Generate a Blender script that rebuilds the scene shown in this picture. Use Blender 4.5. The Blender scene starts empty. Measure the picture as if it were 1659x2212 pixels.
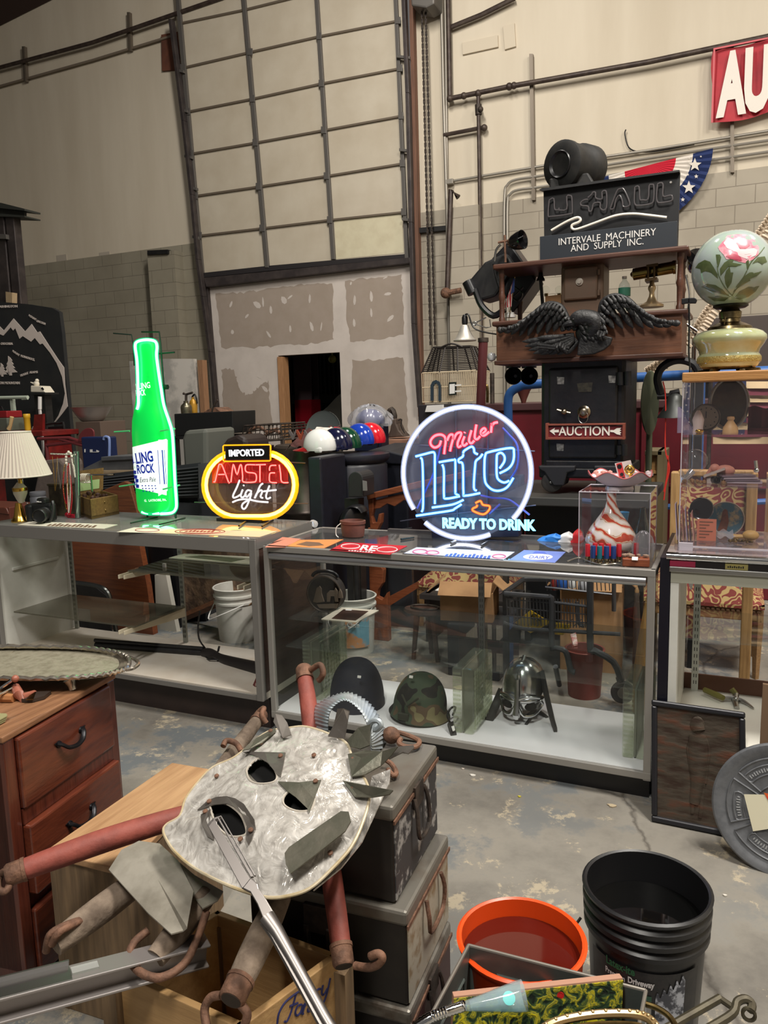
import bpy,bmesh,math,random
from mathutils import Vector as V,Matrix as Mx
random.seed(7)
PI=math.pi
SC=bpy.context.scene
COL=SC.collection
# ---------------------------------------------------------------- camera
W_,H_,FPX=1659,2212,1670.0
CX,CY=829.5,1106.0
EYE=V((0,0,1.6))
_dn=V((320,11400,FPX)).normalized()
_dl=V((-3680,-141,FPX));_dl=(_dl-_dn*_dl.dot(_dn)).normalized()
_X,_Z=-_dl,-_dn
_Y=_Z.cross(_X)
RM=Mx((_X,_Y,_Z))
cam_d=bpy.data.cameras.new('camera');cam=bpy.data.objects.new('camera',cam_d);COL.objects.link(cam)
cam_d.sensor_fit='HORIZONTAL';cam_d.sensor_width=36.0;cam_d.lens=FPX/W_*36.0
cam_d.clip_start=0.05;cam_d.clip_end=100
_r,_d,_f=RM.col[0],RM.col[1],RM.col[2]
m3=Mx((_r,-_d,-_f)).transposed()
cam.matrix_world=Mx.Translation(EYE)@m3.to_4x4()
SC.camera=cam
# ---------------------------------------------------------------- light
SC.view_settings.view_transform='Standard';SC.view_settings.look='None'
SC.view_settings.gamma=1.0;SC.view_settings.exposure=0.0
try:SC.view_settings.use_curve_mapping=False
except Exception:pass
try:
 SC.cycles.use_denoising=True;SC.cycles.max_bounces=8;SC.cycles.transparent_max_bounces=24
 SC.cycles.sample_clamp_indirect=6.0;SC.cycles.caustics_reflective=False;SC.cycles.caustics_refractive=False
except Exception:pass
wd=bpy.data.worlds.new('hall_air');SC.world=wd;wd.use_nodes=True
wd.node_tree.nodes['Background'].inputs[0].default_value=(1.0,.95,.9,1)
wd.node_tree.nodes['Background'].inputs[1].default_value=0.14
def lamp(name,loc,aim,sx,sy,power,col):
 l=bpy.data.lights.new(name,'AREA');l.shape='RECTANGLE';l.size=sx;l.size_y=sy;l.energy=power;l.color=col
 o=bpy.data.objects.new(name,l);COL.objects.link(o);o.location=loc
 o.rotation_euler=(V(aim)-V(loc)).to_track_quat('-Z','Y').to_euler();return o
WARM=(1.0,.95,.87)
lamp('high_bay_light',(1.2,2.2,6.8),(.6,3.6,0),.25,1.6,270,WARM)
lamp('high_bay_light',(2.1,2.2,6.8),(1.6,3.6,0),.25,1.6,270,WARM)
lamp('high_bay_light',(-.6,-1.6,6.6),(-1.2,1.2,0),.5,1.6,290,WARM)
lamp('high_bay_light',(2.6,6.2,7.0),(1.8,9.5,2.5),.4,1.6,130,WARM)
lamp('high_bay_light',(-2.6,5.2,7.4),(-5.4,9.8,2.0),.5,1.8,260,WARM)
# ---------------------------------------------------------------- geometry helpers
def ray(px,py):return RM@V((px-CX,py-CY,FPX))
def at(px,py,Y=None,Z=None,X=None):
 d=ray(px,py)
 t=(X/d.x)if X is not None else(Y/d.y)if Y is not None else((Z-EYE.z)/d.z)
 return EYE+d*t
def onp(px,py,p0,n):
 d=ray(px,py);t=(V(p0)-EYE).dot(n)/d.dot(n);return EYE+d*t
def mpp(p):return(V(p)-EYE).dot(_f)/FPX
def smooth(pts,n=5,closed=False):
 P=[V(p)for p in pts];N=len(P);out=[]
 if N<3:return P
 for i in range(N if closed else N-1):
  a,b,c,d=(P[(i-1)%N],P[i],P[(i+1)%N],P[(i+2)%N])if closed else(P[max(i-1,0)],P[i],P[i+1],P[min(i+2,N-1)])
  for k in range(n):
   t=k/n
   out.append(.5*((2*b)+(c-a)*t+(2*a-5*b+4*c-d)*t*t+(3*b-3*c+d-a)*t**3))
 if not closed:out.append(P[-1])
 return out
def basis(z,up=None):
 z=V(z).normalized();up=V(up)if up else(V((0,0,1))if abs(z.z)<.95 else V((0,1,0)))
 x=up.cross(z).normalized();y=z.cross(x);return Mx((x,y,z)).transposed()
def rotz(a):return Mx.Rotation(a,3,'Z')
I3=Mx.Identity(3)
class B:
 def __init__(s):s.v=[];s.f=[];s.sm=[]
 def add(s,vs,fs,sm=False):
  o=len(s.v);s.v+=[V(x)for x in vs];s.f+=[tuple(i+o for i in f)for f in fs];s.sm+=[sm]*len(fs);return s
 def box(s,a,b):
  (x0,y0,z0),(x1,y1,z1)=a,b
  x0,x1=min(x0,x1),max(x0,x1);y0,y1=min(y0,y1),max(y0,y1);z0,z1=min(z0,z1),max(z0,z1)
  return s.add([(x0,y0,z0),(x1,y0,z0),(x1,y1,z0),(x0,y1,z0),(x0,y0,z1),(x1,y0,z1),(x1,y1,z1),(x0,y1,z1)],[(3,2,1,0),(4,5,6,7),(0,1,5,4),(1,2,6,5),(2,3,7,6),(3,0,4,7)])
 def obox(s,c,sz,M=I3):
  o=len(s.v);h=V(sz)*.5;s.box(-h,h)
  for i in range(o,len(s.v)):s.v[i]=V(c)+M@s.v[i]
  return s
 def tube(s,pts,r,n=8,closed=False,sx=1.0,up=None):
  P=[V(p)for p in pts];N=len(P)
  R=r if isinstance(r,(list,tuple))else[r]*N
  if len(R)!=N:R=[R[0]+(R[-1]-R[0])*i/(N-1)for i in range(N)]
  vs=[];fs=[];x=None
  for i in range(N):
   t=(P[(i+1)%N]-P[i-1])if closed else(P[min(i+1,N-1)]-P[max(i-1,0)])
   if t.length<1e-9:t=V((0,0,1))
   t.normalize()
   if x is None:
    u=V(up)if up else(V((0,0,1))if abs(t.z)<.9 else V((1,0,0)))
    x=u.cross(t).normalized()
   else:
    x=x-t*x.dot(t);x=x.normalized()if x.length>1e-6 else basis(t).col[0]
   y=t.cross(x)
   for k in range(n):
    a=2*PI*k/n;vs.append(P[i]+x*(math.cos(a)*R[i]*sx)+y*(math.sin(a)*R[i]))
  for i in range(N if closed else N-1):
   j=(i+1)%N
   for k in range(n):fs.append((i*n+k,i*n+(k+1)%n,j*n+(k+1)%n,j*n+k))
  if not closed:fs+=[tuple(range(n))[::-1],tuple((N-1)*n+k for k in range(n))]
  return s.add(vs,fs,True)
 def rod(s,a,b,r,n=10):return s.tube([a,b],r,n)
 def lathe(s,prof,o=(0,0,0),M=I3,n=28,a0=0.0,a1=2*PI,sq=1.0):
  full=a1-a0>2*PI-1e-4;k=n if full else n+1;o=V(o);vs=[];fs=[]
  R=[]
  for r,z in prof:
   if r<1e-5:R.append([len(vs)]*k);vs.append(o+M@V((0,0,z)));continue
   R.append(list(range(len(vs),len(vs)+k)))
   for i in range(k):
    a=a0+(a1-a0)*i/n;vs.append(o+M@V((r*math.cos(a),r*math.sin(a)*sq,z)))
  for j in range(len(prof)-1):
   for i in range(n):
    i2=(i+1)%k;f=[]
    for q in(R[j][i],R[j][i2],R[j+1][i2],R[j+1][i]):
     if q not in f:f.append(q)
    if len(f)>2:fs.append(tuple(f))
  if full:
   if prof[0][0]>1e-5:fs.append(tuple(R[0][::-1]))
   if prof[-1][0]>1e-5:fs.append(tuple(R[-1]))
  return s.add(vs,fs,True)
 def prism(s,pts,ext):
  n=len(pts);e=V(ext);P=[V(p)for p in pts]
  return s.add(P+[p+e for p in P],[tuple(range(n)),tuple(range(2*n-1,n-1,-1))]+[(i,i+n,(i+1)%n+n,(i+1)%n)for i in range(n)])
 def ball(s,c,r,M=I3,n=14):
  r=(r,r,r)if not isinstance(r,(tuple,list))else r;vs=[];fs=[];m=n//2
  for j in range(m+1):
   b=-PI/2+PI*j/m
   for i in range(n):
    a=2*PI*i/n;vs.append(V(c)+M@V((r[0]*math.cos(b)*math.cos(a),r[1]*math.cos(b)*math.sin(a),r[2]*math.sin(b))))
  for j in range(m):
   for i in range(n):fs.append((j*n+i,j*n+(i+1)%n,(j+1)*n+(i+1)%n,(j+1)*n+i))
  return s.add(vs,fs,True)
 def grid(s,fn,nu,nv,sm=True,back=None):
  k=nv+1;vs=[fn(i/nu,j/nv)for i in range(nu+1)for j in range(k)]
  fs=[(i*k+j,(i+1)*k+j,(i+1)*k+j+1,i*k+j+1)for i in range(nu)for j in range(nv)]
  return s.add(vs,fs,sm)
 def text(s,body,o,u,v,w,h,ext=.002,bold=0.0,shear=0.0,n=None):
  cu=bpy.data.curves.new('lettering','FONT');cu.body=body;cu.size=1;cu.offset=bold;cu.shear=shear;cu.resolution_u=3
  ob=bpy.data.objects.new('lettering',cu);me=bpy.data.meshes.new_from_object(ob)
  u,v=V(u).normalized(),V(v).normalized();nn=V(n)if n else u.cross(v)
  xs=[q.co.x for q in me.vertices];ys=[q.co.y for q in me.vertices]
  if not xs:return s
  x0,x1,y0,y1=min(xs),max(xs),min(ys),max(ys)
  vs=[V(o)+u*((q.co.x-x0)/max(x1-x0,1e-6)*w)+v*((q.co.y-y0)/max(y1-y0,1e-6)*h)for q in me.vertices]
  fs=[tuple(p.vertices)for p in me.polygons];N=len(vs)
  cnt={}
  for p in fs:
   for a,b in zip(p,p[1:]+p[:1]):cnt[(a,b)]=1
  side=[(a,b,b+N,a+N)for(a,b)in cnt if(b,a)not in cnt]
  s.add([q+nn*ext for q in vs]+vs,fs+[(q[1],q[0],q[3],q[2])for q in side])
  bpy.data.objects.remove(ob);bpy.data.meshes.remove(me);bpy.data.curves.remove(cu);return s
        # pixel-measured shapes on a plane at depth Y
 def ppoly(s,pts,Y,depth):return s.prism([at(x,y,Y=Y)for x,y in pts],(0,depth,0))
 def ptube(s,pts,Y,r,n=8,sm=0,closed=False):
  P=[at(p[0],p[1],Y=(p[2]if len(p)>2 else Y))for p in pts]
  if sm:P=smooth(P,sm,closed)
  return s.tube(P,r,n,closed)
 def plathe(s,ax,prof,Y,n=28,**k):
  m=prof[len(prof)//2];c=at(ax,m[1],Y=Y);q=mpp(c)
  return s.lathe([(w*q,at(ax,y,Y=Y).z)for w,y in prof],(c.x,Y,0),n=n,**k)
 def pbox(s,x0,y0,x1,y1,Y,depth):
  a,b=at(x0,y1,Y=Y),at(x1,y0,Y=Y);return s.box((a.x,Y,a.z),(b.x,Y+depth,b.z))
 def ptext(s,body,p0,p1,hpx,Y,ext=.002,bold=0.0,shear=0.0):
  a,b=at(*p0,Y=Y),at(*p1,Y=Y);u=b-a;w=u.length;u.normalize()
  return s.text(body,a,u,V((-u.z,0,u.x)),w,hpx*mpp(a),ext,bold,shear,n=(0,-1,0))
def mesh(name,b,mat,bev=0.0,sub=0):
 me=bpy.data.meshes.new(name);me.from_pydata([tuple(x)for x in b.v],[],b.f)
 for p,q in zip(me.polygons,b.sm):p.use_smooth=q
 me.update()
 bm=bmesh.new();bm.from_mesh(me);bmesh.ops.recalc_face_normals(bm,faces=bm.faces);bm.to_mesh(me);bm.free()
 me.materials.append(mat)
 o=bpy.data.objects.new(name,me);COL.objects.link(o)
 if any(b.sm):
  try:me.set_sharp_from_angle(angle=math.radians(42))
  except Exception:pass
 if bev:
  m=o.modifiers.new('soft','BEVEL');m.width=bev;m.segments=2;m.limit_method='ANGLE';m.angle_limit=math.radians(40)
 if sub:
  m=o.modifiers.new('round','SUBSURF');m.levels=sub;m.render_levels=sub
 return o
SPLIT=set('fitting star talons label_print foot foot_wire bracket polished_edge white_ring pink_print standoff leg shelf_bracket notes bead wire_bracket white_mark white_marks clasp stand_rod eye_opening spectacle_guard relief hinge foot handle frame rail stripe_bar relief_figure jaw housing slotted_jaw dark_dot'.split())
def pieces(b):
 par=list(range(len(b.v)))
 def fd(i):
  while par[i]!=i:par[i]=par[par[i]];i=par[i]
  return i
 for f in b.f:
  for k in f[1:]:par[fd(k)]=fd(f[0])
 G={}
 for f,q in zip(b.f,b.sm):G.setdefault(fd(f[0]),[]).append((f,q))
 out=[]
 for L in G.values():
  c=B();mp={}
  for f,q in L:
   for i in f:
    if i not in mp:mp[i]=len(c.v);c.v.append(b.v[i])
   c.f.append(tuple(mp[i]for i in f));c.sm.append(q)
  out.append(c)
 return out
class T:
 """a thing: an Empty at its base, parts given in world coordinates"""
 def __init__(s,name,label,cat,loc=(0,0,0),group=None,kind=None):
  s.o=bpy.data.objects.new(name,None);COL.objects.link(s.o);s.o.empty_display_size=.05
  s.loc=V(loc);s.o.location=s.loc
  if kind:s.o['kind']=kind
  s.o['label']=label;s.o['category']=cat
  if group:s.o['group']=group
 def p(s,name,b,mat,bev=0.0,parent=None,label=None,sub=0):
  if name in SPLIT:
   Q=pieces(b)
   if len(Q)>1:return[s.p1(name,q,mat,bev,parent,label,sub)for q in Q][0]
  return s.p1(name,b,mat,bev,parent,label,sub)
 def p1(s,name,b,mat,bev=0.0,parent=None,label=None,sub=0):
  b.v=[x-s.loc for x in b.v]
  o=mesh(name,b,mat,bev,sub);o.parent=parent or s.o
  if label:o['label']=label
  return o
def one(name,label,cat,b,mat,bev=0.0,group=None,kind=None,sub=0):
 o=mesh(name,b,mat,bev,sub);c=V((0,0,0))
 xs=o.data.vertices
 if len(xs):
  c=V(((min(q.co.x for q in xs)+max(q.co.x for q in xs))/2,(min(q.co.y for q in xs)+max(q.co.y for q in xs))/2,min(q.co.z for q in xs)))
  o.data.transform(Mx.Translation(-c));o.location=c
 if label:o['label']=label
 if cat:o['category']=cat
 if group:o['group']=group
 if kind:o['kind']=kind
 return o
def struct(name,b,mat,bev=0.0,label=None,cat=None):return one(name,label,cat,b,mat,bev,kind='structure')
def dup(root,loc,label=None,rot=None,mats=None):
 r=root.copy();COL.objects.link(r);r.location=loc
 if rot is not None:r.rotation_euler.z=rot
 if label:r['label']=label
 for ch in list(root.children):
  c=ch.copy();COL.objects.link(c);c.parent=r
  if mats and ch.name.split('.')[0]in mats:
   c.data=ch.data.copy();c.data.materials[0]=mats[ch.name.split('.')[0]]
  for g in list(ch.children):
   d=g.copy();COL.objects.link(d);d.parent=c
 return r
    # ---------------------------------------------------------------- materials
def lin(c):
 f=lambda x:x/12.92 if x<=.04045 else((x+.055)/1.055)**2.4
 return tuple(f(x/255)for x in c)+(1,)
_mc={}
def mat(key,col,rough=.6,metal=0.0,col2=None,scale=8.0,lo=.4,hi=.65,bump=0.0,bscale=None,stretch=(1,1,1),emit=0.0,ecol=None,coat=0.0,detail=5,spec=None,trans=0.0):
 if key in _mc:return _mc[key]
 m=bpy.data.materials.new(key);m.use_nodes=True;nt=m.node_tree;N=nt.nodes;L=nt.links
 bs=N['Principled BSDF'];bs.inputs['Base Color'].default_value=lin(col);bs.inputs['Roughness'].default_value=rough;bs.inputs['Metallic'].default_value=metal
 if coat:bs.inputs['Coat Weight'].default_value=coat;bs.inputs['Coat Roughness'].default_value=.08
 if spec is not None:bs.inputs['Specular IOR Level'].default_value=spec
 if trans:bs.inputs['Transmission Weight'].default_value=trans
 if emit:bs.inputs['Emission Color'].default_value=lin(ecol or col);bs.inputs['Emission Strength'].default_value=emit
 if col2 or bump:
  tc=N.new('ShaderNodeTexCoord');mp=N.new('ShaderNodeMapping');mp.inputs['Scale'].default_value=stretch
  L.new(tc.outputs['Object'],mp.inputs[0])
 if col2:
  nz=N.new('ShaderNodeTexNoise');nz.inputs['Scale'].default_value=scale;nz.inputs['Detail'].default_value=detail;nz.inputs['Roughness'].default_value=.6
  L.new(mp.outputs[0],nz.inputs[0]);rp=N.new('ShaderNodeValToRGB');L.new(nz.outputs[0],rp.inputs[0])
  rp.color_ramp.elements[0].position=lo;rp.color_ramp.elements[1].position=hi
  rp.color_ramp.elements[0].color=lin(col);rp.color_ramp.elements[1].color=lin(col2)
  L.new(rp.outputs[0],bs.inputs['Base Color'])
 if bump:
  n2=N.new('ShaderNodeTexNoise');n2.inputs['Scale'].default_value=bscale or scale*3;n2.inputs['Detail'].default_value=4
  L.new(mp.outputs[0],n2.inputs[0]);bp=N.new('ShaderNodeBump');bp.inputs['Strength'].default_value=bump;bp.inputs['Distance'].default_value=.01
  L.new(n2.outputs[0],bp.inputs['Height']);L.new(bp.outputs[0],bs.inputs['Normal'])
 _mc[key]=m;return m
def glow(key,col,strength):
 m=bpy.data.materials.new(key);m.use_nodes=True;nt=m.node_tree;nt.nodes.clear()
 e=nt.nodes.new('ShaderNodeEmission');e.inputs[0].default_value=tuple(col)+(1,);e.inputs[1].default_value=strength
 o=nt.nodes.new('ShaderNodeOutputMaterial');nt.links.new(e.outputs[0],o.inputs[0]);return m
def pane(key,tint=(1,1,1),ior=1.45,haze=0.0,hcol=(1,1,1),rough=.02):
 """clear sheet glass or acrylic: see-through with a Fresnel reflection and a little surface dust"""
 m=bpy.data.materials.new(key);m.use_nodes=True;nt=m.node_tree;N=nt.nodes;L=nt.links;N.clear()
 t=N.new('ShaderNodeBsdfTransparent');t.inputs[0].default_value=tuple(tint)+(1,)
 g=N.new('ShaderNodeBsdfGlossy');g.inputs['Roughness'].default_value=rough;g.inputs[0].default_value=(1,1,1,1)
 d=N.new('ShaderNodeBsdfDiffuse');d.inputs[0].default_value=tuple(hcol)+(1,)
 fr=N.new('ShaderNodeFresnel');fr.inputs[0].default_value=ior
 a=N.new('ShaderNodeMixShader');a.inputs[0].default_value=haze;L.new(t.outputs[0],a.inputs[1]);L.new(d.outputs[0],a.inputs[2])
 b=N.new('ShaderNodeMixShader');ge=N.new('ShaderNodeNewGeometry');iv=N.new('ShaderNodeMath');iv.operation='SUBTRACT';iv.inputs[0].default_value=1;L.new(ge.outputs['Backfacing'],iv.inputs[1])
 mu=N.new('ShaderNodeMath');mu.operation='MULTIPLY';L.new(fr.outputs[0],mu.inputs[0]);L.new(iv.outputs[0],mu.inputs[1])
 L.new(mu.outputs[0],b.inputs[0]);L.new(a.outputs[0],b.inputs[1]);L.new(g.outputs[0],b.inputs[2])
 o=N.new('ShaderNodeOutputMaterial');L.new(b.outputs[0],o.inputs[0]);return m
def wood(key,c1,c2,axis='X',rough=.45,scale=6,coat=0.0):
 st={'X':(1,14,14),'Y':(14,1,14),'Z':(14,14,1)}[axis]
 return mat(key,c1,rough,0,c2,scale,.35,.7,.12,scale*3,st,coat=coat)
blk=mat('black_metal',(22,22,24),.45,0,(34,33,33),20)
blkp=mat('black_plastic',(17,17,20),.35)
steel=mat('brushed_steel',(170,170,168),.3,1.0)
alu=mat('aluminium_trim',(158,155,150),.38,.45)
chrome=mat('chrome',(215,215,215),.1,1.0)
brass=mat('aged_brass',(150,128,82),.28,1.0,(110,92,58),25)
gold=mat('gold',(212,170,80),.22,1.0)
rust=mat('rusty_iron',(92,66,52),.75,.2,(132,96,76),30,bump=.4,bscale=60)
dkiron=mat('dark_iron',(48,42,38),.6,.35,(78,66,58),25,bump=.2)
white=mat('white_paint',(225,223,220),.5)
cream=mat('cream_paper',(226,218,200),.7)
redp=mat('red_paint',(168,30,34),.35)
pipem=mat('dark_pipe',(58,46,42),.5,.3,(78,66,58),12)
galv=mat('galvanised',(150,146,138),.4,.7,(118,114,106),14)
card=mat('cardboard',(168,128,88),.85,0,(150,112,76),6)
clear=pane('clear_glass',(.96,.975,.965),1.45)
smoke=pane('smoked_glass',(.45,.45,.40),1.45,.3,(.26,.24,.18))
acryl=pane('clear_acrylic',(.985,.98,.99),1.4,.012,(.8,.78,.85))
# ================================================================ the hall
WY=10.0
def nodemat(key,fn):
 m=bpy.data.materials.new(key);m.use_nodes=True;fn(m.node_tree,m.node_tree.nodes['Principled BSDF']);return m
def _floor(nt,bs):
 N,L=nt.nodes,nt.links;tc=N.new('ShaderNodeTexCoord')
 def nz(s,d=6,r=.6):
  n=N.new('ShaderNodeTexNoise');n.inputs['Scale'].default_value=s;n.inputs['Detail'].default_value=d;n.inputs['Roughness'].default_value=r;L.new(tc.outputs['Object'],n.inputs[0]);return n
 def ramp(src,p):
  r=N.new('ShaderNodeValToRGB');L.new(src,r.inputs[0]);e=r.color_ramp.elements
  e[0].position,e[0].color=p[0][0],p[0][1];e[1].position,e[1].color=p[-1][0],p[-1][1]
  for q in p[1:-1]:
   x=e.new(q[0]);x.color=q[1]
  return r
 base=ramp(nz(1.6,10,.68).outputs[0],[(.3,lin((100,96,90))),(.5,lin((134,129,120))),(.72,lin((152,143,130)))])
 bl=ramp(nz(3.2,10,.72).outputs[0],[(.48,(0,0,0,1)),(.56,(1,1,1,1))])
 bl2=ramp(nz(.8).outputs[0],[(.36,(0,0,0,1)),(.55,(.9,.9,.9,1))])
 mu=N.new('ShaderNodeMath');mu.operation='MULTIPLY';L.new(bl.outputs[0],mu.inputs[0]);L.new(bl2.outputs[0],mu.inputs[1])
 mx=N.new('ShaderNodeMix');mx.data_type='RGBA';L.new(mu.outputs[0],mx.inputs[0]);L.new(base.outputs[0],mx.inputs[6]);mx.inputs[7].default_value=lin((98,104,108))
 ye=ramp(nz(6.5,9,.75).outputs[0],[(.57,(0,0,0,1)),(.61,(.65,.65,.65,1))])
 m2=N.new('ShaderNodeMix');m2.data_type='RGBA';L.new(ye.outputs[0],m2.inputs[0]);L.new(mx.outputs[2],m2.inputs[6]);m2.inputs[7].default_value=lin((186,172,146))
 vo=N.new('ShaderNodeTexVoronoi');vo.feature='DISTANCE_TO_EDGE';vo.inputs['Scale'].default_value=.3
 wv=N.new('ShaderNodeVectorMath');wv.operation='ADD';n3=nz(2.5);sc=N.new('ShaderNodeVectorMath');sc.operation='SCALE';sc.inputs['Scale'].default_value=.22
 L.new(n3.outputs[1],sc.inputs[0]);L.new(tc.outputs['Object'],wv.inputs[0]);L.new(sc.outputs[0],wv.inputs[1]);L.new(wv.outputs[0],vo.inputs['Vector'])
 cr=ramp(vo.outputs[0],[(.0,(.7,.7,.7,1)),(.003,(0,0,0,1))])
 m4=N.new('ShaderNodeMix');m4.data_type='RGBA';L.new(cr.outputs[0],m4.inputs[0]);L.new(m2.outputs[2],m4.inputs[6]);m4.inputs[7].default_value=lin((60,54,48))
 L.new(m4.outputs[2],bs.inputs['Base Color']);bs.inputs['Roughness'].default_value=.55
 bp=N.new('ShaderNodeBump');bp.inputs['Strength'].default_value=.25;bp.inputs['Distance'].default_value=.004;L.new(nz(25).outputs[0],bp.inputs['Height']);L.new(bp.outputs[0],bs.inputs['Normal'])
floor_m=nodemat('worn_concrete',_floor)
def blockmat(key,c1,c2,cm):
 def fn(nt,bs):
  N,L=nt.nodes,nt.links;tc=N.new('ShaderNodeTexCoord');mp=N.new('ShaderNodeMapping');mp.inputs['Rotation'].default_value=(PI/2,0,0)
  L.new(tc.outputs['Object'],mp.inputs[0]);b=N.new('ShaderNodeTexBrick');L.new(mp.outputs[0],b.inputs[0])
  b.inputs['Scale'].default_value=1;b.inputs['Brick Width'].default_value=.406;b.inputs['Row Height'].default_value=.203;b.inputs['Mortar Size'].default_value=.0055;b.inputs['Mortar Smooth'].default_value=.5
  b.inputs[1].default_value=lin(c1);b.inputs[2].default_value=lin(c2);b.inputs[3].default_value=lin(cm)
  nz=N.new('ShaderNodeTexNoise');nz.inputs['Scale'].default_value=1.5;nz.inputs['Detail'].default_value=8;L.new(tc.outputs['Object'],nz.inputs[0])
  mx=N.new('ShaderNodeMix');mx.data_type='RGBA';mx.blend_type='MULTIPLY';mx.inputs[0].default_value=.5;L.new(b.outputs[0],mx.inputs[6])
  rp=N.new('ShaderNodeValToRGB');L.new(nz.outputs[0],rp.inputs[0]);rp.color_ramp.elements[0].color=(.6,.58,.55,1);rp.color_ramp.elements[0].position=.35;rp.color_ramp.elements[1].position=.65
  L.new(rp.outputs[0],mx.inputs[7]);L.new(mx.outputs[2],bs.inputs['Base Color']);bs.inputs['Roughness'].default_value=.9
  bp=N.new('ShaderNodeBump');bp.inputs['Strength'].default_value=.6;bp.inputs['Distance'].default_value=.006;bp.invert=True;L.new(b.outputs[1],bp.inputs['Height']);L.new(bp.outputs[0],bs.inputs['Normal'])
 return nodemat(key,fn)
block_l=blockmat('painted_block_shaded',(150,143,126),(146,139,122),(128,121,106))  # darker copy of the block paint; the weaker light on the left is coloured in
block_r=blockmat('painted_block_tan',(172,163,148),(168,159,144),(140,131,118))
beige=mat('beige_wall_panel',(208,197,178),.85,0,(196,184,164),1.2,.35,.7,stretch=(1.5,1,.25))
roofm=mat('dark_roof_deck',(52,34,30),.8)
drywall=mat('joint_compound',(206,196,188),.9,0,(196,186,178),3)
bare=mat('bare_drywall',(164,150,138),.95,0,(158,144,131),4)
doorm=mat('cream_door_sheet',(196,186,168),.6,0,(182,170,150),1.6,.35,.7,.35,2.2)
doorm2=mat('pale_door_sheet',(208,200,172),.6,0,(198,188,160),5,bump=.2,bscale=3)
stile=mat('grey_door_stile',(104,100,96),.5,.4)
rail=mat('brown_grey_rail',(120,108,94),.5,.4)
frame_dk=mat('dark_steel_frame',(58,52,52),.5,.3,(76,68,66),6)
jamb=mat('raw_wood_jamb',(120,84,66),.75,0,(96,68,54),3,stretch=(8,8,.6))
b=B();b.box((-16,-4,-.1),(5,15,0));struct('floor',b,floor_m)
zb=4.03
b=B();b.box((-16,WY,0),(-7.5,WY+.3,zb));struct('wall_back_left',b,block_l)
b=B();b.box((-4.02,WY,0),(5,WY+.3,zb));struct('wall_back_right',b,block_r)
b=B();b.box((-16,WY+.02,zb),(-7.5,WY+.3,9.6));struct('wall_back_upper_left',b,beige)
b=B();b.box((-4.02,WY+.02,zb),(5,WY+.3,9.6));struct('wall_back_upper_right',b,beige)
b=B();b.box((5,-4,0),(5.2,WY+.3,9.6));struct('wall_right',b,beige)
b=B();b.box((-16.2,-4,0),(-16,WY+.3,9.6));struct('wall_left',b,block_l)
b=B();b.prism([(-16,-4,7.33),(-16,-4,7.53),(-6,-4,8.7),(5,-4,9.2),(5,-4,9.0),(-6,-4,8.47)],(0,WY+4,0));struct('ceiling',b,roofm)
# the drywall partition under the overhead door
PY=WY-.02
xo0,xo1,zo,zp=-6.24,-5.21,2.275,3.40
T_=T('wall_partition','half-taped drywall partition with a rough doorway, under the tall door','wall',(-5.8,PY,0),kind='structure')
b=B();b.prism([(-7.5,PY,0),(-7.5,PY,3.37),(-4.02,PY,3.42),(-4.02,PY,0),(xo1,PY,0),(xo1,PY,zo),(xo0,PY,zo),(xo0,PY,0)],(0,.12,0));T_.p('taped_board',b,drywall)
def ragged(pts,amp,n=16):
 out=[]
 for i,a in enumerate(pts):
  c=pts[(i+1)%len(pts)]
  for k in range(n):
   t=k/n;out.append((a[0]+(c[0]-a[0])*t+random.uniform(-amp,amp)*.6,a[1]+(c[1]-a[1])*t+random.uniform(-amp,amp)))
 return out
b=B()
for q,am in(([(466,636),(520,632),(560,628),(620,618),(672,613),(719,611),(721,680),(719,735),(680,742),(620,746),(560,750),(478,752),(473,700)],3),([(746,606),(800,600),(866,593),(870,640),(873,722),(800,735),(758,738),(748,690)],3),([(762,778),(820,776),(872,773),(878,850),(882,930),(762,945),(757,860)],3),([(478,797),(505,797),(512,820),(520,845),(530,852),(546,848),(556,838),(580,822),(582,860),(588,925),(486,945),(482,860)],3)):
 b.ppoly(ragged(q,am,7),PY-.001,.0008)
T_.p('bare_board_patch',b,bare)
b=B()
for x,y,l,w,a in((499,657,15,5,1.9),(555,658,20,12,.7),(568,652,22,4,1.5),(585,669,18,6,1.5),(613,648,18,12,1.1),(626,642,14,4,-.7),(669,645,20,5,1.6),(533,683,12,5,-.9),(502,717,10,7,1.5),(580,722,18,5,1),(627,710,16,5,1.5),(673,705,22,7,1.3),(694,705,20,3,1.7),(766,648,22,6,1.6),(802,640,24,7,1.5),(837,635,16,7,-.2),(802,675,20,5,1.5),(765,697,18,6,1.5),(843,688,20,8,-.8),(758,612,8,4,1.8),(832,600,12,3,-.5),(572,840,18,8,.8),(560,815,10,4,.4)):
 c,s_=math.cos(a),math.sin(a)
 b.ppoly([(x+c*u*l/2-s_*v*w/2,y+s_*u*l/2+c*v*w/2)for u,v in((-1,.2),(-.4,.8),(.4,1),(1,.4),(.9,-.5),(.2,-1),(-.6,-.7))],PY-.0025,.001)
T_.p('compound_dab',b,drywall)
b=B();b.box((xo0,PY-.03,0),(xo0+.09,PY+.14,zo-.02));struct('trim_1',b,wood('pine_stud',(176,132,92),(150,106,70),'Z',.7),.004)
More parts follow.
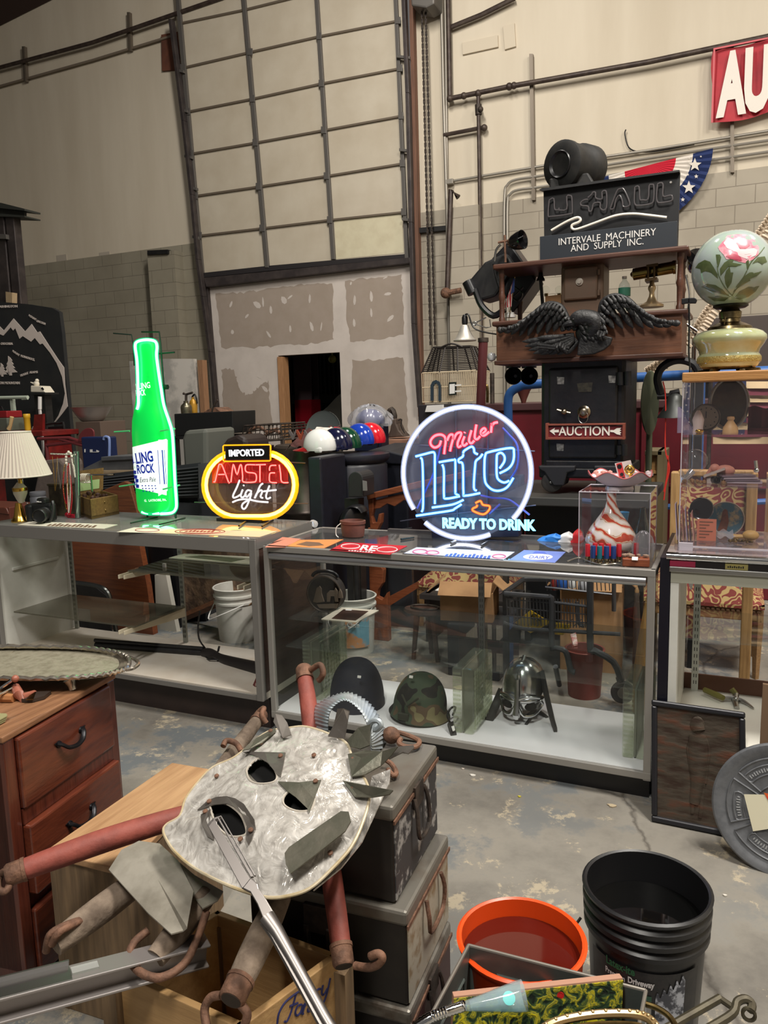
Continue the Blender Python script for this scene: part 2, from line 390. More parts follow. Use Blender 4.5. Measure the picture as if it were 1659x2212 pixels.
# room beyond
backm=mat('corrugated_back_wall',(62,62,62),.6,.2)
b=B()
pts=[]
for i in range(120):
 x=-12+i*.1;pts+=[(x,13.8,0),(x+.05,13.8,0),(x+.06,13.74,0),(x+.09,13.74,0)]
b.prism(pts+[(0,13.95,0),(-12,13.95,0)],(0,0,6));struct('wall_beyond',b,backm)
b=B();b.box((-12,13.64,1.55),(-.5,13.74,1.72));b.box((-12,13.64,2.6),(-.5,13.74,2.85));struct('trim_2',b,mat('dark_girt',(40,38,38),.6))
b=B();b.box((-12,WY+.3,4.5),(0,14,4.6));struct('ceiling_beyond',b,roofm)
c=at(663,900,Y=11.6)
t=T('steel_column','steel column painted red below, seen through the drywall doorway','column',(c.x,11.6,0))
b=B();b.box((c.x-.16,11.5,0),(c.x+.16,11.53,4.4));b.box((c.x-.16,11.75,0),(c.x+.16,11.78,4.4));b.box((c.x-.02,11.53,0),(c.x+.02,11.75,4.4));t.p('shaft',b,mat('column_grey',(88,70,74),.6))
b=B();b.box((c.x-.165,11.49,0),(c.x+.165,11.5,1.62));b.box((c.x+.16,11.49,0),(c.x+.17,11.79,1.62));t.p('red_band',b,mat('column_red',(150,18,36),.4),label='glossy red painted lower half')
P=[at(p.x,p.y,Y=10.9)for p in smooth([V((665,920,0)),V((680,900,0)),V((705,880,0)),V((722,862,0)),V((736,850,0)),V((741,858,0)),V((743,895,0))],3)];b=B();b.prism(P+[V((P[-1].x,10.9,0)),V((P[0].x,10.9,0))],(0,.06,0))
one('plow_blade','large dark curved metal sheet standing inside the drywall doorway','metal sheet',b,mat('grey_sheet',(84,84,78),.5,.3),.01)
b=B();q=at(718,776,Y=12);b.rod(q,V((q.x,12,4.5)),.012,6);b.ball(at(718,776,Y=12),.07);one('hanging_lamp','small yellow lamp globe hanging in the dark room beyond the doorway','lamp',b,mat('dim_yellow',(190,180,90),.4))
# ---------------------------------------------------------------- overhead door
DY=WY-.08
t=T('door_1','tall cream sectional overhead door with grey stiles, closed above the partition','door',at(650,575,Y=DY),kind='structure')
colT=[(388,55),(527,20),(683,0),(852,-38)];colB=[(435,596),(576,578),(719,560),(878,558)]
def dcol(k,y):
 (a,b_),(c_,d_)=colT[k],colB[k];return a+(c_-a)*(y-b_)/(d_-b_)
rows=[[(395,146),(540,112),(689,78),(860,44)],[(405,241),(545,213),(694,180),(864,147)],[(412,332),(551,308),(699,281),(866,250)],[(422,423),(558,403),(705,380),(869,353)],[(430,509),(566,493),(712,475),(872,458)]]
b=B();b.ppoly([(372,-60),(870,-160),(884,558),(740,572),(434,598)],DY,.05);t.p('door_sheet',b,doorm)
b=B();b.ppoly([(722,474),(868,458),(872,546),(726,560)],DY-.004,.003);t.p('patched_panel',b,doorm2,label='paler replaced panel')
for k in range(4):
 b=B();y0=-60;w=3.9
 b.ppoly([(dcol(k,y0)-w,y0),(dcol(k,y0)+w,y0),(colB[k][0]+w,colB[k][1]),(colB[k][0]-w,colB[k][1])],DY-.05,.045);t.p('stile',b,stile,.004)
b=B()
allrows=[[(388,50),(530,20),(610,0),(700,-22)]]+rows
for r in allrows:
 for a,c in zip(r,r[1:]):
  b.ppoly([(a[0],a[1]-2.2),(c[0],c[1]-2.2),(c[0],c[1]+2.2),(a[0],a[1]+2.2)],DY-.03,.028)
t.p('section_rail',b,rail,.003)
b=B()
for r in rows:
 for k,(x,y)in enumerate(r):b.ppoly([(x-6,y-8),(x+5,y-8),(x+5,y+7),(x-6,y+7)],DY-.062,.012)
t.p('hinge',b,stile,.003)
b=B();b.ppoly([(434,590),(580,574),(740,560),(884,548),(884,556),(740,570),(580,585),(434,600)],DY-.04,.06);t.p('bottom_seal',b,mat('rubber_seal',(34,30,32),.7))
b=B();b.ppoly([(440,600),(884,556),(886,568),(445,620)],PY-.12,.14);struct('trim_3',b,frame_dk,.006)
# tracks of the door
def track(name,label,pts,w,brk):
 t=T(name,label,'track',at(*pts[-1],Y=DY-.1));b=B()
 for a,c in zip(pts,pts[1:]):b.ppoly([(a[0]-w,a[1]),(a[0]+w,a[1]),(c[0]+w,c[1]),(c[0]-w,c[1])],DY-.14,.09)
 t.p('rail',b,frame_dk,.006);b=B()
 for x0,x1,y in brk:b.ppoly([(x0,y),(x1,y+3),(x1,y+9),(x0,y+6)],DY-.1,.05)
 t.p('bracket',b,stile,.003);return t
track('door_track','leaning dark vertical door track on the left edge of the tall door',[(366,40),(394,260),(412,420),(425,560),(436,640),(452,760),(470,940)],3.2,[(378,396,148),(388,404,234),(398,414,334),(410,424,402),(414,428,508)])
track('door_track','dark vertical door track on the right edge of the tall door',[(868,-60),(879,200),(886,480),(892,700),(905,880)],4,[(856,884,118),(862,886,320),(868,890,470)])
b=B();b.ppoly([(882,-60),(890,-60),(913,900),(903,900)],WY-.1,.1);struct('trim_4',b,jamb,.004)
b=B();b.ppoly([(440,612),(448,620),(474,940),(464,940)],PY-.06,.06);struct('trim_5',b,frame_dk,.004)
# ---------------------------------------------------------------- pilasters and fittings on the wall
b=B();b.ppoly([(318,548),(376,543),(402,900),(350,905)],WY-.2,.2);p_=at(318,548,Y=WY-.2);q_=at(376,543,Y=WY-.2)
b=B();b.box((p_.x,WY-.2,0),(q_.x,WY,p_.z));struct('pilaster_1',b,block_l)
b=B();b.ppoly([(318,541),(362,539),(362,548),(318,550)],WY-.24,.24);one('bearing_plate','small black steel plate capping the left block pilaster','steel plate',b,blk)
p_=at(968,450,Y=WY-.2);q_=at(1033,447,Y=WY-.2)
b=B();b.box((p_.x,WY-.2,0),(q_.x,WY,p_.z));struct('pilaster_2',b,block_r)
b=B();b.ppoly([(348,75),(386,68),(388,150),(350,153)],WY-.02,.05);one('wall_patch','rusty brown square patch on the beige wall beside the door top','patch',b,mat('red_brown_patch',(104,62,44),.8,0,(84,50,38),5))
for lab,q in(('long blank beige plate screwed on the upper wall',[(998,92),(1075,75),(1076,101),(999,118)]),('small upright beige plate screwed on the upper wall',[(1086,57),(1111,49),(1114,100),(1090,107)])):
 b=B();b.ppoly(q,WY-.01,.03);one('cover_plate',lab,'plate',b,mat('beige_plate',(200,188,168),.8),.004)
for lab,q in(('left faded square patch above the left block wall',[(122,552),(143,549),(145,574),(124,578)]),('second faded square patch above the left block wall',[(214,546),(236,543),(238,563),(216,566)])):
 b=B();b.ppoly(q,WY+.012,.008);one('wall_patch',lab,'patch',b,mat('grey_patch',(176,166,152),.9))
    # sprinkler main and branch
def pipes(name,label,cat,runs,r,m,Y=WY-.1,extra=None,group=None):
 t=T(name,label,cat,at(*runs[0][0][:2],Y=Y))if True else None
 for k,q in enumerate(runs):
  b=B();b.ptube(q,Y,r,10);t.p('pipe_run' if len(runs)>1 else 'pipe',b,m)
 if extra:
  b=B()
  for x,y,rr in extra:b.ball(at(x,y,Y=Y),rr)
  t.p('fitting',b,m)
 return t
pipes('sprinkler_pipe','dark sprinkler pipe running up the right wall with an elbow','pipe',[[(967,-60),(972,213)],[(972,213),(1100,187),(1400,134),(1750,60)]],.03,pipem,extra=[(972,213,.045),(1002,207,.042),(1033,202,.045),(1100,187,.045),(1110,185,.042)])
t=pipes('drain_pipe','thin dark drop pipe with a valve hanging from the sprinkler pipe','pipe',[[(1033,203),(1036,400),(1042,900)]],.024,pipem,Y=WY-.1)
b=B();b.ptube([(1033,226),(1034,248)],WY-.1,.042,10);b.ball(at(1038,236,Y=WY-.14),.036);t.p('valve',b,dkiron)
pipes('sprinkler_pipe','dark sprinkler pipe rising across the upper left wall','pipe',[[(-60,162),(200,92),(495,-10),(560,-33)]],.03,pipem)
pipes('conduit','thin dusty conduit below the dark pipe on the upper left wall','conduit',[[(-60,203),(200,130),(380,75)]],.018,mat('dusty_conduit',(120,108,94),.6),Y=WY-.03)
def strut(label,q,wpx=4):
 (x0,y0),(x1,y1)=q;b=B();b.ppoly([(x0-wpx,y0),(x0+wpx,y0),(x1+wpx,y1),(x1-wpx,y1)],WY-.05,.05);b.ppoly([(x0-wpx*.4,y0),(x0+wpx*.4,y0),(x1+wpx*.4,y1),(x1-wpx*.4,y1)],WY-.056,.006)
 one('strut_channel',label,'strut',b,mat('strut_steel',(116,106,94),.5,.5))
strut('leftmost short steel strut holding the pipe on the upper left wall',((50,100),(54,176)),3)
strut('short steel strut midway along the pipe on the upper left wall',((277,26),(280,109)),3)
strut('long steel strut on the right wall under the sprinkler pipe',((1147,116),(1152,432)),4)
strut('steel strut hanging below the red banner',((1581,88),(1582,372)),4)
b=B();b.ptube([(966,62),(1040,32),(1112,-4)],WY-.06,.03,8);one('pipe_bracket','upper slanting dark strut bracket beside the conduits','bracket',b,pipem)
b=B();b.ptube([(958,292),(1046,275)],WY-.06,.026,8);b.ball(at(1046,276,Y=WY-.06),.042);one('pipe_bracket','lower dark strut bracket crossing the drop pipe','bracket',b,pipem)
emt=mat('emt_conduit',(150,144,134),.45,.5)
pipes('conduit','tall bright conduit left of the sprinkler pipe','conduit',[[(952,-60),(958,200),(966,480),(972,900)]],.022,emt,Y=WY-.05)
pipes('conduit','second tall conduit, tight beside the sprinkler riser','conduit',[[(961,-60),(964,200),(966,390)]],.016,emt,Y=WY-.03)
pipes('conduit','upper horizontal conduit crossing the right wall','conduit',[[(966,393),(1180,357),(1400,325),(1750,268)]],.016,emt,Y=WY-.03)
P_=[(1090,900),(1089,560),(1090,425),(1096,400),(1115,388),(1180,378),(1400,342),(1750,290)]
b=B();b.ptube(P_,WY-.04,.017,8,4);one('conduit','outer bent conduit turning down behind the wooden shelf','conduit',b,emt)
P_=[(1097,900),(1096,560),(1096,440),(1102,420),(1120,410),(1180,402),(1400,366),(1750,315)]
b=B();b.ptube(P_,WY-.04,.017,8,4);one('conduit','inner bent conduit turning down behind the wooden shelf','conduit',b,emt)
b=B();b.ppoly([(962,388),(978,385),(978,396),(962,398)],WY-.07,.07);one('junction_box','small junction box at the left end of the horizontal conduit','box',b,emt,.005)
b=B();b.ptube([(1352,280),(1350,290),(1358,318),(1380,328),(1420,326),(1500,312)],WY-.02,.008,6,4);one('loose_wire','loose thin wire hanging over the conduit on the right wall','wire',b,blk)
t=T('hand_crank_pipe','tall dark pipe with bent ends standing against the right wall','pipe',at(968,630,Y=WY-.25))
b=B();b.ptube([(990,426),(974,410),(970,520),(966,630)],WY-.25,.035,8);t.p('pipe',b,pipem)
b=B();b.ptube([(960,634),(996,627)],WY-.3,.035,8);b.ball(at(963,633,Y=WY-.28),.07);t.p('handle',b,rust)
b=B();b.ppoly([(905,492),(965,487),(965,497),(905,503)],WY-.06,.06);one('crossbar','short black bar across the chains beside the door','bar',b,blk)
t=T('chain_hoist','grey door motor box with two long hanging chains','hoist',at(915,16,Y=WY-.2))
b=B();b.ppoly([(884,-40),(938,-50),(938,8),(920,17),(888,12)],WY-.35,.3);t.p('housing',b,stile,.02)
for x0,x1 in((911,930),(919,940)):
 b=B();n=110
 for i in range(n):
  y=12+i*(748-12)/n;c=at(x0+(x1-x0)*(y-12)/736,y,Y=WY-.2)
  b.obox(c,(.028 if i%2 else.01,.01 if i%2 else.028,.05))
 t.p('chain',b,dkiron)
    # banner and bunting
red_b=mat('banner_red',(176,28,44),.6,0,(158,20,36),5,bump=.15)
t=T('banner','red vinyl auction banner with big white capitals on the right wall','banner',at(1600,262,Y=WY-.12))
def bw(u,v):
 y=WY-.1-.02*math.sin(u*21)-.015*math.sin(u*9+v*5);a=at(1541,106,Y=WY-.1);c=at(1536,265,Y=WY-.1)
 return V((a.x+u*1.9+.02*math.sin(v*6),y,c.z+v*(a.z-c.z)-.03*math.sin(u*12)))
b=B();b.grid(bw,40,8);t.p('cloth',b,red_b)
b=B();a_=at(1546,258,Y=WY-.15);b.text('AUCTION',a_,(1,0,0),(0,0,1),1.68,at(1551,114,Y=WY-.15).z-a_.z,.006,.055);t.p('lettering',b,mat('banner_white',(222,214,204),.6,bump=.3,bscale=14))
b=B();b.ppoly([(1541,104),(1659,80),(1659,84),(1541,108)],WY-.155,.004);b.ppoly([(1541,106),(1545,106),(1540,265),(1536,265)],WY-.155,.004);t.p('hem',b,mat('hem_pink',(196,90,96),.6))
t=T('bunting','pleated red white and blue fan bunting with white stars behind the neon sign','bunting',at(1420,470,Y=WY-.2))
fan_o=at(1404,356,Y=WY-.1)
navy=mat('bunting_navy',(26,44,92),.8);bwht=mat('bunting_white',(214,206,196),.8);bred=mat('bunting_red',(190,22,48),.8)
R_=0.67
def fan(r0,r1,m,nm):
 b=B();n=56
 def fn(u,v):
  a=PI*u;r=(r0+(r1-r0)*v)*R_;return fan_o+V((-math.cos(a)*r*1.0,-.012*math.sin(u*PI*56)*(r0+v*(r1-r0)),-math.sin(a)*r+.12*(-math.cos(a))*r))
 b.grid(fn,n*2,4);t.p(nm,b,m)
fan(.0,.42,bred,'red_fan');fan(.42,.69,bwht,'white_fan');fan(.69,1.0,navy,'blue_fan')
def star(b,c,r,Y):
 b.ppoly([(c[0]+math.sin(k*PI/5)*(r if k%2==0 else r*.42),c[1]-math.cos(k*PI/5)*(r if k%2==0 else r*.42))for k in range(10)],Y,.004)
b=B()
for x,y,r in((1501,356,15),(1488,405,15),(1504,381,5),(1475,431,5),(1486,377,3),(1514,338,2.5),(1489,341,2.5),(1296,385,9)):star(b,(x,y),r,WY-.13)
t.p('star',b,bwht)
# ================================================================ clutter between the counters and the wall
def world_rect(b,x0,x1,y0,y1,z0,z1):return b.box((x0,y0,z0),(x1,y1,z1))
def floorz(b,pts,Y,depth):
 """pixel outline whose last two points are dropped straight to the floor"""
 P=[at(x,y,Y=Y)for x,y in pts];P+=[V((P[-1].x,Y,0)),V((P[0].x,Y,0))];return b.prism(P,(0,depth,0))
    # --- steel rack at far left
t=T('storage_rack','heavy dark steel rack with a top beam, cut off at the left edge','rack',at(20,660,Y=7.6))
b=B();b.ppoly([(-60,433),(2,438),(53,451),(53,455),(-60,443)],7.5,.25);b.ppoly([(-60,460),(5,462),(53,466),(53,469),(-60,466)],7.5,.25);b.ppoly([(-60,440),(52,453),(52,468),(-60,462)],7.6,.04);t.p('beam',b,mat('rack_beam',(60,62,58),.5,.3))
for q,nm in(([(10,462),(28,466),(44,660),(26,660)],'upright'),([(-20,462),(6,464),(20,660),(0,660)],'upright')):
 P=[at(x,y,Y=7.55)for x,y in q];b=B();b.prism([P[0],P[1],V((P[2].x,7.55,0)),V((P[3].x,7.55,0))],(0,.12,0));t.p(nm,b,frame_dk,.01)
b=B();b.ppoly([(-20,504),(12,506),(13,516),(-20,515)],7.5,.05);t.p('brace',b,stile)
b=B();b.ppoly([(12,630),(26,632),(26,656),(13,655)],7.45,.08);one('wood_offcut','pale wooden offcut standing above the mountain board','wood block',b,wood('pale_offcut',(190,166,132),(168,142,108),'Z',.7))
# --- mountain board
chalk=mat('black_board',(26,28,30),.75,0,(34,34,34),4,bump=.1);chw=mat('white_cutout',(206,194,186),.75)
MY=6.8
t=T('mountain_sign','big black board with white mountain peaks and hand-lettered mountain names, at the left edge','sign',at(60,940,Y=MY))
P=[at(x,y,Y=MY)for x,y in[(-260,668),(-120,655),(0,652),(60,657),(112,665),(128,674),(134,720),(150,900),(160,1000)]]
b=B();b.prism(P+[V((P[-1].x+.05,MY,0)),V((P[0].x,MY,0))],(0,.05,0));t.p('board',b,chalk)
mt=[(-20,688),(-10,694),(0,706),(8,714),(29,688),(54,716),(68,700),(80,718),(86,716),(104,744),(125,776),(138,794),(140,830),(146,878),(134,894),(118,914),(112,918),(126,898),(136,872),(140,850),(134,814),(122,784),(108,762),(92,742),(86,744),(75,730),(67,738),(49,726),(42,732),(33,709),(28,714),(23,707),(7,725),(0,722),(-20,726)]
b=B();b.ppoly(mt,MY-.006,.006);t.p('white_mountains',b,chw)
for x,yb,h in((20,809,40),(3,812,28)):
 b=B();s=h/40
 b.ppoly([(x+dx*s,yb+dy*s)for dx,dy in((-2,0),(-3,-40),(2,-36),(6,-30),(4,-29),(9,-22),(6,-21),(12,-14),(8,-13),(17,-5),(5,-4),(5,2),(0,2),(0,-4),(-10,-4),(-5,-12),(-8,-13),(-4,-21),(-6,-22),(-3,-29))],MY-.006,.006);t.p('white_pine',b,chw)
b=B()
for s_,a,c,h in(('MOUNT WASHINGTON',(-34,666),(38,664),5),('MOUNT',(62,683),(78,693),4.5),('LINCOLN',(79,695),(98,702),4.5),('CHOCORUA',(2,745),(28,745),5),('MOUNT',(27,760),(42,770),4.5),('MONADNOCK',(45,771),(75,780),5),('MOUNT',(45,814),(62,808),5),('ADAMS',(64,807),(82,806),5),('UION MOUNTAIN',(-6,830),(43,830),5.5)):
 b=B();b.ptext(s_,a,c,h,MY-.005,.004,.03);t.p('lettering',b,chw)
b=B();b.ptube([(50,934),(58,926),(62,930),(66,936),(72,922),(76,932),(82,920),(88,932),(92,922),(98,924),(104,922),(114,918)],MY-.008,.008,5,4);t.p('script_lettering',b,chw)
# --- red tool stand with things on it
RY=5.4
t=T('tool_stand','red steel tool stand with a tray, below the mountain board','stand',at(40,950,Y=RY))
q=[at(-90,945,Y=RY),at(92,938,Y=RY)]
b=B();b.box((q[0].x,RY,q[1].z-.02),(q[1].x,RY+.5,q[1].z+.03));t.p('tray',b,mat('red_tool_paint',(120,26,24),.45,0,(92,22,20),12),.005)
b=B();b.ppoly([(74,896),(92,894),(92,938),(70,940)],RY+.2,.03);t.p('side_plate',b,_mc['red_tool_paint'])
for x in(q[0].x+.1,q[1].x-.08):
 b=B();b.box((x-.02,RY+.1,0),(x+.02,RY+.4,q[1].z));t.p('leg',b,_mc['red_tool_paint'])
zt=q[1].z+.03
def onshelf(px,py):return at(px,py,Y=RY+.2)
t=T('toolbox','grey-green toolbox with a red lid on the red tool stand','toolbox',onshelf(10,928))
c=onshelf(14,928);
b=B();b.box((c.x-.28,RY+.1,zt),(c.x+.14,RY+.33,zt+.13));t.p('body',b,mat('toolbox_grey',(92,98,86),.5),.008)
b=B();b.box((c.x-.28,RY+.12,zt+.13),(c.x+.12,RY+.31,zt+.2));t.p('lid',b,mat('toolbox_red',(136,26,32),.4),.01)
b=B();b.tube([(c.x-.16,RY+.2,zt+.2),(c.x-.14,RY+.2,zt+.24),(c.x-.04,RY+.2,zt+.24),(c.x-.02,RY+.2,zt+.2)],.01,6);t.p('handle',b,blkp)
c=onshelf(60,925)
b=B();b.lathe([(.028,0),(.03,.02),(.03,.12),(.034,.125),(.034,.16),(.03,.165)],(c.x,RY+.2,zt));one('flashlight','upright yellow cylinder on the red tool stand','flashlight',b,mat('yellow_plastic',(208,164,40),.4))
c=onshelf(48,930);b=B();b.tube([(c.x-.02,RY+.06,zt+.02),(c.x+.01,RY+.06,zt+.06),(c.x+.04,RY+.06,zt+.14)],[.022,.016,.02],8);one('paint_brush','pale handled brush leaning on the red tool stand','brush',b,mat('pale_wood_handle',(206,178,126),.6))
t=T('typewriter_box','small cream machine with a bird figure on top, before the mountain board','figurine box',at(82,848,Y=6.5))
b=B();b.ppoly([(66,833),(88,834),(98,848),(66,847)],6.45,.14);t.p('body',b,cream,.008)
b=B();b.ppoly([(91,836),(95,841),(93,843),(88,839)],6.445,.004);t.p('dark_key',b,blkp)
b=B();c=at(79,829,Y=6.5);b.ball(c,(.035,.03,.035));b.ball(c+V((.012,0,.035)),.022);b.tube([c+V((-.03,0,0)),c+V((-.09,0,.02))],[.015,.006],6);t.p('bird',b,cream)
P=[at(50,850,Y=6.44),at(100,850,Y=6.44)]
b=B();b.box((P[0].x,6.42,P[0].z-.02),(P[1].x,6.62,P[0].z));b.box((P[0].x+.1,6.5,0),(P[1].x-.1,6.6,P[0].z));one('plant_stand','black stand holding the cream machine before the mountain board','stand',b,blk)
b=B();b.ptube([(-40,860),(60,858)],6.3,.02,10);b.ptube([(48,862),(60,861)],6.3,.012,8);q=at(20,859,Y=6.3);b.box((q.x-.02,6.32,0),(q.x+.02,6.36,q.z));one('tube_lamp','pale fluorescent tube lying across the mountain board','tube lamp',b,mat('tube_pale',(190,200,184),.4))
b=B();q=at(86,884,Y=6.0);b.ptube([(86,857),(86,884)],6.0,.02,8);b.box((q.x-.012,5.99,0),(q.x+.012,6.01,q.z));one('white_tube','short white upright tube beside the red side plate','tube',b,white)
# --- folding chair, red tubes, crate, bowl on post
t=T('folding_chair','black folding chair seen as a dark rounded back below the board','chair',at(120,950,Y=5.9))
b=B();b.ptube([(98,1000),(99,925),(104,916),(130,914),(138,920),(142,1000)],5.9,.012,8,3);q0,q1=at(98,1000,Y=5.9),at(142,1000,Y=5.9)
b.rod(q0,V((q0.x,5.8,0)),.012);b.rod(q1,V((q1.x,5.8,0)),.012);t.p('frame',b,blk)
b=B();b.ppoly([(103,922),(134,920),(138,962),(103,965)],5.9,.02);t.p('backrest',b,blkp,.006)
c=at(197,908,Y=6.0)
t=T('mixing_bowl','wide steel bowl on top of the brown post box','bowl',(c.x,6.0,c.z))
b=B();b.plathe(197,[(20,910),(24,908),(34,894),(41,882),(44,879),(41,880),(33,893),(22,905)],6.0,32);t.p('bowl',b,mat('bowl_steel',(186,182,178),.35,.7))
P=[at(171,911,Y=5.9),at(224,911,Y=5.9)]
b=B();b.box((P[0].x,5.85,0),(P[1].x,6.2,P[0].z));one('post_box','tall brown box pedestal under the steel bowl','box',b,mat('brown_box',(92,76,66),.75),.005)
redt=mat('dull_red_tube',(108,42,46),.5)
t=T('hand_cart','dull red tubular cart with a round shield plate, behind the lamp','cart',at(150,970,Y=5.3))
for k,q in enumerate([[(82,948),(150,946),(215,968),(230,966)],[(100,962),(150,956),(196,954)],[(128,948),(170,960),(212,970)],[(200,956),(206,962),(212,970)]]):
 b=B();b.ptube(q,5.3,.016,8);t.p('tube',b,redt)
q0=at(100,962,Y=5.3);q1=at(212,970,Y=5.3)
for q in(q0,q1):
 b=B();b.rod(q,V((q.x,5.35,0)),.016);t.p('leg',b,redt)
b=B();b.ppoly(smooth([(168,954),(172,938),(182,927),(194,925),(202,932),(202,952)],4),5.28,.015);t.p('shield_plate',b,redt,.004)
q0,q1=at(178,990,Y=5.1),at(234,990,Y=5.1)
t=T('plastic_crate','blue plastic crate with white lettering marks, behind the lamp','crate',((q0.x+q1.x)/2,5.2,0))
zz=at(200,944,Y=5.1).z
b=B();b.box((q0.x,5.1,zz-.32),(q1.x,5.22,zz));t.p('body',b,mat('crate_blue',(20,34,74),.45),.012)
b=B();b.ppoly([(194,971),(199,971),(199,976),(208,976),(208,972),(214,975),(213,977),(194,977)],5.094,.004);b.ppoly([(182,970),(184,970),(184,977),(182,977)],5.094,.004);t.p('white_marks',b,white)
b=B();b.ptube([(224,950),(226,944),(232,944),(236,950),(236,985)],5.1,.012,8,3);t.p('handle',b,mat('crate_handle',(120,140,190),.4))
b=B();b.box((q0.x-.1,5.05,0),(q1.x+.1,5.5,zz-.32));one('storage_chest','black trunk supporting the blue crate','trunk',b,blkp)
# --- grey sheet-metal bin with wooden edge
gm=mat('grey_sheet_metal',(102,104,108),.45,.4,(86,88,92),6)
t=T('sheet_metal_hopper','grey sloping sheet-metal hopper behind the jewellery','hopper',at(230,1030,Y=4.6))
b=B();b.ppoly([(172,1016),(225,990),(300,986),(300,1018)],4.6,.3);t.p('slope',b,gm)
b=B();b.ppoly([(218,987),(300,984),(300,992),(218,996)],4.58,.34);t.p('rim',b,gm,.004)
b=B();b.ppoly([(170,1017),(300,1016),(420,1010),(420,1019),(300,1026),(172,1027)],4.56,.06);t.p('wooden_edge',b,wood('grey_edge_wood',(170,150,122),(140,120,96),'X',.7))
b=B();P0,P1=at(175,1027,Y=4.58),at(420,1020,Y=4.58);b.box((P0.x,4.6,0),(P1.x,4.95,P1.z));t.p('base',b,mat('dark_hopper',(48,50,54),.5,.3))
lv=mat('louvre_grey',(86,90,94),.45,.4)
t=T('louvred_panel','grey louvred metal panel behind the green bottle sign','panel',at(405,1065,Y=4.45))
b=B();b.ppoly([(215,1026),(428,1000),(428,1075),(215,1080)],4.5,.03);q=at(320,1078,Y=4.5);q0,q1=at(215,1080,Y=4.5),at(428,1075,Y=4.5);b.box((q0.x,4.5,0),(q1.x,4.53,q0.z));t.p('sheet',b,mat('louvre_dark',(60,64,68),.5,.4))
for k in range(9):
 b=B();y=1030+k*5.4;b.ppoly([(216,y+2),(427,y-22+k*2),(427,y-19.5+k*2),(216,y+5)],4.47,.03);t.p('slat',b,lv)
b=B();b.ppoly([(428,1002),(444,1000),(444,1076),(430,1077)],4.42,.1);t.p('frame',b,gm)
b=B();floorz(b,[(392,948),(398,930),(445,926),(446,1000),(392,1004)][0:4],5.0,.4);one('grey_drum_case','tall grey rounded case behind the orange oval sign','case',b,mat('case_grey',(96,98,92),.5),.03)
# --- grey upholstered things left
b=B();q0=at(70,1085,Y=4.1);b.ppoly([(84,1005),(92,995),(128,990),(136,1000),(140,1090),(66,1090)],4.1,.2);P=at(66,1090,Y=4.1),at(140,1090,Y=4.1);b.box((P[0].x,4.1,0),(P[1].x,4.3,P[0].z));one('padded_chair','grey-brown upholstered chair back behind the camera and jewellery','chair back',b,mat('taupe_cloth',(96,84,78),.9,0,(84,74,68),30),.03)
bw=wood('brown_panel',(112,66,40),(84,48,30),'X',.4,4)
b=B();P=[at(x,y,Y=4.25)for x,y in((95,1068),(150,1060),(215,1062),(268,1040),(278,1044),(300,1120))];b.prism(P+[V((P[-1].x,4.25,0)),V((P[0].x,4.25,0))],(0,.04,0));one('headboard','plain brown wooden headboard standing behind the left counter','headboard',b,bw,.006)
b=B();P=at(-70,1100,Y=4.2),at(20,1100,Y=4.2);b.box((P[0].x,4.2,0),(P[1].x,4.5,P[0].z+.03));b.ppoly(smooth([(-10,1108),(-8,1098),(10,1096),(16,1104),(18,1112)],3),4.19,.1);one('leather_chair','low brown leather seat at the left edge behind the lamp','seat',b,mat('brown_leather',(96,52,40),.45),.02)
c=at(82,1065,Y=3.95);b=B();b.plathe(82,[(17,1095),(17,1075),(15,1072),(17,1068),(16,1062)],3.95);b.rod((c.x,3.95,0),(c.x,3.95,at(82,1095,Y=3.95).z),.03);one('film_canister','grey round canister stack behind the camera','canister',b,mat('canister_grey',(92,94,100),.45))
# --- white leaning panel, black box, sprayers
b=B();P=[at(x,y,Y=8)for x,y in[(279,780),(345,778),(345,775),(418,775),(428,900),(432,960)]];b.prism(P+[V((P[-1].x,8,0)),V((P[0].x,8,0))],(0,.06,0));one('wall_board','pale plaster-smeared board leaning behind the green bottle sign','board',b,mat('smeared_board',(196,190,182),.85,0,(160,156,150),2.2,.45,.55))
b=B();P=at(426,778,Y=8),at(436,960,Y=8);b.box((P[0].x,8,0),(P[0].x+.07,8.1,P[0].z));one('wood_plank','narrow raw wooden plank beside the pale leaning board','plank',b,wood('raw_plank',(150,112,82),(126,92,66),'Z',.7))
b=B();b.ppoly([(376,894),(502,888),(503,936),(378,942)],5.5,.35);one('amplifier','wide flat black box above the orange oval sign','box',b,mat('flat_black',(16,17,18),.55),.006)
b=B();P=at(380,943,Y=5.5),at(500,938,Y=5.5);b.box((P[0].x,5.48,P[1].z-.04),(P[1].x,5.9,P[1].z-.012))
for x in(P[0].x,P[1].x-.03):
 for y in(5.48,5.87):b.box((x,y,0),(x+.03,y+.03,P[1].z-.03))
b.box((P[0].x,5.48,.7),(P[1].x,5.9,.73));b.box((P[0].x,5.48,1.0),(P[1].x,5.9,1.03));one('shelf_rack','black shelf rack under the flat black box','rack',b,blk)
t=T('sprayer_can','old tin sprayer can with a pump top, on the flat black box','sprayer',at(402,893,Y=5.6))
b=B();b.plathe(402,[(11.5,895),(12,880),(11,876),(5,870),(5,866)],5.6);t.p('can',b,mat('tin_can',(130,124,104),.35,.9,(100,96,80),20))
b=B();b.ptube([(402,868),(402,852),(396,850)],5.6,.012,8);b.ptube([(402,852),(416,848)],5.6,.01,8);t.p('pump',b,dkiron)
t=T('fire_extinguisher','small yellow brass extinguisher beside the tin sprayer','extinguisher',at(417,891,Y=5.75))
b=B();b.plathe(417,[(8,892),(9,874),(7,866),(3,862),(3,858)],5.75);t.p('body',b,mat('old_yellow',(176,130,40),.4,.3))
b=B();b.ptube([(415,858),(420,852),(424,860),(426,872)],5.75,.008,6,3);t.p('hose',b,blkp)
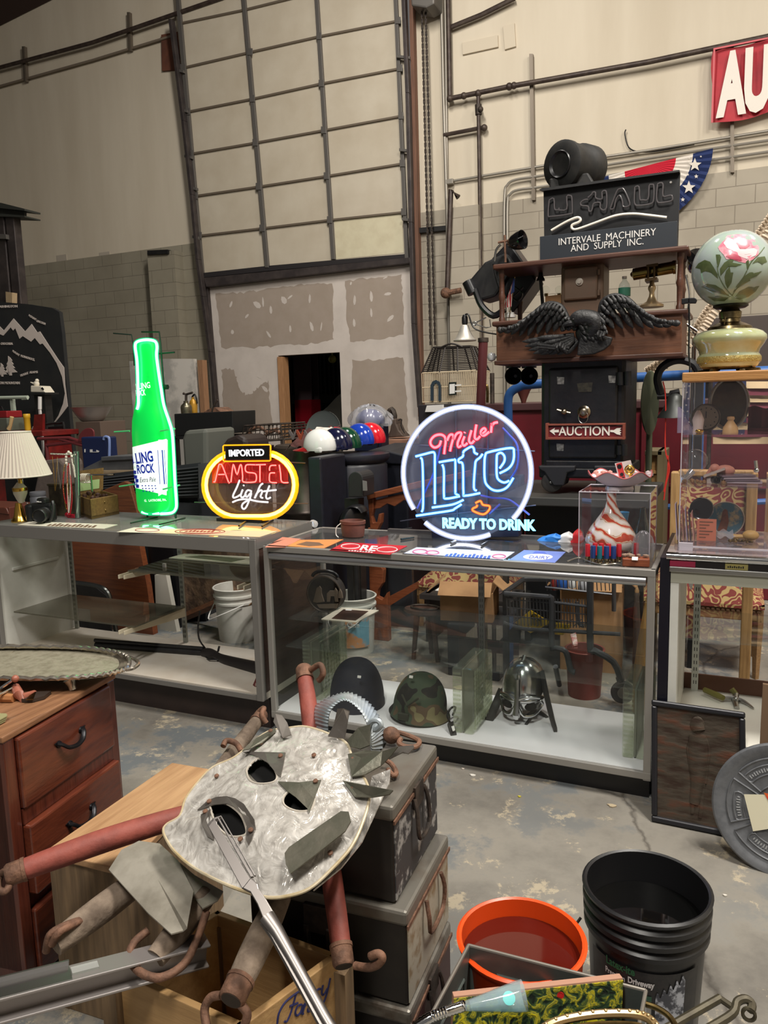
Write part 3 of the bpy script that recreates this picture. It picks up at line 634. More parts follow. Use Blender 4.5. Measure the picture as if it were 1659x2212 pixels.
b=B();b.ppoly(smooth([(436,894),(446,886),(462,880),(472,886),(484,893)],4),5.6,.2);one('anvil_casting','small brown cast-iron lump on the flat black box','casting',b,rust,.01)
b=B();b.ptube([(458,892),(462,876),(470,864)],5.6,.008,6,3);one('bent_rod','thin curved rod rising from the flat black box','rod',b,dkiron)
# --- wire baskets etc.
def basket(name,label,quad,Y,D,m,n=9):
 (x0,y0),(x1,y1),(x2,y2),(x3,y3)=quad;t=T(name,label,'basket',at((x0+x1)/2,y2,Y=Y));b=B()
 F=[at(*p,Y=Y)for p in quad];K=[p+V((0,D,0))for p in F]
 for R in(F,K):b.tube(R+[R[0]],.008,6)
 for i in range(4):b.rod(F[i],K[i],.008,6)
 t.p('rim',b,m);b=B()
 for i in range(1,n):
  u=i/n
  for R in(F,K):b.rod(R[0].lerp(R[1],u),R[3].lerp(R[2],u),.004,5)
  b.rod(F[3].lerp(F[2],u),K[3].lerp(K[2],u),.004,5)
 for v in(.33,.66):
  for R in(F,K):b.rod(R[0].lerp(R[3],v),R[1].lerp(R[2],v),.004,5)
  for i,j in((0,3),(1,2)):b.rod(F[i].lerp(F[j],v),K[i].lerp(K[j],v),.004,5)
 t.p('wire_mesh',b,m);
 b=B();q0,q1=F[3],F[2]
 for q in(F[3],F[2],K[3],K[2]):b.rod(q,V((q.x,q.y,0)),.012,6)
 t.p('leg',b,m);return t
basket('wire_basket','dark wire basket of scrap above the orange oval sign',[(528,920),(606,916),(612,950),(520,956)],5.6,.4,dkiron)
basket('wire_basket','long dark wire basket below the drywall doorway',[(606,922),(688,914),(690,934),(608,944)],6.4,.4,dkiron)
for k,(q,lab)in enumerate([([(528,950),(540,930),(560,922),(580,934),(600,926)],'rusty bent bar heaped in the wire basket'),([(535,935),(565,945),(590,928),(604,936)],'second rusty bar across the wire basket')]):
 b=B();b.ptube(q,5.75,.016,7,3);one('scrap_bar',lab,'bar',b,rust)
b=B();P=[at(x,y,Y=5.2)for x,y in[(478,962),(488,948),(512,938),(530,948),(536,985)]];b.prism(P+[V((P[-1].x,5.2,0)),V((P[0].x,5.2,0))],(0,.35,0));one('dark_case','dark brown lumpy case behind the orange oval sign','case',b,mat('dark_brown_leather',(44,34,32),.5),.03)
# --- blanket-draped barrel, fans, bunting cloth
t=T('metal_barrel','dull metal barrel below the draped blanket','barrel',at(640,1060,Y=5.1))
P=at(640,962,Y=5.3);b=B();b.lathe([(.26,0),(.27,.02),(.26,.3),(.275,.32),(.26,.34),(.26,.7),(.275,.72),(.26,.74),(.26,P.z-.02),(.24,P.z)],(P.x,5.45,0));t.p('drum',b,mat('barrel_metal',(96,86,78),.35,.7,(70,62,58),4))
bl=mat('striped_blanket',(84,42,36),.9,0,(60,34,34),5,bump=.3)
def blank(u,v):
 a=at(612+u*82,932-u*8,Y=5.0);return a+V((0,.3*(1-v)+.02*math.sin(u*20),-.14*v+.03*math.sin(u*7)*v-.012*math.cos(u*22)))
t=T('blanket','dark red woven blanket with grey zigzags draped over the barrel','blanket',at(650,960,Y=5.0))
b=B();b.grid(blank,24,8);t.p('cloth',b,bl)
for k,cx_ in enumerate((630,646,662,676)):
 b=B();b.ppoly([(cx_-8,930),(cx_-4,928),(cx_+3,940),(cx_+8,928),(cx_+11,930),(cx_+4,950),(cx_+1,950)],4.97,.008);t.p('zigzag',b,mat('zig_orange',(150,66,42),.9)if k%2 else mat('zig_grey',(104,96,96),.9))
t=T('folded_flag','folded striped red white and navy flag cloth over dark bins','flag',at(720,945,Y=5.0))
def fl(x0,x1,m,nm):
 b=B();b.grid(lambda u,v:at(x0+u*(x1-x0),922+v*17+u*2,Y=5.0)+V((0,-.03*math.sin(v*3)+.01*math.sin(u*8),0)),8,6);t.p(nm,b,m)
fl(684,714,bwht,'white_stripe');fl(688,716,navy,'navy_field')if False else None
fl(714,722,bwht,'white_stripe');fl(722,742,bred,'red_stripe');fl(742,750,bwht,'white_stripe');fl(750,757,bred,'red_stripe')
b=B();c=at(700,930,Y=5.9);b.lathe([(.005,0),(.16,.004),(.17,.01),(.17,.02),(.155,.012),(.005,.012)],c,basis((0,-1,.15)),30);b.rod(c,V((c.x,5.95,0)),.015,6);one('hubcap_disc','thin clear-rimmed round disc behind the striped flag','disc',b,mat('disc_grey',(92,98,98),.3,.3))
# --- black composter bins with hats
bin_m=mat('navy_black_plastic',(30,32,42),.42,0,(26,27,35),20)
HY=4.6;zb_=at(705,985,Y=HY).z
t=T('rain_barrel','big round navy-black plastic barrel carrying the batting helmets','barrel',at(720,1160,Y=HY))
c=at(722,1000,Y=HY);
b=B();b.lathe([(.2,0),(.225,.03),(.23,.5),(.222,.52),(.23,.54),(.235,zb_-.09),(.222,zb_-.07),(.245,zb_-.05),(.255,zb_-.03),(.25,zb_-.006),(.2,zb_)],(c.x,HY+.3,0),n=40);t.p('body',b,bin_m)
b=B();P=[at(x,y,Y=4.5)for x,y in((663,988),(693,990),(696,1160))];P=[at(663,988,Y=4.28),at(693,990,Y=4.28)];b.box((P[0].x,4.28,0),(P[1].x,4.62,P[0].z));one('wheeled_bin','flat-sided navy-black bin, left of the round barrel','bin',b,bin_m,.012)
t=T('wheeled_bin','wide navy-black bin with a hinged sloping lid, right of the helmets','bin',at(840,1000,Y=5.2))
P0,P1=at(770,1000,Y=5.2),at(880,1000,Y=5.2)
b=B();b.box((P0.x,5.2,0),(P1.x,5.7,P0.z));t.p('body',b,bin_m,.015)
b=B();b.prism([at(x,y,Y=5.18)for x,y in[(768,982),(790,975),(840,975),(880,985),(880,1004),(768,1000)]],(0,.55,.03));t.p('lid',b,bin_m,.01)
b=B();b.prism([at(x,y,Y=5.17)for x,y in[(780,978),(812,976),(814,984),(780,986)]],(0,.004,0));t.p('label_plate',b,mat('lid_sticker',(52,52,58),.5))
t=T('mailbox','dark rounded mailbox with a paper tag, low in front of the bins','mailbox',at(772,1075,Y=4.3))
arc=[(752,1074)]+[(752+16+16*-math.cos(PI*k/10),1036-17*math.sin(PI*k/10))for k in range(11)]+[(784,1074)]
b=B();b.ppoly(arc,4.3,.17);t.p('box',b,mat('mailbox_grey',(46,46,48),.5,.3),.006)
b=B();b.ppoly([(783,1038),(792,1040),(793,1060),(784,1060)],4.29,.004);t.p('paper_tag',b,mat('tag_paper',(120,118,116),.7))
q=at(768,1075,Y=4.4);b=B();b.box((q.x-.05,4.34,0),(q.x+.05,4.42,q.z));t.p('post',b,blk)
t=T('wheel_with_fender','black wheel under a wide fender, below the mailbox','wheel',at(765,1140,Y=4.15))
c=at(766,1128,Y=4.2)
b=B();b.lathe([(.03,-.03),(.08,-.03),(.1,-.02),(.105,0),(.1,.02),(.08,.03),(.03,.03)],c,basis((1,-.5,0)),28);t.p('wheel',b,blkp)
b=B();b.tube(smooth([at(x,y,Y=4.2)for x,y in[(736,1150),(738,1125),(748,1104),(764,1094),(780,1096),(788,1106)]],4),.05,8,up=(0,1,0),sx=.25);t.p('fender',b,blkp)
b=B();b.rod(c,V((c.x,c.y,0)),.02);t.p('stand',b,blk)
# helmets
def helmet_parts(t,shell_m,brim_m,two=None):
 def dome(a0,a1):
  b=B();pr=[]
  for k in range(11):
   a=PI/2*k/10;pr.append((.108*math.cos(a)*(1.0 if k else 1.02),.118*math.sin(a)+.02))
  pr=[(.106,-.012),(.109,0)]+pr;b.lathe(pr,t.loc,Mx(((1.12,0,0),(0,.88,0),(0,0,1))),32,a0,a1);return b
 if two:t.p('shell',dome(0,PI),two[0]);t.p('shell',dome(PI,2*PI),two[1])
 else:t.p('shell',dome(0,2*PI),shell_m)
 b=B();pts=[]
 for k in range(13):
  a=PI*.62+PI*.76*k/12;pts.append(t.loc+V((math.cos(a)*.118,math.sin(a)*.094,.012)))
 outer=[t.loc+V((math.cos(PI*.62+PI*.76*k/12)*.118-.11*math.sin(PI*k/12)**.6,math.sin(PI*.62+PI*.76*k/12)*.094,-.012))for k in range(13)]
 vs=[];fs=[]
 for p,q in zip(pts,outer):vs+=[p,q,q+V((0,0,-.005)),p+V((0,0,-.005))]
 for k in range(12):
  for m_ in range(4):fs.append((k*4+m_,k*4+(m_+1)%4,k*4+4+(m_+1)%4,k*4+4+m_))
 b.add(vs,fs,True);t.p('brim',b,brim_m)
 b=B();b.obox(t.loc+V((.045,-.08,-.005)),(.06,.025,.04));t.p('ear_flap',b,two[1]if two else shell_m,.012)
hel=[('glossy white batting helmet with a red brim, front of the helmet row',(691,976),(226,226,224),(178,36,40),None),('dark navy batting helmet, second in the helmet row',(727,972),(20,22,52),(20,22,52),None),('dark green batting helmet, third in the helmet row',(747,966),(14,62,40),(14,62,40),None),('half red half blue batting helmet, fourth in the helmet row',(778,962),(196,28,44),(196,28,44),((188,30,44),(28,62,168))),('bright red batting helmet, last in the helmet row',(800,958),(204,26,44),(204,26,44),None)]
for k,(lab,(x,y),c1,c2,two)in enumerate(hel):
 c=at(x,y,Y=HY+.08+k*.13);c.z=zb_+.045+(0 if k<3 else.02)
 t=T('batting_helmet',lab,'helmet',c,'row of batting helmets on the barrel');t.o.rotation_euler.z=-.12
 g=lambda n,c_:mat('helmet_%s'%n,c_,.16,coat=.6)
 helmet_parts(t,g(str(c1),c1),g(str(c2),c2),tuple(g(str(q),q)for q in two)if two else None)
    # blue helmet in clear bag, on a blue case
c=at(800,908,Y=6.0);b=B();b.ball(c,(.13,.12,.1));t=T('wrapped_helmet','blue helmet wrapped in crinkled clear plastic before the drywall','helmet',c)
t.p('helmet',b,mat('royal_blue',(30,46,120),.4));b=B()
b.grid(lambda u,v:c+V(((.19+.02*math.sin(u*37+v*9))*math.cos(2*PI*u)*math.sin(PI*v*.6+.05),(.15+.02*math.sin(u*51))*math.sin(2*PI*u)*math.sin(PI*v*.6+.05),(.13+.012*math.sin(u*43+v*17))*math.cos(PI*v*.6+.05))),40,10)
t.p('plastic_wrap',b,pane('crinkled_wrap',(.85,.86,.9),1.5,.25,(.8,.8,.85),.15));b=B();b.tube(smooth([at(x,y,Y=6.0)for x,y in[(775,890),(784,880),(805,877),(828,886),(836,900)]],4),.012,8);t.p('face_bar',b,blkp)
P0,P1=at(770,917,Y=5.9),at(818,917,Y=5.9)
b=B();b.box((P0.x,5.85,P0.z-.22),(P1.x,6.1,P0.z));b.ptube([(822,922),(826,922),(820,965)],5.85,.016,6);b.box((P0.x+.05,5.9,0),(P1.x-.05,6.05,P0.z-.2));one('scope_case','dark navy case with pale handle under the wrapped blue helmet','case',b,mat('case_navy',(18,26,48),.4),.015)
t=T('dinner_bell','brown flared bell shape in front of the drywall, right of the wrapped helmet','bell',at(855,946,Y=6.2))
b=B();b.ppoly([(846,906),(854,904),(856,916),(862,930),(874,943),(834,946),(842,930)],6.2,.14);t.p('bell',b,mat('brown_cast',(84,70,62),.6),.01)
b=B();b.ptube([(838,895),(846,884),(852,898),(850,906)],6.25,.025,6,3);t.p('knob',b,dkiron)
b=B();b.ptube([(860,908),(868,906),(866,920),(874,936)],6.2,.004,5,3);t.p('wire',b,blk)
P0,P1=at(826,948,Y=6.15),at(885,946,Y=6.15)
b=B();b.box((P0.x-.2,6.1,0),(P1.x,6.6,P0.z-.005));one('laminate_cabinet','pale brown wooden cabinet with black sockets, left of the neon circle','cabinet',b,mat('tan_laminate',(150,110,90),.6),.004)
for y in(962,972):
 b=B();b.ppoly([(858,y-3),(868,y-3.5),(868,y+2),(858,y+2.5)],6.08,.02);one('wall_socket','small dark socket on the pale cabinet, %s of two'%('upper' if y<970 else 'lower'),'socket',b,blkp)
    # --- bird cage on a black cabinet
CYG=6.0
t=T('bird_cage','house-shaped wire bird cage with a dark sloping roof','bird cage',at(968,868,Y=CYG))
F=[at(x,y,Y=CYG)for x,y in((911,806),(1030,800),(1022,866),(913,869))];D=.35
R0=[at(x,y,Y=CYG+.08)for x,y in((935,752),(1016,749))]
cw=mat('cage_wire',(196,178,150),.5);cd=mat('roof_wire',(46,40,38),.5,.4)
b=B();n=30
for i in range(n+1):
 u=i/n
 for dy in(0,D):b.rod(F[0].lerp(F[1],u)+V((0,dy,0)),F[3].lerp(F[2],u)+V((0,dy,0)),.0035,5)
for i in range(1,9):
 for e in((F[0],F[3]),(F[1],F[2])):b.rod(e[0]+V((0,D*i/9,0)),e[1]+V((0,D*i/9,0)),.0035,5)
for v in(0,.5,1):
 b.tube([F[0].lerp(F[3],v),F[1].lerp(F[2],v),F[1].lerp(F[2],v)+V((0,D,0)),F[0].lerp(F[3],v)+V((0,D,0))],.005,5,True)
t.p('wire_walls',b,cw);b=B()
top=[R0[0],R0[1],R0[1]+V((0,.18,0)),R0[0]+V((0,.18,0))];base=[F[0],F[1],F[1]+V((0,D,0)),F[0]+V((0,D,0))]
for i in range(15):
 u=i/14;R=[base[k].lerp(top[k],u)for k in range(4)];b.tube(R,.004,5,True)
for k in range(4):
 for u in(0,.33,.66):
  b.rod(base[k].lerp(base[(k+1)%4],u),top[k].lerp(top[(k+1)%4],u),.007,5)
t.p('wire_roof',b,cd)
b=B();b.prism(top,(0,0,.012));b.tube(smooth([R0[0].lerp(R0[1],.2),R0[0].lerp(R0[1],.5)+V((0,0,.03)),R0[0].lerp(R0[1],.8)],4),.008,6);t.p('roof_cap',b,cd)
b=B();o=[(930,866),(930,832),(934,824),(941,821),(948,824),(952,832),(952,866)];i_=[(947,864),(947,833),(941,827),(936,833),(936,864)]
b.ppoly(o+[(947,866)]+i_[1:4]+[(936,866)],CYG-.02,.015);t.p('arched_door',b,mat('cage_plastic',(40,52,64),.4))
b=B();b.ppoly([(969,826),(985,825),(985,853),(969,854)],CYG-.02,.015);t.p('window_frame',b,blkp)
b=B();b.ppoly([(971,830),(982,829),(982,850),(971,851)],CYG-.026,.006);b.ppoly([(983,831),(996,830),(996,833),(983,834)],CYG-.026,.006);b.ppoly([(983,844),(996,843),(996,846),(983,847)],CYG-.026,.006);t.p('feeder_window',b,white)
P0,P1=at(884,890,Y=5.9),at(985,890,Y=5.9);zc=at(968,872,Y=5.95).z
b=B();b.box((P0.x+.08,5.9,0),(P1.x,6.33,zc-.004));one('black_cabinet','tall dark cabinet carrying the bird cage, behind the neon circle','cabinet',b,mat('charcoal_steel',(34,30,36),.5),.005)
b=B();b.ppoly([(922,876),(956,874),(956,880),(978,879),(978,889),(918,890)],5.87,.04);one('paper_stack','white papers stuck below the bird cage','papers',b,white)
# clamp lamp
t=T('clamp_lamp','aluminium bell clamp lamp hanging off the wooden cabinet','clamp lamp',at(1004,738,Y=4.5))
b=B();b.plathe(1004,[(24.5,737),(25,735),(19,728),(13,716),(9,704),(7,702)],4.5);t.p('shade',b,mat('spun_aluminium',(200,194,184),.4,.6))
b=B();b.plathe(1004,[(5.5,703),(5.5,700),(6.5,699),(6.5,686),(4,680),(2,679)],4.5);t.p('socket',b,blkp)
b=B();b.ptube([(1005,680),(1012,680),(1022,706),(1040,716),(1072,722)],4.48,.005,6,4);t.p('cord',b,blkp)
b=B();b.ptube([(1012,697),(1026,698),(1050,686)],4.5,.004,6);b.ptube([(1026,700),(1050,708),(1060,706),(1058,690)],4.5,.004,6);b.ptube(smooth([(1024,694,4.5),(1030,698,4.5),(1026,703,4.5),(1022,699,4.5)],3,True),4.5,.004,6);t.p('clamp',b,steel)
# red fire-pole, pipes behind
t=T('red_post','dark red round post beside the bird cage','post',at(1036,870,Y=5.6))
P=[at(1044,736,Y=5.6),at(1030,870,Y=5.6)];b=B();b.rod(P[0],V((P[1].x-.05,5.6,.0)),.035,12);t.p('shaft',b,mat('oxblood',(92,40,44),.45));b=B();b.rod(P[0]+V((0,0,-.01)),P[0]+V((0,0,.02)),.04,12);t.p('collar',b,dkiron)
b=B();P=at(1063,806,Y=6.5),at(1064,878,Y=6.5);b.rod(P[0],V((P[1].x,6.5,0)),.02,8);one('thin_post','thin dark rod standing right of the red post','rod',b,dkiron)
b=B();b.ptube([(1046,860),(1047,836),(1050,832),(1053,838),(1053,870)],6.0,.012,6,3);b.rod(at(1046,860,Y=6),V((at(1046,872,Y=6).x,6.0,0)),.012,6);one('trumpet','small brass tubing shape beside the red post','brass tubing',b,brass)
# red cabinet run behind
crim=mat('crimson_cabinet',(104,22,34),.5,0,(88,20,30),3)
RYc=6.4;P0,P1=at(1068,884,Y=RYc),at(1900,880,Y=RYc)
t=T('red_dumpster','long crimson steel container behind the safe and neon circle','container',((P0.x+P1.x)/2,RYc,0));ztop=at(1430,878,Y=RYc).z
b=B();b.box((P0.x-.6,RYc,0),(P1.x,RYc+.9,ztop));t.p('body',b,crim,.01)
b=B();b.box((P0.x-.62,RYc-.03,ztop-.01),(P1.x,RYc+1.02,ztop+.05));t.p('top_rail',b,mat('crimson_dark',(70,40,42),.5),.006)
for x in(P0.x-.25,P0.x+1.2,P0.x+2.3):
 b=B();b.box((x,RYc-.05,0),(x+.06,RYc,ztop));t.p('rib',b,crim)
b=B();b.box((P0.x-.6,RYc-.035,ztop-.62),(P1.x,RYc,ztop-.6));t.p('seam',b,crim)
bluep=mat('blue_pipe',(44,92,158),.4)
t=T('pipe_rack','sky-blue bent pipe frame standing behind the safe','pipe frame',at(1100,1100,Y=5.6))
P=[at(1098,900,Y=5.6),at(1098,860,Y=5.6),at(1108,843,Y=5.6),at(1130,832,Y=5.6),at(1200,826,Y=5.6),at(1400,814,Y=5.6),at(1900,790,Y=5.6)]
b=B();b.tube([V((P[0].x,5.6,0))]+smooth(P[:4],4)+P[4:],.033,12);t.p('frame',b,bluep)
P=at(1513,816,Y=5.6);b=B();b.rod(P,V((P.x,5.6,0)),.033,12);t.p('upright',b,bluep)
P=at(1380,1098,Y=5.6),at(1900,1070,Y=5.6);b=B();b.rod(P[0],P[1],.02,8);t.p('rail',b,bluep)
# horn speakers under the cabinet
t=T('horn_speaker','pair of black flared horns side by side under the wooden cabinet','horn',at(1130,835,Y=4.9))
for x in(1109,1143):
 b=B();b.plathe(x,[(16,780),(16,795)],4.95);c=at(x,812,Y=4.8);M_=basis((.1,-1,0));b.lathe([(.02,-.2),(.025,-.1),(.045,-.02),(.055,0),(.05,.004),(.035,-.03),(.01,-.08)],c,M_,26);t.p('horn',b,blkp)
b=B();b.plathe(1131,[(19,837),(14,845),(7,862),(3,876)],6.5);one('copper_funnel','brown funnel-shaped horn behind the blue pipe','funnel',b,mat('brown_funnel',(92,50,44),.4));
b=B();b.plathe(1118,[(44,882),(46,880),(30,876),(10,874)],6.9);one('brown_platter','flat brown round platter on the crimson container','platter',b,mat('platter_brown',(70,46,42),.5))
# --- the safe on its dark trolley
SY=4.5;zs=at(1250,1064,Y=SY).z
sm=mat('old_black_safe',(17,17,20),.42,.2,(34,30,30),7,.45,.75,.2)
t=T('iron_safe','old black iron safe with a round dial, on heavy casters','safe',at(1260,1060,Y=SY))
A,C_=at(1168,1015,Y=SY),at(1352,768,Y=SY)
b=B();b.box((A.x,SY,A.z),(C_.x,SY+.55,C_.z));t.p('body',b,sm,.02)
b=B();q0,q1=at(1186,990,Y=SY),at(1336,790,Y=SY);b.box((q0.x,SY-.025,q0.z),(q1.x,SY,q1.z));dr=t.p('door',b,sm,.012)
b=B();b.pbox(1178,996,1350,1012,SY-.03,.04);t.p('base_moulding',b,sm,.006)
b=B();b.pbox(1164,1012,1356,1032,SY-.03,.6);t.p('plinth',b,sm,.01)
b=B();c=at(1262,890,Y=SY-.03);b.lathe([(.035,0),(.036,.008),(.024,.016),(.02,.03),(.012,.034),(0,.034)],c,basis((0,-1,0)),26);t.p('dial',b,mat('nickel',(150,138,120),.3,1.0),parent=dr)
b=B();b.tube([c+V((.026*math.cos(a),-.03+.004*math.sin(a),-.028+.034*math.sin(a)))for a in[2*PI*k/24 for k in range(24)]],.0016,6,True);t.p('ring',b,steel,parent=dr)
b=B();c=at(1220,889,Y=SY-.03);b.ball(c+V((0,-.02,0)),.017);b.tube([c+V((-.04,-.02,.012)),c+V((0,-.02,0)),c+V((.036,-.02,-.008))],.006,8);t.p('handle',b,mat('nickel',(150,138,120),.3,1.0),parent=dr)
for x,y0,y1 in((1356,802,832),(1340,804,832),(1348,960,984),(1338,962,982)):
 b=B();b.rod(at(x,y0,Y=SY-.03),at(x,y1,Y=SY-.03),.02,12);t.p('hinge',b,sm)
fo=mat('foil_patch',(150,148,144),.5,.3,(80,78,76),60)
for x,y in((1211,822),(1322,819),(1210,966)):
 b=B();b.ppoly([(x-8,y-8),(x+8,y-7),(x+7,y+8),(x-7,y+8)],SY-.028,.002);t.p('worn_patch',b,fo)
b=B();b.ppoly([(1246,828),(1280,826),(1278,846),(1250,847)],SY-.028,.002);t.p('faded_emblem',b,mat('faded_gilt',(70,66,54),.5,.3,(44,42,38),40))
for x in(1211,1330):
 b=B();b.ppoly([(x-48,1006),(x+32,1006),(x+30,1018),(x+14,1022),(x+6,1050),(x-16,1050),(x-36,1020),(x-48,1014)],SY-.06,.14);ck=t.p('caster_bracket',b,mat('caster_iron',(44,44,48),.5,.4),.008)
 b=B();c=at(x-18,1040,Y=SY+.0);b.lathe([(.01,-.035),(.045,-.035),(.058,-.03),(.062,-.015),(.062,.015),(.058,.03),(.045,.035),(.01,.035)],c,basis((.15,-1,0)),30);t.p('wheel',b,mat('caster_wheel',(66,64,62),.5,.3),parent=ck)
 b=B();b.ball(c+V((0,-.045,0)),.01);t.p('axle',b,steel,parent=ck)
zp_=at(1211,1064,Y=SY).z-.004
t=T('steel_trolley','dark heavy trolley table under the safe','trolley',(-.75,4.6,0))
b=B();b.box((-1.25,4.3,zp_-.05),(-.42,5.2,zp_));t.p('deck',b,mat('trolley_deck',(66,66,64),.5,.3),.006)
b=B();b.box((-1.22,4.82,.1),(-.5,5.15,zp_-.05));t.p('cabinet',b,mat('trolley_black',(24,24,28),.5),.004)
for x in(-1.23,-.47):
 b=B();b.box((x,4.32,0),(x+.03,4.36,zp_-.05));t.p('leg',b,blk);b=B();b.box((x,4.84,0),(x+.04,5.1,.1));t.p('skid',b,blk)
t=T('auction_sign','small red framed wooden sign with a white arrow, propped on the safe door','sign',at(1263,950,Y=SY-.06))
b=B();b.pbox(1183,920,1345,946,SY-.05,.02);t.p('panel',b,mat('sign_red',(112,26,30),.5))
fr_=mat('sign_frame',(126,62,46),.5)
b=B();b.pbox(1178,914,1350,920,SY-.065,.04);b.pbox(1178,944,1350,950,SY-.065,.04);b.pbox(1178,914,1184,950,SY-.0651,.04);b.pbox(1344,914,1350,950,SY-.0651,.04);t.p('frame',b,fr_,.002)
b=B();b.ppoly([(1187,931),(1199,924),(1197,929),(1207,928),(1207,934),(1197,934),(1199,940)],SY-.056,.005);b.ptext('AUCTION',(1207,941),(1317,941),20,SY-.051,.005,.012);b.ppoly([(1318,929),(1326,929),(1332,925),(1342,924),(1339,928),(1342,930),(1338,932),(1342,935),(1339,937),(1341,940),(1332,938),(1326,934),(1318,933)],SY-.056,.005)
t.p('lettering',b,mat('sign_white',(230,224,214),.5))
# --- wooden cabinet with gallery on the safe
cab=wood('walnut',(112,72,50),(86,54,38),'X',.42,3);cab2=wood('walnut_edge',(84,50,36),(66,40,30),'X',.4,3)
SF=4.42
t=T('organ_top','long walnut cabinet top with a railed gallery shelf, set on the safe','cabinet',at(1270,780,Y=SF))
A,C_=at(1072,778,Y=SF),at(1474,676,Y=SF);zlo=at(1270,775,Y=SF).z;zhi=at(1270,686,Y=SF).z;SB=SF+.42
b=B();b.box((A.x,SF,zlo),(C_.x,SB,zhi));t.p('box',b,cab,.006)
b=B();b.box((A.x-.02,SF-.02,zhi-.015),(C_.x+.03,SB+.01,zhi+.012));t.p('ledge',b,cab2,.008)
b=B();b.box((A.x-.01,SF-.012,zlo-.012),(C_.x+.01,SB,zlo+.012));t.p('moulding',b,cab2,.005)
zt1=at(1270,552,Y=SF).z;X0,X1=at(1066,570,Y=SF).x,at(1488,540,Y=SF).x
b=B();b.box((X0,SF-.02,zt1-.028),(X1,SB,zt1));t.p('gallery_shelf',b,cab2,.008)
for x,y in((X0+.04,SF+.03),(X0+.06,SB-.06),(X1-.04,SF+.03),(X1-.05,SB-.06)):
 h=zt1-.028-zhi;b=B();b.lathe([(.018,0),(.018,.03),(.014,.04),(.016,h*.5-.02),(.021,h*.5),(.016,h*.5+.02),(.014,h-.04),(.018,h-.03),(.018,h)],(x,y,zhi),n=14);t.p('post',b,cab2)
GZ=zt1;GY=SF+.2
# eagle
em=mat('black_carved_wood',(23,23,25),.5,0,(34,33,33),14,bump=.35,bscale=70);EY=SF-.05
t=T('eagle_plaque','black carved eagle with spread wings on the walnut cabinet front','eagle carving',at(1260,768,Y=EY))
def feather(b,base,tip,w,bend=0.0,Y=EY,dy=0.0):
 A,C_=at(*base,Y=Y+dy),at(*tip,Y=Y+dy-.01);d=C_-A;s_=V((-d.z,0,d.x));P=[];R=[]
 for k in range(9):
  u=k/8;P.append(A+d*u+s_*bend*math.sin(PI*u));R.append(w*mpp(A)*(.55+.6*u-.75*max(0,u-.7)*3.0)if u<1 else w*mpp(A)*.15)
 b.tube(P,[max(r*.45,.0012)for r in R],8,up=(0,1,0),sx=2.0)
def wing(bone,tips,cov):
 bb=smooth([V((x,y,0))for x,y in bone],6);b=B();n=len(tips)
 def bp(u):i=min(int(u*(len(bb)-1)),len(bb)-2);f=u*(len(bb)-1)-i;q=bb[i].lerp(bb[i+1],f);return(q.x,q.y)
 for k,tp in enumerate(tips):feather(b,bp(.12+.86*k/(n-1)),tp,8.5,-.04,dy=.004*k)
 for row,(f,w)in enumerate(((.6,7.5),(.38,6.5),(.2,5.5))):
  for k in range(n*2-1 if row else n):
   u=k/((n*2-2)if row else(n-1));tp=tips[min(int(u*(n-1)+.5),n-1)];o=bp(.06+.9*u);feather(b,o,(o[0]+(tp[0]-o[0])*f,o[1]+(tp[1]-o[1])*f),w,-.03,dy=-.016-.012*row)
 P=[at(q.x,q.y,Y=EY-.02)for q in bb];b.tube(P,[.015-.008*k/len(P)for k in range(len(P))],8);return b
t.p('wing',wing([(1244,712),(1228,690),(1214,664),(1196,655),(1176,658),(1150,678),(1120,702),(1088,713)],[(1212,716),(1196,716),(1180,720),(1160,722),(1140,726),(1122,726),(1104,723),(1090,719),(1074,715)],1),em)
t.p('wing',wing([(1284,716),(1294,690),(1300,655),(1318,640),(1340,639),(1362,650),(1385,672),(1415,690),(1450,697)],[(1306,716),(1326,710),(1346,710),(1368,709),(1390,709),(1412,709),(1432,707),(1450,704),(1470,698)],1),em)
b=B();c=at(1268,720,Y=EY);b.ball(c,(.06,.035,.07),Mx.Rotation(-.5,3,'Y'),18);b.tube(smooth([c+V((.02,0,.0)),at(1288,700,Y=EY-.02),at(1274,688,Y=EY-.03),at(1252,686,Y=EY-.04),at(1236,694,Y=EY-.045)],4),[.05,.052,.053,.053,.052,.05,.049,.048,.046,.044,.043,.042,.041,.039,.036,.032,.026],14,up=(0,1,0),sx=1.0)
b.tube(smooth([at(1240,697,Y=EY-.05),at(1228,699,Y=EY-.055),at(1217,704,Y=EY-.055),at(1219,713,Y=EY-.055)],4),[.024,.02,.019,.018,.016,.014,.012,.01,.009,.008,.006,.005,.004],8);
for k in range(26):
 q=(1246+(k%7)*8+(k//7)*3,684+(k//7)*11+(k%2)*3);feather(b,q,(q[0]+12,q[1]+16),5,.02,dy=-.05+.006*(k//7))
b.ball(at(1238,690,Y=EY-.085),(.006,.004,.005));t.p('body',b,em)
b=B()
for k,tp in enumerate([(1128,738),(1134,748),(1142,757),(1152,764),(1168,766),(1186,766),(1204,766),(1222,765)]):feather(b,(1235+k*2,722+k*2),tp,8,0.02,dy=.006)
for k,tp in enumerate([(1160,730),(1172,742),(1184,752),(1200,756),(1216,754)]):feather(b,(1240,722+k*3),tp,7.5,0.03,dy=-.012)
t.p('tail',b,em)
b=B();b.prism([at(x,y,Y=EY-.03)for x,y in smooth([V((1252,730,0)),V((1286,722,0)),V((1323,729,0)),V((1314,748,0)),V((1290,764,0)),V((1246,768,0)),V((1248,748,0))],3,True)for x,y in[(x,y)]]if False else[at(p.x,p.y,Y=EY-.03)for p in[V(q+(0,))for q in((1252,730),(1286,720),(1323,729),(1318,744),(1304,756),(1282,765),(1246,768),(1248,748))]],(0,.03,0));t.p('shield',b,em,.006)
b=B()
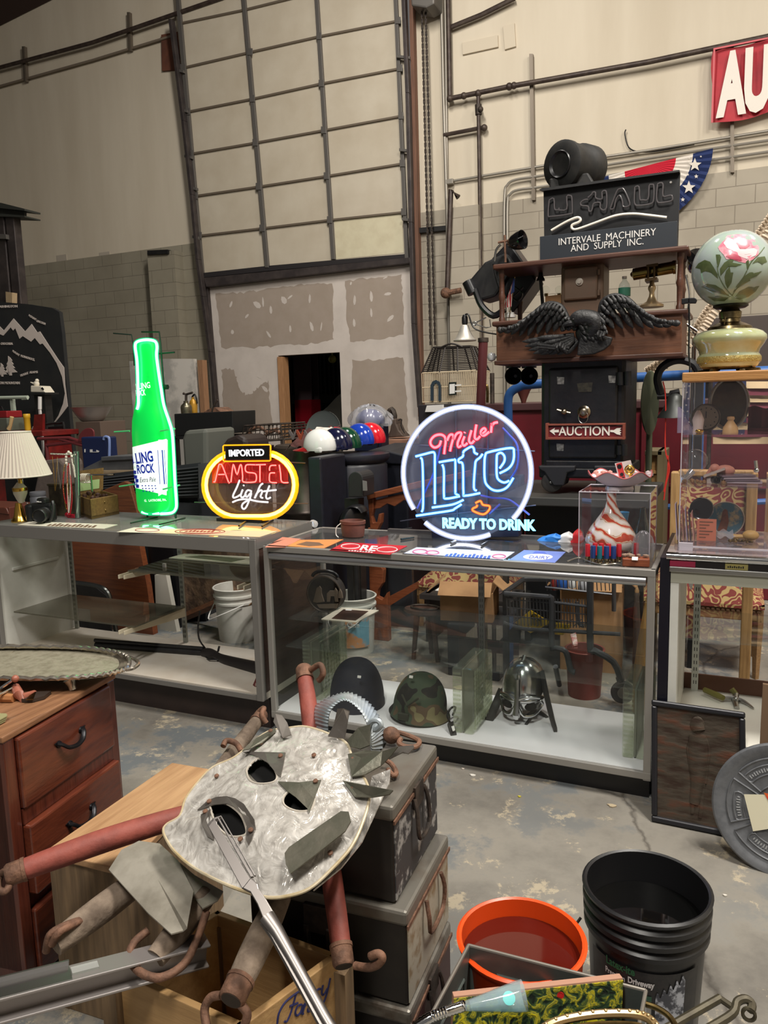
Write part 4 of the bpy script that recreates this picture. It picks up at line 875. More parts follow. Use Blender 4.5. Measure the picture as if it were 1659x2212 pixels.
for x,y in((1206,752),(1212,748),(1218,752),(1222,756),(1294,724),(1300,728),(1306,726)):b.tube(smooth([at(x,y-8,Y=EY-.05),at(x-3,y,Y=EY-.075),at(x+1,y+7,Y=EY-.06)],3),.009,7)
for q in([(1160,744),(1190,748),(1230,752)],[(1164,750),(1200,753),(1228,758)]):b.ptube(q,EY-.05,.008,7)
t.p('talons',b,em)
# things standing on the cabinet ledge
zl=zhi+.012
t=T('bell_box','brown steel alarm bell box with a round centre button, behind the eagle','bell box',at(1260,660,Y=SF+.1))
q0,q1=at(1211,662,Y=SF+.12),at(1304,566,Y=SF+.12)
bxm=mat('brown_enamel',(108,86,70),.5,.1,(122,84,66),10,.55,.7)
b=B();b.box((q0.x,SF+.12,zl),(q1.x,SF+.34,q1.z));t.p('box',b,bxm,.015)
b=B();b.pbox(1217,573,1291,650,SF+.1,.02);t.p('door',b,bxm,.012)
b=B();c=at(1252,609,Y=SF+.1);b.lathe([(.022,0),(.02,.008),(.012,.01),(.011,.018),(0,.019)],c,basis((0,-1,0)),20);t.p('button',b,mat('old_white',(190,180,168),.4))
for y in(588,632):
 b=B();b.rod(at(1293,y-6,Y=SF+.1),at(1293,y+6,Y=SF+.1),.008);t.p('hinge',b,bxm)
b=B();b.ppoly([(1178,640),(1212,636),(1212,668),(1178,670)],SF+.2,.02);one('card','tan cardboard piece behind the eagle, left of the bell box','card',b,card)
t=T('flag','little stars and stripes hand flag on the left end of the cabinet','flag',at(1098,686,Y=SF+.1))
b=B();b.ptube([(1112,598),(1100,686)],SF+.1,.003,6);t.p('stick',b,brass)
b=B();b.grid(lambda u,v:at(1109-u*18*v-6*v*0-v*4,600+v*62+u*4,Y=SF+.09+.008*math.sin(u*9))if True else None,6,12)
def stripes(key,n=9):
 def fn(nt,bs):
  N,L=nt.nodes,nt.links;tc=N.new('ShaderNodeTexCoord');w=N.new('ShaderNodeTexWave');w.wave_type='BANDS';w.bands_direction='X';w.inputs['Scale'].default_value=n
  L.new(tc.outputs['Object'],w.inputs[0]);r=N.new('ShaderNodeValToRGB');r.color_ramp.interpolation='CONSTANT';r.color_ramp.elements[0].color=lin((176,40,52));r.color_ramp.elements[1].position=.5;r.color_ramp.elements[1].color=lin((214,204,196));L.new(w.outputs[0],r.inputs[0]);L.new(r.outputs[0],bs.inputs['Base Color'])
 return nodemat(key,fn)
t.p('stripes',b,stripes('flag_stripes',22));b=B();b.ppoly([(1109,602),(1112,601),(1111,630),(1103,636)],SF+.075,.002);t.p('canton',b,navy)
b=B();b.plathe(1103,[(11,686),(11,681),(8,680),(8,676),(7,675)],SF+.14);one('pill_bottle','small white capped black bottle beside the hand flag','bottle',b,white)
t=T('water_bottle','clear plastic water bottle with a green label on the cabinet','bottle',at(1350,672,Y=SF+.15))
b=B();b.plathe(1349,[(12,672),(12.5,650),(12.5,622),(11,614),(5,606),(4.5,600)],SF+.16);t.p('bottle',b,pane('pet_plastic',(.86,.9,.9),1.5,.12,(.8,.85,.85)))
b=B();b.plathe(1349,[(12.8,640),(12.8,622)],SF+.16);t.p('label',b,mat('green_label',(52,120,98),.5))
b=B();b.plathe(1349,[(5,602),(5,597)],SF+.16);t.p('cap',b,white)
t=T('desk_lamp','brass banker desk lamp with a tubular shade on the cabinet','desk lamp',at(1408,662,Y=SF+.16))
b=B();b.plathe(1408,[(25,664),(25,659),(20,656),(11,651),(6,640),(5,632),(8,624),(8,620),(5,614),(4,604)],SF+.18);t.p('base',b,mat('pale_brass',(178,156,122),.35,.7))
b=B();b.tube([at(1362,594,Y=SF+.18),at(1366,593,Y=SF+.18),at(1368,593,Y=SF+.18),at(1452,578,Y=SF+.18),at(1454,577.6,Y=SF+.18),at(1460,577,Y=SF+.18)],[.008,.018,.032,.032,.036,.036],18);t.p('shade',b,mat('shade_brass',(146,128,70),.2,1.0))
b=B();b.ppoly([(1396,572),(1421,568),(1421,574),(1396,577)],SF+.12,.1);b.ppoly([(1393,602),(1419,598),(1419,604),(1393,608)],SF+.12,.1)
for x in(1400,1413):b.ptube([(x,574),(x,603)],SF+.13,.006,8)
t.p('bracket',b,mat('dark_brass',(84,66,44),.4,.8))
# hanging goose lamp under gallery, round bulbs
b=B();b.plathe(1168,[(9,607),(9,604),(5,596),(4,584),(3,575)],SF+.25);b.ptube([(1168,606),(1172,655),(1172,690)],SF+.25,.01,8);one('black_goblet_lamp','slim black lamp standing behind the eagle left wing','lamp',b,blkp)
for k,x in enumerate((1180,1208)):
 t=T('glass_bulb','clear round glass bulb behind the eagle, %s of two'%('left' if k==0 else 'right'),'bulb',at(x,622,Y=SF+.36));b=B();b.ball(at(x,626,Y=SF+.36),.025);t.p('globe',b,clear);b=B();b.plathe(x,[(4,640),(4,634)],SF+.36);c=at(x,640,Y=SF+.36);b.rod(c,V((c.x,c.y,zl)),.006);t.p('stem',b,brass)
t=T('doorknob','faceted clear glass doorknob hanging at the cabinet left corner','knob',at(1062,778,Y=SF+.05));b=B();b.ball(at(1062,771,Y=SF+.05),.028,I3,8);t.p('knob',b,mat('cut_glass',(200,200,200),.08,.3));b=B();b.rod(at(1066,771,Y=SF+.05),at(1078,770,Y=SF+.05),.01);t.p('stem',b,steel)
# theatre spotlight left
t=T('stage_light','big black stage spotlight tilted beside the cabinet gallery','spotlight',at(1080,690,Y=4.75));SL=4.75
b=B();b.ppoly([(1060,560),(1098,520),(1158,604),(1106,678)],SL,.22);t.p('housing',b,blkp,.01)
b=B();b.ppoly([(1009,610),(1046,566),(1092,545),(1112,570),(1070,640),(1036,650)],SL-.04,.2);t.p('barrel',b,blk,.015)
b=B();b.tube([at(1010,608,Y=SL-.05),at(1022,634,Y=SL-.05)],.035,10);t.p('lens_rim',b,blkp)
b=B();b.ptube([(1026,625),(1040,660),(1066,682),(1090,668)],SL-.06,.02,8,4);t.p('yoke',b,blkp)
b=B();b.ptube([(1066,570),(1072,600),(1088,640),(1110,640),(1130,620)],SL-.06,.006,6,5);b.ptube([(1104,640),(1118,650),(1128,634),(1112,620)],SL-.06,.006,6,5);t.p('cable',b,blkp)
t=T('shop_lamp','glossy black round lamp head clamped on a rusty rod, left on the gallery','lamp',at(1090,566,Y=GY));
b=B();c=at(1120,520,Y=GY);b.lathe([(.01,-.07),(.03,-.06),(.045,-.03),(.054,.01),(.055,.03),(.05,.03),(.03,-.02)],c,basis((.9,-.3,.1)),26);t.p('head',b,mat('gloss_black',(16,16,18),.12,coat=.8))
b=B();b.ptube([(1090,508),(1092,567)],GY,.007,8);b.ptube([(1076,524),(1106,518)],GY,.007,8);t.p('rod',b,rust)
b=B();b.ptube([(1082,528),(1072,540),(1068,565)],GY,.007,8,4);t.p('arm',b,steel)
# searchlight on top of the gallery, behind the sign
t=T('searchlight','heavy black cast searchlight drum standing on the gallery shelf','searchlight',at(1240,540,Y=GY+.1));c=at(1228,358,Y=GY+.05);M_=basis((-.45,-.9,-.05))
sl=mat('black_cast_iron',(30,30,30),.6,.2,(44,42,40),18)
b=B();b.lathe([(.12,-.2),(.128,-.19),(.13,-.1),(.122,-.09),(.122,.02),(.13,.03),(.13,.06),(.11,.07),(.07,.072)],c,M_,32);t.p('drum',b,sl)
b=B();b.lathe([(.07,.07),(.074,.08),(.07,.085),(.045,.06),(.02,.05),(.0,.05)],c,M_,26);t.p('eyepiece',b,blkp)
b=B();b.ppoly([(1228,330),(1262,320),(1272,342),(1240,350)],GY+.1,.14);t.p('top_cap',b,sl,.015)
b=B();b.ppoly([(1186,385),(1270,372),(1284,396),(1186,408)],GY,.2);p0=at(1235,400,Y=GY+.1);b.box((p0.x-.08,GY+.02,GZ),(p0.x+.08,GY+.18,p0.z));t.p('foot',b,sl,.01)
# the rental and machinery signs
UY=GY-.05
t=T('neon_sign','unlit black neon board with outlined letters and a white swoosh, on the gallery','neon sign',at(1320,560,Y=UY))
q=[at(x,y,Y=UY)for x,y in((1174,410),(1469,371),(1464,530),(1176,552))]
b=B();b.prism([q[0],q[1],q[2]+V((0,0,-.02)),q[3]],(0,.03,0));t.p('board',b,mat('sign_black',(6,6,11),.55))
b=B();b.prism([at(1168,413,Y=UY),at(1174,410,Y=UY),at(1469,371,Y=UY),at(1469,375,Y=UY),at(1176,416,Y=UY)],(0,-.04,0));t.p('hood',b,blk)
tubm=mat('unlit_tube',(78,74,76),.3);U=[]
paths=[[(1186,433),(1196,429),(1198,452),(1206,453),(1207,449)],[(1186,433),(1184,464),(1190,468),(1232,462),(1236,456),(1235,428),(1232,423),(1224,425),(1224,452),(1206,454)],[(1270,427),(1278,420),(1280,416),(1286,416),(1287,428),(1300,430),(1300,416),(1306,412),(1310,418),(1310,448),(1302,454),(1296,448),(1296,438),(1282,440),(1278,455),(1272,456),(1270,446),(1256,444),(1254,438),(1262,432),(1270,431)],[(1318,450),(1332,414),(1340,408),(1348,410),(1360,438),(1356,446),(1346,446),(1344,434),(1338,422),(1330,432),(1326,450),(1318,452)],[(1372,404),(1380,404),(1382,430),(1388,432),(1400,430),(1402,402),(1408,399),(1412,402),(1412,430),(1406,440),(1380,444),(1372,442),(1370,432),(1371,404)],[(1420,398),(1428,395),(1432,400),(1432,424),(1448,422),(1452,426),(1450,434),(1428,438),(1420,436),(1418,424),(1420,398)]]
for p_ in paths:
 b=B();b.ptube([(x,y)for x,y in p_],UY-.025,.0045,7,3);t.p('letter_tube',b,tubm)
b=B();b.ptube([(1191,498),(1222,480),(1246,470),(1254,474),(1250,480),(1236,486),(1236,494),(1248,495),(1290,480),(1330,466),(1366,462),(1400,465),(1440,470)],UY-.03,.0075,10,4);t.p('swoosh_tube',b,mat('white_tube_glass',(232,226,214),.25))
b=B();b.lathe([(.007,0),(.005,.006)],at(1449,394,Y=UY),basis((0,-1,0)),12);t.p('bolt',b,white)
t=T('machinery_sign','dark slate sign with white company lettering in two lines, on the gallery','sign',at(1315,560,Y=UY-.07))
b=B();q=[at(x,y,Y=UY-.06)for x,y in((1166,511),(1463,477),(1463,528),(1166,556))];z0=GZ+.003
b.prism([q[0],q[1],V((q[2].x,q[2].y,z0)),V((q[3].x,q[3].y,z0))],(0,.025,0));t.p('panel',b,mat('slate_panel',(34,40,48),.45),.002)
b=B();b.ptext('INTERVALE  MACHINERY',(1207,530),(1417,508),14,UY-.06,.003);b.ptext('AND  SUPPLY  INC.',(1233,544),(1390,528),14,UY-.06,.003);t.p('lettering',b,white)
# right end lamp, usb box, cords, spine
t=T('shop_lamp','glossy dark lamp head on a bent stem behind the rose globe lamp','lamp',at(1508,690,Y=SF+.25));c=at(1508,566,Y=SF+.2)
b=B();b.lathe([(.01,-.08),(.035,-.06),(.06,-.02),(.068,.03),(.064,.03),(.03,-.02)],c,basis((.3,-.7,.5)),26);t.p('head',b,_mc['gloss_black'])
b=B();b.ptube([(1482,594),(1488,620),(1490,645),(1487,668),(1490,690)],SF+.2,.007,8,3);t.p('stem',b,chrome)
b=B();b.ppoly([(1472,645),(1488,643),(1488,655),(1472,657)],SF-.03,.02);b.ppoly([(1488,643),(1502,643),(1506,648),(1503,655),(1488,655)],SF-.035,.025);one('power_adapter','small black and white adapter at the right end of the cabinet','adapter',b,blkp,.003)
b=B();b.ptube([(1488,656),(1489,690),(1488,760),(1490,806),(1480,900),(1478,1000)],SF-.06,.005,6,4);one('hanging_cable','thin black cord dropping past the right end of the cabinet','cord',b,blkp)
bone=mat('bone_plastic',(196,178,156),.6)
t=T('spine_model','bone-coloured anatomical spine model curving behind the rose globe lamp','spine model',at(1490,750,Y=5.2))
sp=smooth([V((1665,470,0)),V((1640,505,0)),V((1600,570,0)),V((1560,630,0)),V((1525,676,0)),V((1500,712,0)),V((1440,770,0)),V((1400,800,0))],5)
for k,q in enumerate(sp):
 nx=sp[min(k+1,len(sp)-1)]-sp[max(k-1,0)];a=math.atan2(-nx.y,nx.x);c=at(q.x,q.y,Y=5.3)
 b=B();M_=basis((math.cos(a),0,math.sin(a)));b.lathe([(.018,-.016),(.026,-.014),(.021,0),(.026,.012),(.018,.014)],c,M_,12)
 side=V((-math.sin(a),0,math.cos(a)))
 b.tube([c,c+side*.045+V((0,-.01,0)),c+side*.06],[.012,.011,.013],6);b.tube([c+V((0,-.02,0)),c+V((0,-.05,0))-side*.02],[.01,.006],6);t.p('vertebra',b,bone)
b=B();P=at(1500,700,Y=5.4);b.tube([at(1660,480,Y=5.34),at(1524,680,Y=5.34),at(1402,800,Y=5.34)],.008,6);b.rod(P+V((0,.0,0)),V((P.x,5.4,0)),.012);t.p('support_rod',b,steel)
b=B();b.rod(at(1476,696,Y=4.95),at(1506,716,Y=4.95),.008);P=at(1504,720,Y=4.95);b.rod(P,V((P.x,4.95,0)),.012);one('stand_rod','thin chrome stand behind the right end of the cabinet','stand',b,chrome)
b=B();q0,q1=at(1524,690,Y=7),at(1760,800,Y=7);b.box((q0.x,7,q1.z-.3),(q1.x,7.04,at(1620,682,Y=7).z));b.box((q0.x,7,0),(q0.x+.06,7.04,q1.z));one('picture_board','dark brown board standing behind the globe lamp','board',b,mat('dark_board',(66,56,52),.6),.004)
# oval mirror, dinner bell, red strings, wooden drawers right of the safe
b=B();M_=basis((.35,-1,0));c=at(1403,870,Y=5.15);b.lathe([(.0,.0),(.19,0),(.2,.004),(.2,.012),(.19,.016),(0,.016)],c,M_@Mx(((.28,0,0),(0,1,0),(0,0,1))),32);q=c.copy();b.rod(V((c.x,c.y+.03,c.z)),V((c.x,c.y+.03,0)),.02);one('oval_mirror','green-grey oval mirror beside the safe','mirror',b,mat('mirror_green',(92,98,82),.25,.5))
t=T('yard_bell','dark iron yard bell hanging in a curved yoke, right of the safe','bell',at(1450,910,Y=4.6));BYy=4.65
b=B();b.ptube([(1428,852),(1420,820),(1428,796),(1450,781),(1475,778),(1500,788),(1512,812)],BYy,.022,8,5);t.p('yoke',b,mat('bell_black',(26,26,28),.5,.3))
b=B();b.plathe(1458,[(36,902),(35,899),(25,884),(18,866),(15,856),(8,850),(2,848)],BYy,30);t.p('bell',b,mat('bell_green_black',(56,58,56),.45,.4))
b=B();b.ptube([(1420,856),(1446,856),(1450,850),(1468,846)],BYy,.018,8);t.p('axle',b,_mc['bell_black'])
b=B();P=at(1512,812,Y=BYy+.05);b.box((P.x-.02,BYy,0),(P.x+.02,BYy+.1,P.z));t.p('post',b,_mc['bell_black'])
b=B();b.ptube([(1432,824),(1437,850),(1438,900),(1437,970),(1446,1010),(1438,1050),(1434,1080)],4.6,.004,5,4);b.ptube([(1443,984),(1442,1020),(1434,1062)],4.6,.004,5,4);one('red_string','thin red cord hanging below the yard bell','cord',b,mat('red_string',(196,48,36),.5))
t=T('drawer_stack','plain pine drawer frame standing right of the safe','drawer frame',at(1412,1060,Y=5.3));q0,q1=at(1392,1060,Y=5.3),at(1431,983,Y=5.3);pn=wood('drawer_pine',(164,124,74),(140,104,62),'X',.6)
b=B();b.box((q0.x,5.3,0),(q1.x,5.34,q1.z));t.p('panel',b,pn);b=B();b.box((q1.x-.03,5.27,0),(q1.x+.02,5.6,q1.z+.03));b.box((q0.x,5.27,q1.z),(q1.x,5.6,q1.z+.03));t.p('frame',b,mat('frame_olive',(104,92,66),.6),.004)
b=B();b.box((q0.x,5.285,q1.z-.12),(q1.x-.03,5.3,q1.z-.1));t.p('ledge',b,pn)
# flag draped at right
t=T('flag','large old stars and stripes hung behind the clear display case','flag',at(1600,1000,Y=5.9))
def fcl(x0,y0,x1,y1,Y=5.85):return lambda u,v:at(x0+u*(x1-x0),y0+v*(y1-y0),Y=Y+.02*math.sin(u*9+v*3))
for k in range(9):
 b=B();y=824+k*15;b.grid(fcl(1540 if k>5 else 1600,y,1840,y+15),10,1);t.p('stripe',b,mat('flag_red_old',(112,44,60),.85)if k%2 else mat('flag_cream_old',(198,174,136),.85))
b=B();b.grid(fcl(1540,822,1612,912,5.83),8,6);t.p('canton',b,mat('flag_blue_old',(44,52,86),.85))
for r in range(6):
 b=B()
 for c_ in range(6):star(b,(1547+c_*11+(r%2)*4,831+r*14),2.6,5.79)
 t.p('star_row',b,mat('flag_star',(190,184,176),.8))
b=B();q=at(1440,1010,Y=5.9);P0,P1=at(1536,818,Y=5.9),at(1900,800,Y=5.9);b.rod(P0,P1,.015,8);b.rod(V((P0.x,5.9,P0.z)),V((P0.x,5.9,0)),.015,8);t.p('pole',b,dkiron)
# ================================================================ display counters
def zq(b,pts,Z,th):return b.prism([at(x,y,Z=Z)for x,y in pts],(0,0,-th)if th>0 else(0,0,-th))
laml=mat('white_laminate',(214,214,208),.45,0,(196,196,188),4,.4,.7)
kickb=mat('dark_brown_kick',(44,34,32),.55,0,(54,42,38),6)
brl=wood('dark_woodgrain_laminate',(74,54,48),(58,42,38),'Y',.4,5)
trim_g=mat('grey_trim',(124,121,117),.45,.2)
stdm=mat('shelf_standard',(176,180,174),.4,.6)
slotm=mat('slot_dark',(40,40,40),.6)
def standard(t,x,y,z0,z1,m=stdm):
 b=B();b.box((x-.014,y,z0),(x+.014,y+.012,z1));s_=t.p('shelf_standard',b,m)
 b=B();k=0
 while z0+.03+k*.03<z1-.02:
  z=z0+.03+k*.03
  for dx in(-.006,.004):b.box((x+dx,y-.001,z),(x+dx+.003,y+.001,z+.016))
  k+=1
 t.p('slots',b,slotm,parent=s_)
    # ---- counter with the green bottle
X0,X1,Y0,Y1,ZT=-3.86,-2.045,3.0,3.56,.964
t=T('display_counter','long open-front white counter with smoked shelves, under the green bottle sign','display counter',(-2.95,3.28,0))
b=B();b.box((X0+.03,Y0+.06,0),(X1-.01,Y1,.165));t.p('kick_base',b,kickb)
b=B();b.box((X0,Y0,.165),(X1,Y1,.2));t.p('deck',b,mat('white_deck',(214,208,198),.5,0,(200,190,176),3))
b=B();b.box((X0,Y0-.008,.165),(X1+.003,Y0,.192));t.p('bottom_trim',b,trim_g,.002)
b=B();b.box((X0,Y0,.2),(X0+.02,Y1,ZT-.01));t.p('side_panel',b,laml)
b=B();b.box((X1-.02,Y0+.02,.2),(X1,Y1,ZT-.004));t.p('end_panel',b,brl,label='dark woodgrain end panel')
b=B();b.box((X0,Y0-.01,ZT-.07),(X1,Y0+.012,ZT-.002));t.p('front_rail',b,trim_g,.003)
for x in(X0,X1-.035):
 b=B();b.box((x,Y0-.012,.165),(x+.037,Y0+.02,ZT-.002));t.p('corner_post',b,trim_g,.003)
b=B();b.box((X0,Y1-.02,ZT-.04),(X1,Y1,ZT-.004));t.p('back_rail',b,trim_g)
b=B();b.box((X1-.004,Y0,ZT-.05),(X1+.003,Y1,ZT));t.p('end_trim',b,trim_g)
b=B();b.box((X0,Y0,ZT-.006),(X1,Y1,ZT));t.p('glass_top',b,pane('dusty_top_glass',(.75,.76,.74),1.5,.34,(.5,.5,.48),.04))
standard(t,X0+.05,Y1-.03,.2,.9);standard(t,-2.945,Y1-.03,.2,.9)
ivory=mat('ivory_bracket',(206,196,172),.5)
for(xa,xb,z)in((X0+.05,-2.90,.425),(-2.92,X1-.1,.73)):
 b=B();b.box((xa,Y0+.08,z),(xb,Y1-.06,z+.008));t.p('smoked_shelf',b,smoke)
 for x in((-2.945,)if z<.5 else(-2.945+.03,X1-.12)):
  for dx in(-.018,.018):
   b=B();b.prism([(x+dx,Y1-.04,z-.06),(x+dx,Y1-.04,z-.004),(x+dx,Y0+.02,z-.004),(x+dx,Y0+.02,z-.026)],(.008,0,0));t.p('shelf_bracket',b,ivory,.002)
b=B();b.box((X0+.02,Y0+.12,.665),(X0+.03,Y1-.1,.682));t.p('side_ledge',b,laml,.003)
# things in it
t=T('rifle','long dark rifle lying across the white deck of the left counter','rifle',at(380,1420,Z=.2))
a,c=at(207,1393,Z=.215),at(440,1410,Z=.215)
b=B();b.rod(a,c,.018);b.rod(a+V((0,-.005,.03)),c+V((0,0,.024)),.011);t.p('barrel',b,blk)
e=at(562,1446,Z=.215)
b=B();P=smooth([c,c.lerp(e,.2)+V((0,0,.01)),c.lerp(e,.45)+V((0,-.01,-.0)),e],5);b.tube(P,[.024,.026,.028,.028,.026,.022,.02,.02,.022,.025,.028,.03,.032,.034,.036,.038][:len(P)],10);t.p('stock',b,mat('dark_stock',(30,26,26),.5))
b=B();m_=c.lerp(e,.22);b.tube([m_+V((-.04,-.03,-.0)),m_+V((0,-.055,0)),m_+V((.05,-.04,0))],.005,6);b.tube([m_+V((.02,.0,.03)),m_+V((.03,.0,.06))],.006,6);t.p('trigger_guard',b,blk)
b=B();b.tube(smooth([at(443,1400,Z=.24),at(430,1380,Z=.3),at(428,1350,Z=.38),at(432,1320,Z=.46)],4),.005,6);one('wire_lead','thin black lead rising from the rifle to the shelf','lead',b,blk)
b=B();q=at(546,1480,Z=.2);b.prism([q,q+V((.03,-.02,0)),q+V((.05,.1,.17)),q+V((.035,.11,.17))],(-.008,.02,0));one('worn_panel','torn dark red worn panel leaning in the right end of the left counter','panel',b,mat('worn_red',(96,40,38),.7,0,(170,150,140),14,.55,.6))
P=[at(365,1207,Z=.74),at(398,1198,Z=.74),at(548,1205,Z=.74),at(552,1222,Z=.74)]
b=B();b.prism(P,(0,0,.006));t=T('cardboard_sign','green-tinted printed card lying on the upper smoked shelf','card',P[0]);t.p('card',b,mat('pale_card',(206,206,190),.6))
b=B();b.prism([at(400,1203,Z=.7465),at(440,1200,Z=.7465),at(530,1208,Z=.7465),at(500,1214,Z=.7465)],(0,0,.0012));t.p('print',b,mat('olive_print',(104,112,88),.6))
b=B();b.obox(at(355,1221,Z=.748),(.018,.012,.02));one('price_tag','tiny white price tag at the left end of the upper smoked shelf','tag',b,white)
# ---- middle counter
X0,X1,ZT2=-2.005,-.262,.934;Y1=3.55
t=T('display_case','glass display case with aluminium frame and white deck, under the round neon sign','display case',(-1.13,3.27,0))
b=B();b.box((X0+.02,Y0+.04,0),(X1-.01,Y1,.1));t.p('kick_base',b,mat('black_kick',(14,13,15),.4))
b=B();b.box((X0+.01,Y0+.01,.1),(X1-.01,Y1,.128));t.p('deck',b,mat('white_deck_clean',(236,234,238),.5))
def bars(nm,L_,m=alu,bev=.003):
 for p0,p1 in L_:
  b=B();b.box(p0,p1);t.p(nm,b,m,bev)
bars('frame_post',[((X0,Y0-.005,.09),(X0+.028,Y0+.022,ZT2)),((X1-.03,Y0-.005,.09),(X1,Y0+.022,ZT2)),((X0,Y1-.022,.1),(X0+.025,Y1,ZT2)),((X1-.025,Y1-.022,.1),(X1,Y1,ZT2))])
bars('frame_rail',[((X0,Y0-.006,.095),(X1,Y0+.02,.125)),((X0,Y0-.006,ZT2-.026),(X1,Y0+.02,ZT2+.002)),((X0,Y1-.02,ZT2-.026),(X1,Y1,ZT2+.002)),((X0,Y0,ZT2-.026),(X0+.018,Y1,ZT2+.002)),((X1-.02,Y0,ZT2-.026),(X1,Y1,ZT2+.002))])
b=B();b.rod((X0+.03,Y0+.012,ZT2-.045),(X1-.035,Y0+.012,ZT2-.045),.02,16);t.p('light_tube_housing',b,mat('satin_alu',(176,176,178),.32,.9))
b=B();b.box((X0+.018,Y0+.018,ZT2-.006),(X1-.02,Y1-.02,ZT2));t.p('glass_top',b,pane('case_top_glass',(.93,.93,.94),1.5,.06,(.5,.5,.5),.03))
b=B();b.box((X0+.028,Y0+.006,.125),(X1-.03,Y0+.011,ZT2-.06));t.p('front_glass',b,clear)
for x in(X0+.01,X1-.016):
 b=B();b.box((x,Y0+.022,.125),(x+.005,Y1-.022,ZT2-.026));t.p('side_glass',b,clear)
for z,ya in((.56,.1),(.432,.02)):
 b=B();b.box((X0+.06,Y0+.05+ya*.4,z),(X1-.04,Y1-.09,z+.007));t.p('glass_shelf',b,pane('shelf_glass_%d'%(z*100),(.93,.95,.94),1.45,.05,(.3,.32,.3)))
standard(t,-1.11,Y1-.03,.128,ZT2-.03,mat('grey_standard',(110,108,106),.4,.6))
b=B();b.box((-1.6,Y1-.03,ZT2),(X1-.2,Y1-.002,ZT2+.012));t.p('top_back_ledge',b,mat('grey_ledge',(80,76,76),.5))
# glass blocks
def gblk(label,x,y,w,d):
 t=T('glass_block',label,'glass block',(x,y,.128),'glass blocks propping the shelf');m=pane('block_glass',(.9,.92,.86),1.5,.12,(.7,.74,.62),.06)
 b=B();b.box((x,y,.13),(x+w*.46,y+d,.428));t.p('half',b,m,.008);b=B();b.box((x+w*.54,y,.13),(x+w,y+d,.428));t.p('half',b,m,.008)
 b=B();b.box((x+w*.46,y+.006,.136),(x+w*.54,y+d-.006,.422));t.p('seam',b,mat('block_seam',(120,124,110),.3));b=B()
 for k in range(12):
  z=.15+k*.0225;b.box((x+w,y+.02,z),(x+w+.005,y+d-.02,z+.01))
 for k in range(9):
  yy=y+.025+k*.03;b.box((x+w,yy,.145),(x+w+.007,yy+.006,.415))
 t.p('pressed_ribs',b,m)
 b=B()
 for k in range(14):z=.14+k*.02;b.box((x+.006,y-.004,z),(x+w*.42,y,z+.008))
 t.p('front_ribs',b,m)
gblk('ribbed glass block behind the red wooden bar, left end of the case',-1.93,3.18,.1,.3);gblk('ribbed glass block between the camouflage helmet and the silver helmet',-1.105,3.07,.095,.3);gblk('ribbed glass block at the right end of the case',-.385,3.09,.1,.3)
# helmets on the deck
def tagb(t,p):
 b=B();b.obox(p,(.018,.002,.012),Mx.Rotation(-.4,3,'X'));t.p('price_tag',b,white)
c=at(772,1520,Z=.128)
t=T('combat_helmet','plain navy-black combat helmet in the glass case','helmet',c)
b=B();pr=[(.125*math.cos(PI/2*k/12)**.8,.2*math.sin(PI/2*k/12)+.03)for k in range(13)];b.lathe([(.128,0),(.128,.02)]+pr,c,Mx(((1.05,0,0),(0,1.1,0),(0,0,1))),36);t.p('shell',b,mat('navy_felt',(36,38,50),.75,bump=.08,bscale=200));tagb(t,at(776,1462,Y=c.y-.125))
c=at(905,1548,Z=.128)
def camo(nt,bs):
 N,L=nt.nodes,nt.links;tc=N.new('ShaderNodeTexCoord');n=N.new('ShaderNodeTexNoise');n.inputs['Scale'].default_value=9;n.inputs['Detail'].default_value=1.5;L.new(tc.outputs['Object'],n.inputs[0])
 r=N.new('ShaderNodeValToRGB');r.color_ramp.interpolation='CONSTANT';e=r.color_ramp.elements;e[0].color=lin((34,34,32));e[1].position=.42;e[1].color=lin((62,74,58))
 for p,c_ in((.54,(92,76,58)),(.6,(124,116,84))):x=e.new(p);x.color=lin(c_)
 L.new(n.outputs[0],r.inputs[0]);L.new(r.outputs[0],bs.inputs['Base Color']);bs.inputs['Roughness'].default_value=.9
t=T('camouflage_helmet','woodland camouflage cloth-covered helmet with a strap in the glass case','helmet',c)
b=B();pr=[(.116*math.cos(PI/2*k/12)**.85,.165*math.sin(PI/2*k/12)+.05)for k in range(13)];b.lathe([(.11,.01),(.128,.012),(.134,.02),(.12,.04)]+pr,c,Mx(((1.08,0,.12),(0,1.0,0),(-.1,0,1))),36);t.p('cover',b,nodemat('woodland_camo',camo));tagb(t,at(888,1462,Y=c.y-.09))
b=B();b.tube([at(868,1500,Y=c.y-.11),at(880,1525,Y=c.y-.12),at(905,1508,Y=c.y-.13)],.005,6);b.obox(at(872,1548,Y=c.y-.12),(.05,.02,.03));t.p('strap',b,mat('olive_strap',(50,52,42),.8))
c=at(1130,1545,Z=.128);c.y+=.02
t=T('silver_helmet','polished steel spectacle helmet with a nose guard and black leather tails','helmet',c)
mir=mat('polished_steel',(205,205,206),.2,1.0)
b=B();b.lathe([(.098,.06),(.102,.1),(.1,.16),(.092,.2),(.075,.235),(.05,.258),(.02,.27),(0,.272)],c,Mx(((1,0,0),(0,1.1,0),(0,0,1))),36);t.p('dome',b,mir)
b=B();b.tube(smooth([c+V((.1*math.sin(a)*1.02,-.115*math.cos(a),.105))for a in[-1.5+3*k/12 for k in range(13)]],1),.012,8,sx=.6);b.tube([c+V((0,-.12,.21)),c+V((0,-.128,.1)),c+V((0,-.145,.05)),c+V((0,-.14,.035))],[.013,.014,.018,.014],8)
for s_ in(-1,1):b.tube(smooth([c+V((s_*.008,-.135,.085)),c+V((s_*.03,-.128,.045)),c+V((s_*.07,-.1,.045)),c+V((s_*.095,-.05,.075)),c+V((s_*.09,-.06,.1))],3),.008,7)
t.p('spectacle_guard',b,mir)
b=B()
